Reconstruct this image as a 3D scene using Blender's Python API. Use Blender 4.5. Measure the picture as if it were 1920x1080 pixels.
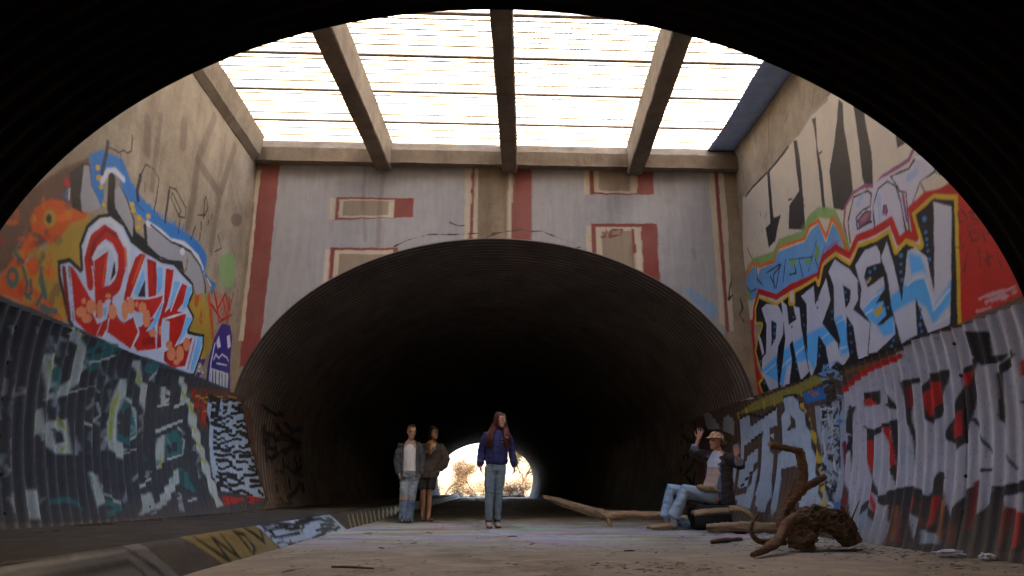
import bpy, bmesh, math, random
import numpy as np
from mathutils import Vector, Matrix, noise as mnoise

for o in list(bpy.data.objects): bpy.data.objects.remove(o)
sc = bpy.context.scene
COL = sc.collection
R = math.radians

# ------------------------------------------------------------------ camera
EYE = 0.52
cam = bpy.data.cameras.new('camera'); cam_o = bpy.data.objects.new('camera', cam); COL.objects.link(cam_o)
cam.sensor_width = 36.0; cam.lens = 36.0 * 1284.0 / 1920.0
cam.clip_start = 0.05; cam.clip_end = 3000
def camera_axes(f=1284., vx=905., vy=921., roll=.012):
    d = Vector((vx - 960, 540 - vy, f)).normalized()            # tunnel axis seen by the camera
    x = Vector((math.sin(roll), math.cos(roll), 0)).cross(d).normalized()
    if x.x < 0: x = -x
    z = x.cross(d)
    if z.y < 0: z = -z
    return x, d, z
ax, ay, az = camera_axes()
cam_o.matrix_world = Matrix(((ax.x, ax.y, -ax.z, 0), (ay.x, ay.y, -ay.z, 0), (az.x, az.y, -az.z, EYE), (0, 0, 0, 1)))
sc.camera = cam_o

# ------------------------------------------------------------------ sky, sun, exposure
SUN_TO = Vector((.30, -.74, .55)).normalized()
w = bpy.data.worlds.new('World'); sc.world = w; w.use_nodes = True
wn = w.node_tree; wn.nodes.clear()
sky = wn.nodes.new('ShaderNodeTexSky'); sky.sky_type = 'NISHITA'; sky.sun_disc = False
sky.sun_elevation = math.asin(SUN_TO.z); sky.sun_rotation = math.atan2(SUN_TO.x, SUN_TO.y)
sky.air_density = 1.0; sky.dust_density = 4.0; sky.ozone_density = 1.0
bg = wn.nodes.new('ShaderNodeBackground'); bg.inputs['Strength'].default_value = 0.15
wo = wn.nodes.new('ShaderNodeOutputWorld')
wn.links.new(sky.outputs[0], bg.inputs[0]); wn.links.new(bg.outputs[0], wo.inputs[0])
sl = bpy.data.lights.new('sun', 'SUN'); sl.energy = 5.0; sl.angle = R(.53); sl.color = (1, .88, .70)
so = bpy.data.objects.new('sun', sl); COL.objects.link(so)
so.rotation_euler = SUN_TO.to_track_quat('Z', 'Y').to_euler(); so.location = SUN_TO * 60
vs = sc.view_settings
vs.view_transform = 'Standard'; vs.look = 'None'; vs.gamma = 1; vs.use_curve_mapping = False
vs.exposure = 3.75
sc.cycles.max_bounces = 8; sc.cycles.diffuse_bounces = 6; sc.cycles.glossy_bounces = 3
sc.cycles.use_denoising = True; sc.cycles.use_adaptive_sampling = True; sc.cycles.adaptive_threshold = .03
sc.cycles.sample_clamp_indirect = 8

# ------------------------------------------------------------------ small helpers
def tag(o, label=None, cat=None, group=None, kind=None):
    if label: o['label'] = label
    if cat: o['category'] = cat
    if group: o['group'] = group
    if kind: o['kind'] = kind
    return o
def link(name, me, mat=None, parent=None, smooth=False, loc=None):
    o = bpy.data.objects.new(name, me); COL.objects.link(o)
    if mat is not None and not me.materials: me.materials.append(mat)
    if smooth: me.polygons.foreach_set('use_smooth', [True] * len(me.polygons))
    if parent: o.parent = parent
    if loc is not None: o.location = loc
    return o
def empty(name, loc=(0, 0, 0)):
    o = bpy.data.objects.new(name, None); COL.objects.link(o); o.location = loc; o.empty_display_size = .1
    return o
def mesh_bm(name, bm):
    me = bpy.data.meshes.new(name); bmesh.ops.recalc_face_normals(bm, faces=bm.faces[:]); bm.to_mesh(me); bm.free(); return me
def box(bm, lo, hi, bevel=0):
    r = bmesh.ops.create_cube(bm, size=1)
    for v in r['verts']:
        v.co = Vector([lo[i] + (v.co[i] + .5) * (hi[i] - lo[i]) for i in range(3)])
    if bevel:
        es = {e for v in r['verts'] for e in v.link_edges}
        bmesh.ops.bevel(bm, geom=list(es), offset=bevel, segments=1, affect='EDGES')
    return r['verts']
def grid_mesh(name, P, flip=False, colors=None):
    """P: (n,m,3) array of points -> one quad sheet; colors (n,m,4) become the Paint attribute"""
    n, m = P.shape[:2]
    i = np.arange(n * m).reshape(n, m)
    q = np.stack([i[:-1, :-1], i[1:, :-1], i[1:, 1:], i[:-1, 1:]], -1).reshape(-1, 4)
    if flip: q = q[:, ::-1]
    me = bpy.data.meshes.new(name)
    me.vertices.add(n * m); me.vertices.foreach_set('co', P.reshape(-1).astype(np.float32))
    me.loops.add(q.size); me.loops.foreach_set('vertex_index', q.reshape(-1).astype(np.int32))
    me.polygons.add(len(q)); me.polygons.foreach_set('loop_start', np.arange(0, q.size, 4, dtype=np.int32))
    me.update(calc_edges=True)
    me.polygons.foreach_set('use_smooth', [True] * len(q))
    if colors is None: colors = np.zeros((n, m, 4), np.float32)       # bare, no spray paint
    if True:
        a = me.attributes.new('Paint', 'FLOAT_COLOR', 'POINT'); a.data.foreach_set('color', colors.reshape(-1).astype(np.float32))
    return me
def tint(me, rgb):
    """per-vertex colour of the cloth, skin or paint itself"""
    c = np.ones((len(me.vertices), 4), np.float32); c[:, :3] = rgb
    a = me.attributes.new('Paint', 'FLOAT_COLOR', 'POINT'); a.data.foreach_set('color', c.reshape(-1))
def coords(me):
    a = np.empty(len(me.vertices) * 3, np.float32); me.vertices.foreach_get('co', a); return a.reshape(-1, 3).astype(float)
def set_coords(me, a): me.vertices.foreach_set('co', a.reshape(-1).astype(np.float32)); me.update()
def wave_noise(p, f, seed=0, octs=3):
    """cheap smooth noise for numpy points"""
    g = np.random.default_rng(seed); out = np.zeros(p.shape[:-1]); amp = 1.
    for k in range(octs):
        for _ in range(3):
            d = g.normal(size=p.shape[-1]) * f * (1.9 ** k); out += amp * np.sin(p @ d + g.uniform(0, 6.28)); 
        amp *= .55
    return out / 3.5

# ------------------------------------------------------------------ node material helpers
class Mat:
    def __init__(s, name, rough=.8, metallic=0., spec=.3):
        s.m = bpy.data.materials.new(name); s.m.use_nodes = True; s.t = s.m.node_tree
        s.b = s.t.nodes['Principled BSDF']; s.b.inputs['Roughness'].default_value = rough
        s.b.inputs['Metallic'].default_value = metallic; s.b.inputs['Specular IOR Level'].default_value = spec
        tc = s.t.nodes.new('ShaderNodeTexCoord'); s.co = tc.outputs['Object']
    def n(s, typ, **kw):
        nd = s.t.nodes.new('ShaderNode' + typ)
        for k, v in kw.items():
            if hasattr(nd, k) and not k[0].isupper(): setattr(nd, k, v)
        for k, v in kw.items():
            if k[0].isupper() or k[0] == '_':
                key = int(k[1:]) if k[0] == '_' else k.replace('_', ' ')
                s.put(nd.inputs[key], v)
        return nd
    def put(s, sock, v):
        if hasattr(v, 'is_output') or isinstance(v, bpy.types.NodeSocket): s.t.links.new(v, sock)
        else: sock.default_value = v
    def noise(s, scale, detail=5, rough=.6, vec=None, col=False, dist=0):
        nd = s.n('TexNoise', Scale=scale, Detail=detail, Roughness=rough, Distortion=dist, Vector=vec if vec is not None else s.co)
        return nd.outputs['Color' if col else 'Fac']
    def stretch(s, sx, sy, sz):
        return s.n('Mapping', Vector=s.co, Scale=(sx, sy, sz)).outputs[0]
    def ramp(s, fac, stops):
        nd = s.n('ValToRGB', Fac=fac); cr = nd.color_ramp
        while len(cr.elements) < len(stops): cr.elements.new(.5)
        for e, (p, c) in zip(cr.elements, stops):
            e.position = p; e.color = (*c, 1) if hasattr(c, '__len__') else (c, c, c, 1)
        return nd.outputs[0]
    def mix(s, fac, a, b, mode='MIX'):
        nd = s.t.nodes.new('ShaderNodeMix'); nd.data_type = 'RGBA'; nd.blend_type = mode
        f = lambda v: (*v, 1) if isinstance(v, tuple) and len(v) == 3 else v
        s.put(nd.inputs[0], fac); s.put(nd.inputs[6], f(a)); s.put(nd.inputs[7], f(b)); return nd.outputs[2]
    def math(s, op, a, b=0., clamp=False):
        nd = s.n('Math', operation=op, use_clamp=clamp, _0=a, _1=b); return nd.outputs[0]
    def color(s, c): s.put(s.b.inputs['Base Color'], (*c, 1) if isinstance(c, tuple) and len(c) == 3 else c); return s
    def rough(s, v): s.put(s.b.inputs['Roughness'], v); return s
    def bump(s, h, strength=.3, dist=.01):
        nd = s.n('Bump', Strength=strength, Distance=dist, Height=h); s.t.links.new(nd.outputs[0], s.b.inputs['Normal']); return s
    def paint(s):
        nd = s.n('Attribute', attribute_name='Paint'); return nd.outputs['Color'], nd.outputs['Alpha']

def concrete_nodes(M, c1, c2, stain=(.12, .08, .05), amount=.5):
    n1 = M.noise(1.1, 8, .65); n2 = M.noise(22, 6, .7)
    base = M.ramp(n1, [(.3, c1), (.7, c2)])
    base = M.mix(M.ramp(M.noise(3.2, 7, .7), [(.45, 0.), (.7, .55)]), base, tuple(v * k for v, k in zip(c1, (.62, .52, .45))))
    base = M.mix(M.ramp(n2, [(.35, .0), (.75, .35)]), base, tuple(v * .55 for v in c1))
    drip = M.noise(1.0, 5, .6, M.stretch(3.2, 3.2, .35))
    base = M.mix(M.math('MULTIPLY', M.ramp(drip, [(.5, 0.), (.78, 1.)]), amount), base, stain)
    return base, n1, n2
def painted_concrete(name, c1, c2, rough=.85, wear=.22, amount=.45, spec=.3, rough0=.92, fade=.05):
    M = Mat(name, rough, 0, spec); base, n1, n2 = concrete_nodes(M, c1, c2, amount=amount)
    col, al = M.paint()
    fleck = M.ramp(M.noise(38, 5, .75), [(.60, 0.), (.72, wear)])
    a = M.math('SUBTRACT', al, M.math('MULTIPLY', fleck, al), True)
    col = M.mix(M.ramp(M.noise(5, 6, .7), [(.35, .0), (.8, .4)]), col, M.mix(.55, col, M.mix(1., col, (.35, .3, .25), 'MULTIPLY')))
    roll = M.noise(2.2, 6, .7, M.stretch(5, 5, .5)); col = M.mix(M.ramp(roll, [(.35, .0), (.8, fade)]), col, M.mix(1., col, (.52, .45, .37), 'MULTIPLY'))
    big = M.noise(.8, 5, .6); col = M.mix(M.ramp(big, [(.4, 0.), (.75, fade)]), col, M.mix(.5, col, (.36, .31, .24)))
    M.color(M.mix(a, base, col)); M.rough(M.math('SUBTRACT', rough0, M.math('MULTIPLY', al, .1 if rough0 < .6 else .3)))
    M.bump(M.math('ADD', M.noise(9, 6, .6), M.math('MULTIPLY', n2, .6)), .35, .012)
    return M.m
def plain_concrete(name, c1, c2, amount=.4, stain=(.12, .08, .05)):
    M = Mat(name, .9); base, n1, n2 = concrete_nodes(M, c1, c2, stain, amount); M.color(base)
    M.bump(M.math('ADD', M.noise(9, 6, .6), M.math('MULTIPLY', n2, .6)), .4, .012); return M.m
def steel_plate(name, k=1.):
    M = Mat(name, .6, .0, .4)
    n1 = M.noise(1.6, 8, .7); n2 = M.noise(14, 6, .7)
    base = M.ramp(n1, [(p, tuple(v * k for v in c)) for p, c in ((.3, (.065, .046, .035)), (.55, (.105, .08, .064)), (.75, (.15, .085, .048)))])
    base = M.mix(M.ramp(n2, [(.55, 0.), (.8, .7)]), base, tuple(v * k for v in (.17, .145, .12)))
    yph = M.math('MULTIPLY', M.n('SeparateXYZ', Vector=M.co).outputs[1], 2 * math.pi / .1525)
    ridge = M.math('MULTIPLY', M.ramp(M.math('MULTIPLY', M.math('ADD', M.math('SINE', yph), 1.), .5), [(.0, 1.), (.35, 0.)]), M.ramp(M.noise(1.3, 6, .7), [(.4, 0.), (.65, .75)]))
    base = M.mix(ridge, base, tuple(v * k for v in (.34, .29, .23)))
    col, al = M.paint()
    fleck = M.ramp(M.noise(30, 5, .75, M.stretch(1, 1, .45)), [(.57, 0.), (.72, .75)])
    a = M.math('SUBTRACT', al, M.math('MULTIPLY', fleck, al), True)
    col = M.mix(M.ramp(M.noise(6, 6, .7), [(.35, .0), (.8, .5)]), col, M.mix(.7, col, M.mix(1., col, (.35, .28, .22), 'MULTIPLY')))
    dirt = M.math('MULTIPLY', M.ramp(M.n('SeparateXYZ', Vector=M.co).outputs[2], [(.0, 1.), (.55, 0.)]), M.ramp(n1, [(.35, .2), (.7, .9)]))
    out = M.mix(a, base, col); out = M.mix(dirt, out, (.13, .1, .07))
    M.color(out); M.rough(M.ramp(n2, [(.3, .5), (.8, .8)])); M.bump(M.noise(30, 5, .6), .25, .006)
    return M.m
def simple(name, c1, c2=None, scale=20, rough=.8, bump=.0, metallic=0., spec=.3, stretch=None, bdist=.01):
    M = Mat(name, rough, metallic, spec)
    v = M.stretch(*stretch) if stretch else None
    c2 = c2 or tuple(x * .7 for x in c1)
    n = M.noise(scale, 6, .65, v); M.color(M.ramp(n, [(.3, c2), (.7, c1)]))
    if bump: M.bump(n, bump, bdist)
    return M.m
def tinted(name, rough=.85, scale=60, bump=.2, var=.25, spec=.25, sss=0.):
    """material of cloth or skin whose colour is stored on the mesh"""
    M = Mat(name, rough, 0, spec); col, al = M.paint()
    n = M.noise(scale, 5, .65); n2 = M.noise(scale * .15, 4, .6)
    M.color(M.mix(M.ramp(n2, [(.3, 0.), (.75, var)]), M.mix(M.ramp(n, [(.3, 0.), (.8, var)]), col, M.mix(.6, col, (.03, .025, .02))), M.mix(.35, col, (.3, .27, .25))))
    if bump: M.bump(n, bump, .004)
    if sss:
        M.b.inputs['Subsurface Weight'].default_value = sss; M.b.inputs['Subsurface Radius'].default_value = (.01, .004, .002)
    return M.m

# ------------------------------------------------------------------ spray paint on the walls, painted glints on the kerb (millimetre outlines on each surface)
PAL = dict(k=(.012, .011, .013), w=(.6, .6, .62), st=(.13, .075, .05), ye=(.42, .27, .035), yb=(.62, .40, .02), **{'or': (.60, .10, .012)}, dk=(.035, .028, .022),
    te=(.075, .13, .11), vi=(.25, .18, .3), re=(.50, .012, .006), bl=(.03, .19, .52), wh=(.62, .64, .68), br=(.14, .08, .06), gr=(.34, .34, .36),
    gn=(.2, .42, .12), pu=(.055, .03, .22), wb=(.48, .56, .72), rd=(.20, .006, .006), ro=(.68, .10, .015), lb=(.18, .48, .84), pe=(.72, .26, .12),
    dk2=(.036, .044, .058), lg=(.42, .50, .50), te2=(.025, .15, .16), yg=(.34, .42, .06), rb=(.12, .048, .026), ice=(.36, .48, .62),
    cr=(.60, .52, .40), bk=(.028, .022, .020), mg=(.28, .075, .2), wv=(.55, .52, .60), lb2=(.20, .42, .72), pk=(.55, .30, .34), gn2=(.20, .36, .08),
    bt=(.13, .33, .60), og=(.72, .15, .012), pu2=(.30, .12, .34), wv2=(.54, .54, .62), lb3=(.10, .44, .86), bd=(.035, .2, .5), rb2=(.085, .045, .028),
    ygr=(.34, .30, .05), si=(.42, .50, .60), ice2=(.38, .46, .55), sv=(.47, .47, .53), og2=(.42, .13, .02), la=(.395, .405, .43), ma=(.27, .055, .05),
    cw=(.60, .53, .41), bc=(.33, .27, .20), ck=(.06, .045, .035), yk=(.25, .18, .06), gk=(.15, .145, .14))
class Canvas:
    def __init__(s, a0, a1, b0, b1, res, seed, wob=.006):
        s.a0, s.b0, s.res = a0, b0, res
        s.A = np.arange(a0, a1, res); s.B = np.arange(b0, b1, res)
        s.ga, s.gb = np.meshgrid(s.A, s.B, indexing='ij')
        s.c = np.zeros((len(s.A), len(s.B), 3), np.float32); s.al = np.zeros((len(s.A), len(s.B)), np.float32); s.mk = np.zeros_like(s.al)
        p = np.stack([s.ga, s.gb], -1)
        s.wob = (wave_noise(p, 9, seed, 3) * wob + np.random.default_rng(seed).normal(0, .0016, s.al.shape)).astype(np.float32)
    def draw(s, ops):
        for kind, colr, a, soft, w, m, flat in ops:
            pts = np.array(flat, float).reshape(-1, 2) / 1000.; soft = max(soft / 1000., .006); w = w / 1000.
            pad = soft + .03 + (w if kind == 'S' else 0)
            lo = pts.min(0) - pad; hi = pts.max(0) + pad
            i0 = max(0, int((lo[0] - s.a0) / s.res)); i1 = min(len(s.A), int((hi[0] - s.a0) / s.res) + 2)
            j0 = max(0, int((lo[1] - s.b0) / s.res)); j1 = min(len(s.B), int((hi[1] - s.b0) / s.res) + 2)
            if i1 <= i0 or j1 <= j0: continue
            x = s.ga[i0:i1, j0:j1]; y = s.gb[i0:i1, j0:j1]
            d2 = np.full(x.shape, 1e9); ins = np.zeros(x.shape, bool)
            n = len(pts); rng_ = range(n if kind == 'P' else n - 1)
            for k in rng_:
                p, q = pts[k], pts[(k + 1) % n]; e = q - p; L = e @ e + 1e-12
                t = np.clip(((x - p[0]) * e[0] + (y - p[1]) * e[1]) / L, 0, 1)
                d2 = np.minimum(d2, (x - p[0] - t * e[0]) ** 2 + (y - p[1] - t * e[1]) ** 2)
                if kind == 'P':
                    cnd = (p[1] > y) != (q[1] > y)
                    with np.errstate(divide='ignore', invalid='ignore'):
                        xi = p[0] + (y - p[1]) * e[0] / (e[1] if abs(e[1]) > 1e-12 else 1e-12)
                    ins ^= cnd & (x < xi)
            d = np.sqrt(d2)
            sd = np.where(ins, -d, d) + w if kind == 'P' else d - w / 2
            sd = sd + s.wob[i0:i1, j0:j1]
            cov = np.clip(.5 - sd / soft, 0, 1); cov = cov * cov * (3 - 2 * cov) * a
            if m == 1: s.mk[i0:i1, j0:j1] = np.maximum(s.mk[i0:i1, j0:j1], cov)
            if m == 2: cov = cov * s.mk[i0:i1, j0:j1]
            c3 = cov[..., None]; old = s.c[i0:i1, j0:j1]; oa = s.al[i0:i1, j0:j1]
            na = oa + cov * (1 - oa)
            # premultiplied-over, stored un-premultiplied
            s.c[i0:i1, j0:j1] = (np.array(PAL[colr]) * c3 + old * (oa * (1 - cov))[..., None]) / np.maximum(na, 1e-4)[..., None]
            s.al[i0:i1, j0:j1] = na
    def at(s, a, b):
        u = np.clip((a - s.a0) / s.res, 0, len(s.A) - 1.001); v = np.clip((b - s.b0) / s.res, 0, len(s.B) - 1.001)
        i = u.astype(int); j = v.astype(int); fu = (u - i)[..., None]; fv = (v - j)[..., None]
        rgba = np.concatenate([s.c, s.al[..., None]], -1)
        f = lambda ii, jj: rgba[ii, jj]
        return (f(i, j) * (1 - fu) + f(i + 1, j) * fu) * (1 - fv) + (f(i, j + 1) * (1 - fu) + f(i + 1, j + 1) * fu) * fv
PAINT_LEFT=[
('S','st',0.55,70,117,0,[7628,4915,7664,4253,7700,4005]),
('S','st',0.55,70,162,0,[9100,5782,8762,4928,8792,4310,8751,3926]),
('S','st',0.55,70,154,0,[8769,4906,9630,4788,9594,4287,9601,3869]),
('S','st',0.55,70,170,0,[9964,5750,9666,4887]),
('S','st',0.55,70,169,0,[7345,4704,7455,4367]),
('S','st',0.55,70,200,0,[8235,5173,8273,4897]),
('P','st',0.6,40,0,0,[10640,4794,10630,4738,10573,4674,10481,4615,10373,4572,10271,4554,10195,4563,10158,4597,10166,4650,10219,4711,10307,4770,10414,4815,10519,4836,10600,4829]),
('P','rb',0.85,60,0,0,[5315,2584,5539,2917,6099,3485,6410,3744,6560,3198,5818,2486,5457,2133]),
('P','ye',1,40,0,0,[6594,3242,6257,2989,5987,2545,5744,2268,5593,2105,5799,2094,6527,2073,6625,2544,6625,2994]),
('P','or',1,35,0,0,[5790,2927,6002,3124,6551,3224,6533,3130,6304,2981,6250,2877,6100,2688,5929,2727,5787,2698,5689,2441,5560,2210,5603,2074,5803,2083,6139,2065,6507,2068,6374,2151,5881,2286,5788,2354,5890,2611,5752,2809]),
('P','or',0.604237,40,0,0,[5946,2971,5948,2953,5943,2936,5933,2924,5919,2918,5904,2920,5892,2929,5883,2944,5881,2962,5886,2979,5896,2991,5910,2997,5924,2995,5937,2986]),
('P','br',0.822116,40,0,0,[5754,2695,5754,2665,5738,2635,5709,2611,5673,2597,5637,2597,5609,2609,5593,2632,5592,2661,5608,2690,5636,2715,5671,2729,5708,2730,5737,2718]),
('P','og',0.677798,40,0,0,[5926,2685,5922,2673,5906,2658,5879,2644,5849,2633,5821,2627,5800,2627,5791,2634,5794,2645,5811,2659,5836,2674,5866,2685,5895,2691,5917,2691]),
('P','or',0.835044,40,0,0,[5901,2177,5905,2154,5902,2134,5893,2121,5880,2117,5864,2124,5851,2139,5841,2160,5837,2183,5840,2203,5848,2216,5862,2220,5877,2214,5891,2198]),
('P','or',0.753748,40,0,0,[5908,2159,5903,2149,5883,2137,5853,2124,5819,2114,5787,2109,5764,2110,5754,2116,5759,2126,5778,2138,5808,2150,5842,2160,5874,2166,5898,2165]),
('P','re',0.562471,40,0,0,[5516,2518,5515,2505,5505,2491,5488,2479,5468,2471,5448,2469,5432,2474,5424,2483,5425,2496,5435,2510,5452,2522,5472,2530,5492,2532,5508,2528]),
('P','ye',0.624272,40,0,0,[6311,3081,6314,3055,6309,3030,6296,3012,6277,3005,6257,3009,6239,3024,6227,3046,6224,3073,6229,3097,6242,3115,6260,3123,6281,3119,6299,3104]),
('P','br',0.653534,40,0,0,[6281,3186,6284,3156,6276,3128,6258,3107,6235,3097,6209,3099,6188,3115,6174,3139,6171,3168,6179,3196,6196,3218,6220,3228,6245,3226,6267,3210]),
('P','og',0.442913,40,0,0,[5914,3025,5920,2995,5920,2969,5912,2951,5900,2946,5884,2954,5869,2973,5857,3000,5851,3030,5852,3056,5859,3073,5872,3079,5887,3071,5902,3052]),
('P','ye',0.631912,40,0,0,[5854,2338,5854,2313,5841,2290,5818,2272,5789,2263,5760,2264,5737,2276,5724,2296,5723,2320,5735,2343,5758,2361,5787,2370,5816,2369,5840,2358]),
('P','br',0.717693,40,0,0,[5765,2435,5769,2412,5766,2392,5756,2377,5742,2373,5726,2378,5712,2393,5702,2414,5698,2437,5701,2457,5711,2471,5725,2476,5740,2471,5755,2456]),
('P','og',0.798967,40,0,0,[5993,2308,5994,2291,5987,2274,5974,2262,5956,2257,5939,2260,5924,2269,5915,2284,5914,2301,5920,2318,5933,2330,5951,2335,5969,2333,5984,2323]),
('P','or',0.895838,40,0,0,[5992,2418,5994,2388,5983,2359,5961,2339,5932,2330,5902,2334,5878,2350,5863,2376,5860,2406,5871,2434,5892,2455,5921,2465,5951,2461,5976,2444]),
('P','or',0.823812,40,0,0,[6405,2420,6409,2394,6403,2371,6390,2355,6371,2349,6351,2355,6333,2371,6321,2395,6317,2421,6323,2444,6336,2460,6354,2466,6375,2460,6393,2444]),
('P','re',0.558639,40,0,0,[5946,2612,5950,2582,5941,2553,5922,2532,5897,2524,5871,2528,5848,2546,5834,2572,5830,2602,5839,2630,5857,2651,5882,2660,5909,2656,5932,2639]),
('P','br',0.563675,40,0,0,[6026,2537,6026,2506,6009,2475,5978,2451,5940,2439,5903,2440,5872,2454,5856,2479,5855,2509,5871,2539,5901,2563,5938,2577,5977,2576,6008,2562]),
('P','og',0.602549,40,0,0,[6548,3375,6543,3358,6519,3336,6482,3313,6439,3294,6400,3283,6371,3281,6358,3290,6363,3306,6386,3328,6422,3350,6464,3369,6504,3381,6535,3383]),
('P','or',0.663553,40,0,0,[5733,2155,5729,2143,5712,2129,5685,2116,5653,2107,5624,2103,5603,2106,5593,2114,5596,2126,5613,2140,5639,2153,5670,2162,5700,2166,5723,2163]),
('P','or',0.832188,40,0,0,[5775,2629,5772,2617,5758,2603,5736,2590,5711,2581,5687,2576,5668,2578,5660,2586,5662,2598,5676,2612,5697,2625,5722,2634,5747,2639,5766,2637]),
('P','re',0.49758,40,0,0,[5751,2678,5750,2669,5744,2660,5733,2652,5721,2647,5708,2646,5698,2649,5693,2655,5693,2664,5699,2673,5710,2681,5722,2686,5735,2687,5745,2684]),
('P','ye',0.62738,40,0,0,[6046,2157,6044,2136,6025,2115,5995,2098,5958,2089,5923,2088,5897,2096,5883,2112,5885,2132,5903,2152,5933,2169,5969,2180,6004,2181,6032,2173]),
('P','br',0.599494,40,0,0,[6367,2340,6370,2312,6361,2287,6343,2269,6319,2262,6294,2268,6273,2284,6259,2309,6256,2336,6264,2362,6282,2380,6306,2387,6331,2382,6353,2365]),
('P','og',0.748657,40,0,0,[6241,2467,6242,2441,6230,2416,6208,2398,6180,2389,6152,2392,6129,2405,6115,2426,6114,2452,6125,2476,6147,2495,6175,2504,6203,2502,6227,2488]),
('P','ye',0.583202,40,0,0,[5791,2495,5788,2477,5770,2458,5742,2441,5708,2429,5676,2425,5651,2430,5639,2442,5642,2459,5659,2478,5687,2495,5721,2508,5753,2512,5779,2508]),
('P','br',0.58785,40,0,0,[6031,2474,6032,2443,6018,2413,5991,2391,5957,2380,5923,2383,5895,2398,5879,2424,5877,2454,5891,2483,5917,2506,5951,2518,5985,2516,6014,2500]),
('P','og',0.835507,40,0,0,[6244,3018,6240,3000,6219,2979,6186,2959,6148,2944,6112,2936,6085,2937,6072,2947,6076,2964,6096,2984,6128,3004,6166,3020,6203,3029,6231,3028]),
('P','or',0.647151,40,0,0,[6133,2448,6131,2431,6118,2413,6094,2399,6066,2390,6039,2388,6018,2395,6007,2408,6009,2424,6022,2442,6045,2457,6073,2466,6100,2467,6122,2461]),
('P','re',0.678442,40,0,0,[6086,2766,6080,2755,6059,2739,6028,2723,5991,2709,5958,2701,5934,2699,5923,2704,5928,2716,5948,2731,5979,2747,6016,2761,6050,2770,6075,2772]),
('P','ye',0.681519,40,0,0,[6080,2601,6079,2578,6063,2555,6035,2536,6002,2525,5970,2523,5945,2532,5932,2548,5933,2570,5948,2593,5975,2612,6008,2624,6040,2626,6066,2618]),
('P','br',0.736193,40,0,0,[6057,2570,6059,2548,6052,2527,6037,2512,6017,2506,5997,2509,5980,2521,5969,2539,5967,2560,5974,2581,5989,2596,6008,2603,6029,2600,6046,2588]),
('P','or',0.530719,40,0,0,[6503,2247,6504,2227,6494,2207,6475,2193,6452,2187,6428,2190,6409,2201,6398,2218,6397,2238,6407,2257,6425,2271,6448,2277,6472,2275,6492,2264]),
('P','re',0.524691,40,0,0,[5874,2193,5878,2169,5873,2149,5862,2135,5846,2130,5829,2136,5813,2151,5803,2172,5799,2195,5803,2215,5815,2229,5830,2234,5848,2228,5864,2214]),
('P','br',0.537174,40,0,0,[6253,2795,6252,2774,6238,2752,6214,2734,6184,2723,6154,2721,6131,2729,6119,2745,6120,2766,6133,2788,6157,2806,6187,2817,6217,2819,6240,2812]),
('P','og',0.525565,40,0,0,[6167,2198,6171,2173,6165,2150,6152,2135,6133,2130,6113,2136,6095,2152,6084,2175,6080,2200,6086,2222,6099,2238,6117,2243,6137,2237,6155,2221]),
('P','or',0.582567,40,0,0,[5621,2784,5627,2756,5625,2731,5617,2714,5604,2709,5588,2716,5573,2734,5562,2760,5556,2788,5558,2812,5566,2829,5579,2835,5595,2828,5610,2810]),
('P','ye',0.521127,40,0,0,[6014,2573,6014,2542,5996,2512,5964,2487,5925,2474,5887,2474,5856,2488,5839,2511,5839,2541,5856,2571,5887,2595,5926,2609,5965,2610,5997,2597]),
('P','br',0.598035,40,0,0,[6307,2238,6312,2210,6308,2185,6297,2169,6281,2164,6262,2172,6245,2191,6233,2218,6228,2246,6231,2271,6242,2287,6258,2292,6277,2284,6294,2265]),
('P','og',0.452211,40,0,0,[6316,3075,6315,3051,6299,3026,6272,3005,6239,2991,6206,2988,6181,2996,6167,3013,6168,3036,6183,3060,6210,3082,6243,3096,6276,3099,6302,3092]),
('P','or',0.873746,40,0,0,[6481,2424,6480,2404,6466,2385,6441,2369,6412,2360,6383,2360,6360,2369,6348,2384,6349,2403,6363,2422,6387,2438,6416,2447,6445,2448,6469,2439]),
('P','or',0.580714,40,0,0,[6035,2216,6035,2199,6024,2182,6004,2168,5981,2162,5957,2163,5939,2171,5929,2185,5929,2202,5939,2219,5958,2233,5982,2240,6006,2239,6025,2230]),
('P','br',0.859354,40,0,0,[6033,2794,6034,2781,6029,2768,6018,2759,6005,2754,5991,2754,5980,2760,5973,2770,5973,2783,5978,2795,5988,2805,6002,2810,6015,2810,6027,2804]),
('P','og',0.604914,40,0,0,[5628,2724,5623,2711,5604,2694,5574,2677,5541,2664,5509,2656,5486,2656,5476,2662,5480,2675,5498,2691,5527,2708,5561,2721,5593,2730,5617,2730]),
('P','ye',1,25,0,0,[6093,2955,6096,2916,6080,2879,6050,2849,6012,2834,5973,2836,5941,2854,5922,2884,5920,2922,5934,2959,5963,2988,6001,3004,6041,3004,6074,2986]),
('P','dk',1,25,0,0,[6040,2928,6042,2908,6036,2889,6023,2874,6005,2867,5987,2869,5972,2879,5962,2896,5960,2915,5966,2934,5979,2949,5997,2956,6015,2954,6031,2944]),
('P','ye',1,15,0,0,[5839,2843,5842,2825,5840,2809,5833,2798,5823,2794,5811,2798,5800,2809,5793,2824,5790,2842,5792,2858,5799,2869,5809,2874,5820,2870,5831,2859]),
('P','or',1,10,0,0,[5814,2404,5904,2520,5980,2488,6001,2352]),
('S','or',1,10,14,0,[6097,2617,6100,2500,6143,2544,6128,2628,6146,2426]),
('P','te',1,20,0,0,[5786,2277,5791,2237,5779,2200,5754,2174,5720,2164,5684,2172,5654,2195,5635,2230,5631,2269,5642,2306,5667,2332,5700,2343,5736,2336,5767,2313]),
('P','or',1,15,0,0,[5733,2274,5734,2260,5728,2247,5717,2237,5703,2233,5688,2235,5676,2242,5669,2254,5668,2268,5673,2281,5684,2291,5699,2295,5713,2294,5726,2286]),
('S','te',1,15,36,0,[5803,2373,5900,2264,5900,2166,5980,2147]),
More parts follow.
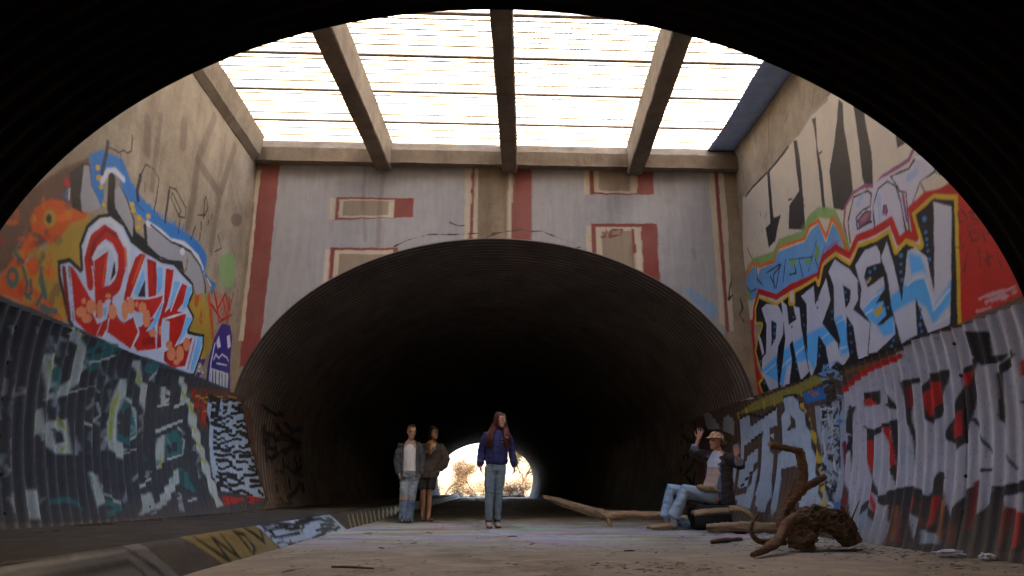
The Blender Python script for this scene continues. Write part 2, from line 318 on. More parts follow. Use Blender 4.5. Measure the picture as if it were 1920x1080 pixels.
('S','te',1,15,38,0,[6037,2449,6058,2326,6134,2248,6086,2120]),
('S','te',1,15,38,0,[6053,2397,6178,2217]),
('S','te',1,15,35,0,[5787,2423,5698,2448,5647,2485]),
('S','te',1,15,36,0,[5931,2301,5983,2204,5937,2149]),
('S','te',1,20,60,0,[6155,2110,6259,2108,6359,2127]),
('S','vi',1,10,10,0,[5756,2752,5723,2625,5678,2511]),
('S','vi',1,10,8,0,[5744,2690,5735,2587,5707,2549]),
('P','re',1,15,0,0,[6204,3365,6205,3346,6196,3326,6179,3310,6157,3300,6136,3298,6118,3306,6108,3320,6107,3339,6116,3359,6133,3375,6154,3386,6176,3387,6194,3380]),
('S','bl',1,12,30,0,[6176,3280,6176,3201,6124,3209]),
('S','wh',1,12,19,0,[6204,3309,6224,3206]),
('P','br',0.8,25,0,0,[5989,3179,6106,3343,6167,3228,6120,3144,5969,3093]),
('P','ye',1,25,0,0,[9102,3188,9306,3445,9574,3179,9905,2941,10090,2580,9853,2335,9538,2205,9690,2642,9191,2577,9282,2810,9100,2857]),
('S','or',1,30,145,0,[9324,3427,9336,3209,9323,3036]),
('S','or',1,25,101,0,[9717,3220,9913,2918,10051,2697]),
('S','or',1,15,44,0,[9522,2968,9512,2819,9610,2794,9530,2945]),
('P','dk',1,25,0,0,[6154,3448,6334,3655,6434,3202,6491,3163,6294,3142]),
('P','gr',1,15,0,0,[6341,3631,6433,3677,6535,3503,6776,3349,6595,3216,6457,3176,6381,3322]),
('S','k',1,12,16,0,[6381,3322,6341,3631,6433,3677,6535,3503,6776,3349]),
('P','bl',1,30,0,0,[6404,3766,6590,3930,6722,3726,6773,3461,6762,3343,6535,3503]),
('S','bl',1,45,220,0,[6656,3828,6782,3853,6976,3910,7166,3779,7427,3690,7680,3671,8041,3644,8408,3697,8818,3723,9153,3735,9378,3689,9380,3589]),
('S','bl',1,14,23,0,[7155,3814,7136,3927]),
('S','bl',1,14,24,0,[7233,3783,7192,3830]),
('S','bl',1,14,24,0,[7313,3751,7292,3850]),
('S','bl',1,14,24,0,[7394,3719,7362,3814]),
('S','bl',1,14,25,0,[7470,3708,7473,3776]),
('S','bl',1,14,25,0,[7543,3707,7492,3778]),
('S','bl',1,14,25,0,[7618,3707,7570,3788]),
('S','bl',1,14,26,0,[7694,3706,7685,3785]),
('S','bl',1,14,26,0,[7772,3705,7722,3793]),
('S','bl',1,14,26,0,[7851,3705,7816,3796]),
('S','bl',1,14,27,0,[7931,3704,7920,3779]),
('S','bl',1,14,27,0,[8013,3703,7973,3791]),
('S','bl',1,14,27,0,[8094,3710,8034,3795]),
('S','bl',1,14,28,0,[8176,3718,8177,3820]),
('S','bl',1,14,28,0,[8260,3726,8237,3812]),
('S','bl',1,14,29,0,[8346,3734,8327,3809]),
('S','bl',1,14,29,0,[8433,3742,8382,3839]),
('S','bl',1,14,30,0,[8522,3750,8520,3855]),
('S','bl',1,14,30,0,[8613,3759,8609,3889]),
('S','bl',1,14,30,0,[8706,3767,8695,3873]),
('S','bl',1,14,31,0,[8800,3776,8775,3847]),
('S','bl',1,14,31,0,[8904,3763,8843,3848]),
('S','bl',1,14,32,0,[9010,3749,8954,3850]),
('S','bl',1,14,32,0,[9118,3735,9110,3851]),
('S','bl',1,14,33,0,[9229,3721,9209,3863]),
('S','bl',1,14,33,0,[9342,3707,9362,3793]),
('S','wh',1,40,73,0,[6691,3615,6763,3756,6894,3830,7079,3819]),
('S','k',1,25,146,0,[6861,3715,6924,3412,7236,3445,7481,3279,7802,3294,8368,3364,8767,3385,9011,3299]),
('P','gr',1,14,0,0,[6940,3634,7016,3729,7212,3636,7422,3460,7440,3284,7265,3356,7016,3451]),
('S','k',1,10,21,0,[7016,3729,7212,3636,7422,3460,7463,3272]),
('S','wh',1,30,72,0,[7716,3558,8060,3585,8349,3572,8728,3666,9182,3646,9395,3544]),
('P','gr',1,14,0,0,[7716,3494,7882,3581,8353,3562,8654,3568,8898,3476,8606,3400,8382,3324,8156,3291,7796,3313]),
('S','k',1,12,30,0,[7798,3569,8067,3566,8353,3562,8641,3610,8955,3640,9333,3549,9553,3343,9583,3252]),
('S','k',1,16,73,0,[7673,3498,7734,3374]),
('P','gr',1,14,0,0,[8658,3558,8856,3605,9212,3558,9425,3454,9527,3236,9297,3120,9135,3265,8849,3295]),
('P','wh',1,10,0,0,[8779,3577,8778,3557,8764,3535,8740,3518,8710,3507,8681,3506,8658,3514,8646,3530,8646,3551,8660,3572,8684,3589,8713,3600,8742,3601,8766,3593]),
('S','ye',1,10,34,0,[8877,3541,8870,3396,8843,3316]),
('S','k',1,8,20,0,[8891,3498,8902,3382,8825,3287]),
('P','yb',1,12,0,0,[6618,3732,6617,3719,6609,3704,6595,3691,6578,3683,6561,3680,6547,3684,6540,3693,6540,3707,6548,3721,6562,3734,6579,3743,6596,3745,6610,3742]),
('P','yb',1,12,0,0,[6663,3640,6663,3626,6655,3612,6641,3599,6624,3591,6606,3589,6593,3593,6585,3602,6585,3615,6593,3630,6607,3642,6625,3651,6642,3653,6656,3649]),
('P','yb',1,12,0,0,[6736,3569,6735,3555,6727,3541,6713,3528,6695,3520,6677,3518,6663,3522,6656,3532,6656,3545,6664,3559,6678,3572,6696,3580,6714,3582,6728,3578]),
('P','yb',1,12,0,0,[7415,3591,7415,3577,7404,3561,7387,3547,7366,3538,7345,3536,7328,3540,7319,3551,7320,3565,7330,3581,7347,3594,7369,3604,7390,3606,7407,3602]),
('P','yb',1,12,0,0,[7566,3560,7565,3545,7554,3529,7536,3515,7514,3506,7492,3504,7475,3509,7466,3519,7467,3534,7477,3550,7495,3564,7518,3573,7540,3576,7557,3571]),
('P','yb',1,12,0,0,[7771,3666,7770,3651,7759,3634,7740,3620,7716,3610,7693,3607,7675,3612,7666,3623,7667,3638,7678,3654,7697,3669,7720,3679,7744,3682,7762,3677]),
('P','yb',1,12,0,0,[7581,3451,7580,3436,7569,3421,7551,3407,7529,3398,7507,3396,7490,3401,7481,3412,7482,3426,7492,3442,7510,3456,7533,3464,7554,3467,7572,3462]),
('P','yb',1,12,0,0,[6836,3412,6835,3399,6827,3385,6812,3372,6794,3365,6776,3363,6762,3367,6754,3377,6754,3390,6763,3404,6777,3417,6795,3425,6814,3427,6828,3422]),
('P','yb',1,12,0,0,[7378,3647,7377,3633,7367,3617,7349,3603,7328,3594,7307,3591,7291,3596,7282,3606,7283,3621,7293,3636,7310,3650,7331,3659,7352,3662,7369,3658]),
('S','k',0.9,9,18,0,[7092,4364,7127,4194,7055,4125,6980,4126,6895,4051,6793,4037,6699,4007]),
('S','k',0.9,9,62,0,[6668,4050,6677,3917,6665,3698]),
('S','k',0.9,9,15,0,[6931,4050,7002,3944,7072,3897]),
('S','k',0.9,9,65,0,[7433,3734,7386,3818,7402,4016]),
('S','k',0.9,9,17,0,[7402,4016,7467,4198,7670,4234,7824,4174,7834,3934,7826,3754]),
('S','k',0.9,9,17,0,[7526,3989,7546,3891]),
('S','k',0.9,9,56,0,[8125,3745,8113,4150]),
('S','k',0.9,9,23,0,[8113,4150,8105,4204,8278,4249,8627,4141,8644,4003,8475,3957,8181,4088,8204,4168,8500,4039,8452,3948]),
('S','k',0.9,9,20,0,[8505,3946,8520,3741]),
('S','k',0.9,9,26,0,[9125,4457,9173,4556,9279,4420,9215,4277,9001,4200]),
('S','k',0.9,9,26,0,[9141,4464,9183,4225]),
('S','k',0.9,9,33,0,[9138,4143,9171,4042]),
('S','k',0.9,9,33,0,[9159,3987,9176,3881]),
('S','k',0.9,9,25,0,[8974,4015,8902,3803]),
('S','k',0.9,9,23,0,[9371,4276,9366,4196]),
('S','k',0.9,9,23,0,[9457,4403,9448,4334]),
('S','k',0.9,9,14,0,[7352,3678,7600,3659]),
('S','k',0.9,9,20,0,[9759,4192,9945,4045,9718,3911]),
('P','gn',0.7,45,0,0,[9985,3925,10282,4111,10598,4080,10621,3777,10533,3583,10121,3514,9947,3725]),
('S','bl',1,12,62,0,[9508,3480,9681,3433,9874,3440,9785,3311]),
('S','wh',1,12,31,0,[9580,3452,9725,3395]),
('S','re',1,9,40,0,[9855,3351,10088,3128,10316,3443,10554,3250,10639,3536]),
('S','re',1,9,39,0,[9989,3266,10201,2950,10486,3104,10239,3336]),
('S','re',1,9,41,0,[10501,3409,10538,2947]),
('S','re',1,9,39,0,[9822,3138,10290,3013,10690,3199]),
('P','re',0.35,40,0,0,[9855,3351,10610,3440,10607,3091,10076,3002]),
('P','pu',1,14,0,0,[10007,2025,10004,2326,10082,2665,10319,2962,10668,3014,10801,2853,10832,2573,10958,2062,10463,2035]),
('P','wh',1,8,0,0,[10198,2645,10262,2765,10390,2625,10286,2573]),
('P','wh',1,8,0,0,[10576,2819,10688,2875,10788,2707,10675,2652]),
('S','wh',1,8,29,0,[10188,2390,10239,2474,10370,2439,10466,2518,10678,2512,10779,2469]),
('S','wh',1,8,24,0,[10318,2354,10717,2395]),
('P','wh',1,10,0,0,[10121,2246,10838,2292,10870,2064,10151,2039]),
('S','k',1,7,32,0,[10205,2222,10257,2063]),
('S','k',1,7,33,0,[10320,2228,10373,2068]),
('S','k',1,7,34,0,[10462,2236,10515,2073]),
('S','k',1,7,34,0,[10574,2242,10629,2078]),
('S','k',1,7,35,0,[10706,2249,10761,2083]),
('S','wh',1,8,32,0,[10122,2057,10098,2314,10151,2620]),
('P','pu',1,10,0,0,[9863,2270,9861,2258,9846,2247,9823,2238,9796,2233,9771,2233,9751,2239,9742,2248,9744,2259,9758,2271,9781,2280,9808,2285,9834,2285,9854,2279]),
('P','pu',1,10,0,0,[9858,2270,9855,2259,9841,2247,9818,2238,9791,2233,9765,2234,9745,2239,9736,2248,9739,2260,9753,2271,9775,2280,9802,2285,9828,2285,9848,2280]),
('P','pu',1,10,0,0,[9777,2291,9775,2280,9761,2268,9738,2259,9712,2254,9686,2255,9667,2260,9658,2269,9660,2280,9674,2292,9696,2301,9723,2306,9749,2306,9768,2300]),
('P','pu',1,10,0,0,[9713,2252,9711,2240,9697,2229,9675,2220,9648,2215,9623,2216,9604,2221,9595,2230,9598,2241,9611,2253,9633,2262,9659,2266,9685,2266,9704,2261]),
('P','pu',1,10,0,0,[9787,2112,9785,2100,9771,2089,9748,2081,9722,2076,9697,2077,9677,2083,9668,2092,9671,2103,9684,2114,9707,2123,9733,2127,9759,2127,9778,2121]),
('P','pu',1,10,0,0,[9802,2117,9799,2105,9785,2094,9762,2086,9736,2081,9710,2082,9691,2088,9682,2097,9685,2108,9698,2119,9721,2128,9747,2132,9773,2132,9792,2126]),
('P','pu',1,10,0,0,[9691,2270,9688,2259,9675,2247,9653,2238,9626,2234,9601,2234,9583,2239,9573,2248,9576,2260,9589,2271,9611,2280,9637,2285,9662,2284,9682,2279]),
('P','pu',1,10,0,0,[9765,2087,9762,2076,9748,2065,9726,2056,9700,2052,9674,2053,9655,2058,9646,2068,9649,2079,9662,2090,9684,2098,9711,2103,9736,2102,9756,2096]),
('P','pu',1,10,0,0,[9885,2315,9882,2304,9868,2292,9845,2283,9817,2278,9791,2278,9772,2283,9763,2293,9765,2304,9779,2316,9802,2325,9829,2330,9855,2330,9875,2325]),
('S','wh',1,8,17,0,[9661,2232,9630,2215,9661,2196,9706,2190]),
('S','wh',1,8,18,0,[9706,2142,9687,2122,9642,2126,9627,2142,9620,2165]),
('S','wh',1,8,17,0,[9698,2184,9737,2194,9748,2218,9757,2243]),
('S','wh',1,8,17,0,[9693,2149,9738,2148,9756,2123]),
('S','wh',1,8,15,0,[9807,2185,9816,2159,9846,2135,9887,2143]),
('S','wh',1,8,14,0,[9656,2269,9673,2245,9706,2226]),
('P','k',1,18,0,0,[6231,2585,6402,2672,6601,2632,6509,2845,6563,3079,6725,3255,6939,3364,7225,3364,7433,3244,7734,3242,8164,3265,8522,3342,9149,3250,9208,3124,9104,2929,9324,2821,9213,2594,9732,2664,9767,2464,9596,2028,8304,1903,6680,2021,6561,2085,6291,2447]),
('P','wb',1,18,45.5706,0,[6231,2585,6402,2672,6601,2632,6509,2845,6563,3079,6725,3255,6939,3364,7225,3364,7433,3244,7734,3242,8164,3265,8522,3342,9149,3250,9208,3124,9104,2929,9324,2821,9213,2594,9732,2664,9767,2464,9596,2028,8304,1903,6680,2021,6561,2085,6291,2447]),
('S','wh',1,18,67,0,[6756,2665,6646,2770,6653,2988,6789,3207,6964,3288,7188,3250,7394,3129,7486,2902]),
('P','rd',1,9,0,0,[6310,2556,6364,2574,6613,2122,6546,2106]),
('P','re',1,9,0,0,[6425,2599,6514,2586,6839,2406,6926,2377,6934,2273,7059,2180,7252,2281,7111,2049,6910,2040,6676,2121,6567,2329]),
('S','k',1,7,13,0,[6415,2588,6541,2322,6650,2115]),
('S','re',1,9,148,0,[6817,2541,6706,2755,6735,2973,6895,3133,7090,3131,7265,3034,7334,2853,7302,2670,7183,2550,7005,2480]),
('S','rd',0.8,24,51,0,[6725,2762,6749,2979,6903,3159,7106,3170]),
('S','wh',1,9,45,0,[6776,2797,6824,2915,6952,3007,7088,3009,7180,2917,7211,2756,7152,2647]),
('P','k',1,8,0,0,[7167,2894,7225,2779,7157,2664,7151,2812]),
('P','re',1,9,0,0,[6798,2778,7016,2965,7062,2579,7128,2479,7129,2269,7008,2221,6925,2430]),
('S','ro',1,20,33,0,[7003,2932,7003,2745,7032,2570]),
('S','ro',0.9,26,57,0,[7332,3087,7400,2933]),
('S','wh',1,7,19,0,[6795,2786,6998,2968]),
('S','wh',1,7,16,0,[6901,2406,6863,2573,6782,2709]),
('P','re',1,9,0,0,[7209,2289,7229,2516,7563,2311,7755,2426,7898,2292,7803,2062,7484,2104,7228,2148]),
('P','wb',1,8,0,0,[7240,2482,7336,2509,7559,2300,7448,2330]),
('P','wb',1,8,0,0,[7086,2403,7198,2452,7209,2289,7128,2251]),
('P','lb',1,9,0,0,[7115,2365,7183,2392,7179,2300,7140,2286]),
('P','re',1,9,0,0,[7115,2068,7222,2292,7263,2229,7193,2068]),
('S','wh',1,7,16,0,[7153,2275,7085,2061]),
('S','wh',1,7,17,0,[7252,2281,7259,2155,7190,2058]),
('P','re',1,9,0,0,[7477,2557,7492,2825,7567,3070,7675,3169,7794,3186,7698,2911,7612,2654,7578,2556]),
('S','ro',0.9,22,43,0,[7737,3170,7662,2960,7602,2780]),
('P','re',1,9,0,0,[7838,3153,8060,3192,8146,3010,8183,2786,8006,2726]),
('S','rd',0.7,22,53,0,[8024,3141,8092,2929]),
('P','re',1,9,0,0,[7515,2578,7993,2701,8366,2855,8333,2742,8163,2508,7811,2500,7578,2498]),
('P','k',1,8,0,0,[7757,2666,7862,2911,7940,2707]),
('P','lb',1,9,0,0,[7663,2689,7791,3002,7853,2939,7757,2666]),
('P','lb',1,9,0,0,[8101,3135,8237,3180,8303,2950,8225,2823]),
('S','wh',1,7,17,0,[7549,2587,7991,2707,8364,2863]),
('P','re',1,9,0,0,[7886,2329,8218,2542,8387,2184,7951,2066,7848,2114,7939,2252]),
('S','rd',0.7,25,86,0,[8071,2201,8265,2262]),
('S','wh',1,8,22,0,[7812,2068,7920,2287,7761,2408]),
('P','wb',1,8,0,0,[7744,2463,7923,2529,8011,2450,7940,2352]),
('P','lb',1,9,0,0,[8073,2322,8224,2523,8340,2723,8376,2754,8355,2534,8227,2378]),
('P','re',1,9,0,0,[8317,3195,8545,3243,8542,2977,8506,2789,8443,2577,8432,2468,8522,2233,8413,2189,8334,2487,8397,2760]),
('P','re',1,9,0,0,[8829,3158,8988,3166,8933,2906,8787,2764,9073,2804,9008,2513,8861,2302,8729,2254,8629,2591,8462,2561,8418,2625,8609,2773]),
('S','wh',1,7,23,0,[8622,2732,8809,3170]),
('S','wh',1,7,21,0,[8397,2760,8317,3195]),
('S','wh',1,7,23,0,[8459,2571,8965,2776,9085,2818]),
('S','wh',1,7,18,0,[8333,2742,8224,2523]),
('S','k',1,6,15,0,[8376,2754,8267,2555]),
('P','lb',1,9,0,0,[8608,3109,8785,3163,8625,2799,8579,2743]),
('P','lb',1,9,0,0,[8965,3136,9139,3211,9078,2922,8932,2795]),
('P','lb',1,9,0,0,[9087,2761,9289,2788,9104,2512,8952,2366]),
('P','lb',1,9,0,0,[9499,2588,9698,2619,9652,2393,9531,2087,9380,2085,9426,2371]),
('P','wb',1,8,0,0,[8563,2542,8632,2581,8709,2315,8570,2158]),
('P','re',1,9,0,0,[8616,2188,8871,2304,9379,2549,9259,2121,8945,2044,8640,2086]),
('S','wh',1,7,24,0,[9376,2560,9291,2104]),
('S','re',1,6,25,0,[9456,2542,9347,2102]),
('S','wh',1,7,25,0,[9503,2577,9417,2091]),
('P','pe',1,9,0,0,[6793,2349,6793,2334,6786,2320,6773,2310,6755,2305,6738,2307,6724,2315,6716,2328,6715,2343,6722,2357,6735,2367,6753,2372,6770,2370,6784,2362]),
('P','pe',1,9,0,0,[6992,2341,6993,2307,6975,2274,6942,2250,6901,2240,6860,2245,6827,2263,6808,2292,6807,2326,6824,2358,6855,2382,6896,2394,6938,2390,6972,2371]),
('P','pe',1,9,0,0,[6837,2248,6835,2223,6815,2199,6782,2180,6742,2169,6703,2170,6672,2181,6657,2201,6659,2225,6677,2249,6710,2268,6750,2279,6790,2279,6821,2268]),
('P','pe',1,9,0,0,[6955,2208,6953,2184,6933,2161,6899,2143,6859,2133,6820,2133,6790,2144,6774,2163,6776,2185,6796,2208,6829,2227,6869,2237,6908,2237,6939,2227]),
('P','pe',1,9,0,0,[7120,2348,7127,2303,7120,2263,7099,2237,7070,2230,7037,2242,7008,2272,6988,2313,6981,2358,6988,2397,7008,2424,7037,2432,7070,2420,7099,2390]),
('P','pe',1,9,0,0,[7375,2387,7377,2353,7363,2322,7335,2300,7299,2291,7263,2297,7233,2317,7215,2346,7213,2379,7227,2409,7254,2432,7289,2441,7326,2436,7357,2417]),
('P','pe',1,9,0,0,[7220,2523,7218,2509,7205,2496,7184,2484,7159,2477,7135,2476,7117,2481,7107,2491,7109,2504,7121,2518,7142,2530,7167,2537,7191,2538,7210,2533]),
('P','pe',1,9,0,0,[7607,2467,7615,2418,7608,2376,7587,2348,7556,2341,7522,2354,7491,2386,7470,2431,7462,2478,7468,2520,7489,2548,7520,2557,7554,2544,7585,2511]),
('P','pe',1,9,0,0,[7724,2547,7729,2505,7717,2468,7691,2442,7657,2433,7620,2442,7588,2468,7568,2505,7563,2546,7575,2583,7600,2609,7634,2619,7671,2610,7704,2584]),
('P','pe',1,9,0,0,[7802,2588,7803,2572,7797,2558,7784,2548,7768,2543,7751,2546,7737,2555,7729,2568,7728,2583,7735,2597,7747,2608,7763,2612,7780,2610,7794,2601]),
('P','pe',1,9,0,0,[8000,2600,8000,2570,7982,2541,7949,2519,7908,2509,7868,2512,7836,2527,7818,2552,7818,2582,7836,2610,7868,2632,7908,2643,7949,2641,7982,2626]),
('P','pe',1,9,0,0,[8139,2502,8144,2454,8130,2411,8098,2382,8056,2372,8012,2383,7975,2413,7951,2455,7946,2502,7960,2545,7990,2574,8032,2585,8076,2575,8115,2545]),
('P','pe',1,9,0,0,[8335,2372,8334,2348,8314,2324,8281,2306,8240,2298,8202,2299,8171,2311,8156,2331,8157,2354,8176,2377,8209,2395,8249,2405,8288,2403,8319,2392]),
('P','pe',1,9,0,0,[8940,2230,8940,2191,8915,2156,8871,2131,8817,2121,8764,2128,8722,2150,8699,2183,8699,2220,8723,2255,8765,2280,8819,2291,8873,2285,8916,2264]),
('P','pe',1,9,0,0,[9176,2276,9179,2227,9158,2184,9117,2155,9064,2145,9010,2157,8967,2187,8940,2230,8937,2277,8957,2320,8997,2350,9049,2361,9104,2350,9149,2320]),
('P','pe',1,9,0,0,[9091,2147,9087,2127,9065,2108,9028,2093,8985,2085,8944,2086,8913,2096,8898,2112,8902,2132,8923,2151,8959,2166,9002,2174,9043,2173,9075,2164]),
('P','pe',1,9,0,0,[8804,2324,8802,2302,8781,2281,8747,2265,8706,2257,8667,2258,8637,2268,8622,2286,8625,2307,8645,2327,8678,2344,8718,2352,8758,2351,8789,2341]),
('P','pe',1,9,0,0,[9332,2434,9333,2394,9311,2357,9271,2331,9221,2321,9171,2329,9131,2352,9108,2387,9106,2426,9127,2462,9166,2489,9216,2499,9267,2493,9309,2469]),
('P','pe',1,9,0,0,[8462,2432,8466,2405,8461,2382,8447,2367,8428,2362,8407,2370,8389,2388,8376,2412,8372,2439,8377,2462,8391,2478,8410,2482,8431,2475,8449,2457]),
('P','dk2',0.93,12,0,0,[6023,2072,6735,2060,7720,2030,8943,2054,10958,2062,11358,1959,12620,347,12024,169,8030,246,6122,265,5652,285,5514,2070]),
('P','lg',1,34,0,0,[6497,1947,6685,2058,6781,1931,6942,1704,6852,1572,6750,1441,6605,1366,6345,1305,6588,1446,6752,1623,6716,1859]),
('S','yg',1,14,34,0,[6763,2026,6722,1899,6752,1827]),
('P','lg',1,34,0,0,[6274,1696,6379,1734,6484,1624,6466,1438,6372,1317]),
('P','te2',1,14,0,0,[6560,1535,6566,1488,6560,1448,6543,1424,6519,1421,6493,1438,6470,1473,6453,1518,6446,1564,6450,1603,6465,1627,6488,1632,6516,1615,6541,1580]),
('S','yg',1,14,23,0,[6347,1655,6386,1462]),
('S','te2',1,22,64,0,[6923,1771,7079,1830,7368,1949]),
('S','te2',1,22,64,0,[6993,1683,7179,1777]),
('S','te2',1,22,66,0,[7132,1944,7504,2030]),
('S','te2',1,22,62,0,[7114,2002,6951,1866]),
('S','lg',1,10,22,0,[6964,1758,7131,1799,7392,1907]),
('S','lg',1,12,15,0,[6514,1354,7177,1562,7252,1491]),
('P','lg',1,34,0,0,[7576,1686,7718,1708,7750,1538,7668,1314,7689,1043,7867,960,7764,840,7603,894,7447,1006,7417,1206,7524,1424]),
('S','yg',1,20,46,0,[7614,1563,7540,1384,7526,1052]),
('S','te2',1,15,86,0,[7753,1366,7859,1487,8005,1349,8014,1131,7860,1044,7722,1066]),
('S','lg',1,10,22,0,[7797,1522,8002,1416,8059,1135,7903,1005]),
('P','lg',1,34,0,0,[7762,1937,7984,1956,8031,1780,8273,1690,8286,1471,8269,1286,8058,1647]),
('S','yg',1,14,32,0,[7911,1920,8036,1712]),
('P','te2',1,16,0,0,[8040,1943,8402,2008,8385,1957,8212,1809]),
('S','lg',1,12,27,0,[8385,1957,8279,1773,8189,1689]),
('P','lg',1,10,0,0,[8604,1750,8733,1769,8871,1664,8775,1572,8627,1511]),
('P','k',1,8,0,0,[8736,1695,8833,1659,8770,1626]),
('S','lg',1,9,32,0,[8554,1503,8886,1579]),
('S','lg',1,10,39,0,[9011,1544,9399,1680]),
('S','lg',1,10,37,0,[8569,1209,9282,1408]),
('P','lg',1,34,0,0,[9003,1962,9174,1937,9390,1705,9226,1633]),
('S','yg',1,12,31,0,[9100,1926,9269,1690]),
('P','lg',1,34,0,0,[8625,1132,8785,1179,8770,860,8538,737]),
('S','yg',1,18,49,0,[8706,1090,8645,809]),
('P','te2',1,12,0,0,[8796,1168,9187,1310,9350,982,8829,897]),
('P','dk2',1,12,0,0,[8897,1067,9156,1133,9214,1025,8920,973]),
('S','lg',1,10,23,0,[9205,1312,9381,1161,9362,983,8828,885]),
('P','lg',1,34,0,0,[9359,1702,9545,1725,9734,1479,9906,1225,10108,967,10321,648,10482,322,10239,300,10032,697,9822,1059,9544,1355]),
('S','yg',1,14,38,0,[9501,1667,9632,1415,10069,831]),
('S','te2',1,14,66,0,[9357,1780,9661,1686,9742,1533]),
('P','te2',1,16,0,0,[9160,826,9444,736,9612,488,9214,585]),
('P','lg',1,34,0,0,[8890,653,9160,826,9141,633,8744,400,8270,258,8554,447]),
('P','lg',1,34,0,0,[7092,700,7231,675,7300,420,7137,313]),
('S','yg',1,16,31,0,[7172,645,7190,422]),
('P','lg',1,34,0,0,[8124,472,8325,503,8372,319,7995,267]),
('P','lg',1,34,0,0,[6224,1161,6329,1224,6370,1020,6224,975]),
('S','yg',1,12,22,0,[6279,1167,6291,1014]),
('P','lg',1,34,0,0,[6399,1109,6760,1181,6803,854,6523,840,6407,954]),
('P','dk2',1,14,0,0,[6490,1065,6643,1060,6677,955,6524,910]),
('S','yg',1,14,33,0,[6603,1165,6740,995,6645,881]),
('S','lg',1,10,26,0,[7002,1186,7148,1141,7147,948]),
('S','lg',1,14,22,0,[7144,1102,7275,1272,7237,1388]),
('P','lg',1,34,0,0,[6130,531,6287,515,6275,291,6080,298]),
('S','te2',1,20,46,0,[6438,432,6742,445,6911,355]),
('S','te2',1,20,70,0,[7356,419,7567,358,7391,305]),
('S','lg',1,12,26,0,[8105,556,8372,667,8437,735]),
('S','lg',1,12,27,0,[7284,571,7359,495,7655,376]),
('S','lg',1,12,32,0,[9314,392,9653,438,9636,289]),
('S','lg',1,12,15,0,[7812,905,8083,984]),
('S','lg',0.35,22,13,0,[6286,583,6299,459]),
('S','lg',0.35,22,15,0,[6838,1171,6832,1066]),
('S','lg',0.35,22,14,0,[6704,634,6701,503]),
('S','lg',0.35,22,15,0,[6906,1035,6945,900]),
('S','lg',0.35,22,13,0,[6260,1006,6275,887]),
('S','lg',0.35,22,19,0,[8087,1337,8061,1221]),
('S','lg',0.35,22,15,0,[7046,601,7029,499]),
('S','lg',0.35,22,13,0,[6448,689,6437,559]),
('S','lg',0.35,22,13,0,[6366,1080,6358,1000]),
('S','lg',0.35,22,15,0,[6870,1088,6893,957]),
('S','lg',0.336137,26,15,0,[5830,567,5826,542,5817,518]),
('S','lg',0.625838,26,22,0,[8322,734,8313,686,8239,636]),
('S','te2',0.292465,26,47,0,[8972,761,8943,690,8926,619]),
('S','ice2',0.6078,26,29,0,[5922,920,5926,887,5930,855]),
('S','dk',0.386616,26,18,0,[6380,1300,6399,1269,6378,1233]),
('S','lg',0.490405,26,15,0,[6438,1184,6467,1090,6481,995]),
('S','lg',0.43663,26,31,0,[7496,1319,7540,1288,7538,1253]),
('S','te2',0.581074,26,18,0,[7109,649,7137,625,7120,601]),
('S','ice2',0.268458,26,28,0,[7490,1106,7527,1076,7430,1036]),
('S','dk',0.465303,26,13,0,[6090,914,6108,833,6061,749]),
('S','lg',0.410225,26,34,0,[7236,657,7222,604,7273,553]),
('S','ice2',0.522654,26,22,0,[6576,1874,6586,1819,6615,1769]),
('S','ice2',0.319268,26,35,0,[7470,1864,7505,1778,7540,1692]),
('S','dk',0.402969,26,52,0,[8748,1832,8755,1771,8743,1708]),
('S','lg',0.434495,26,33,0,[7407,1129,7374,1068,7471,1016]),
('S','lg',0.390059,26,35,0,[7114,1413,7120,1366,7079,1313]),
('S','te2',0.41975,26,38,0,[7206,1591,7190,1554,7255,1529]),
('S','ice2',0.250471,26,27,0,[7333,1006,7330,979,7323,953]),
('S','ice2',0.519148,26,16,0,[5837,1183,5825,1131,5837,1081]),
('S','dk',0.475845,26,30,0,[8819,912,8814,882,8874,855]),
('S','lg',0.353643,26,53,0,[8732,1074,8737,1037,8750,1001]),
('S','lg',0.507349,26,37,0,[9149,398,9067,336,9137,271]),
('S','te2',0.344929,26,31,0,[6442,699,6453,639,6385,579]),
('S','ice2',0.300719,26,15,0,[6138,556,6117,482,6069,409]),
('S','dk',0.489753,26,13,0,[5852,1039,5872,979,5857,918]),
('S','lg',0.539723,26,22,0,[8637,1691,8637,1609,8676,1532]),
('S','te2',0.62763,26,24,0,[7179,1209,7152,1119,7199,1036]),
('S','ice2',0.281919,26,20,0,[5897,1232,5886,1165,5914,1103]),
('S','ice2',0.645499,26,20,0,[5941,1432,5970,1403,5930,1363]),
('S','dk',0.309051,26,31,0,[6799,700,6814,638,6819,577]),
('S','te2',0.409683,26,19,0,[6452,1872,6487,1806,6482,1732]),
('S','ice2',0.293878,26,48,0,[9297,1329,9366,1250,9273,1159]),
('S','ice2',0.314834,26,28,0,[6303,1798,6339,1751,6304,1689]),
('S','dk',0.492076,26,25,0,[6832,686,6810,627,6819,568]),
('S','lg',0.353761,26,21,0,[6766,1097,6768,1016,6729,932]),
('S','lg',0.56932,26,27,0,[5734,1837,5756,1815,5763,1789]),
('S','te2',0.267731,26,30,0,[6223,1454,6239,1391,6212,1322]),
('S','ice2',0.584044,26,13,0,[5916,792,5928,714,5867,634]),
('S','ice2',0.355875,26,24,0,[8170,1492,8227,1424,8160,1342]),
('S','dk',0.641549,26,37,0,[8554,1308,8522,1225,8495,1143]),
('S','lg',0.254048,26,24,0,[8219,1197,8191,1113,8238,1036]),
('S','lg',0.631867,26,28,0,[5838,1408,5848,1348,5845,1286]),
('S','te2',0.567616,26,13,0,[6619,1290,6604,1228,6581,1166]),
('S','ice2',0.290684,26,25,0,[6916,971,6940,914,6900,854]),
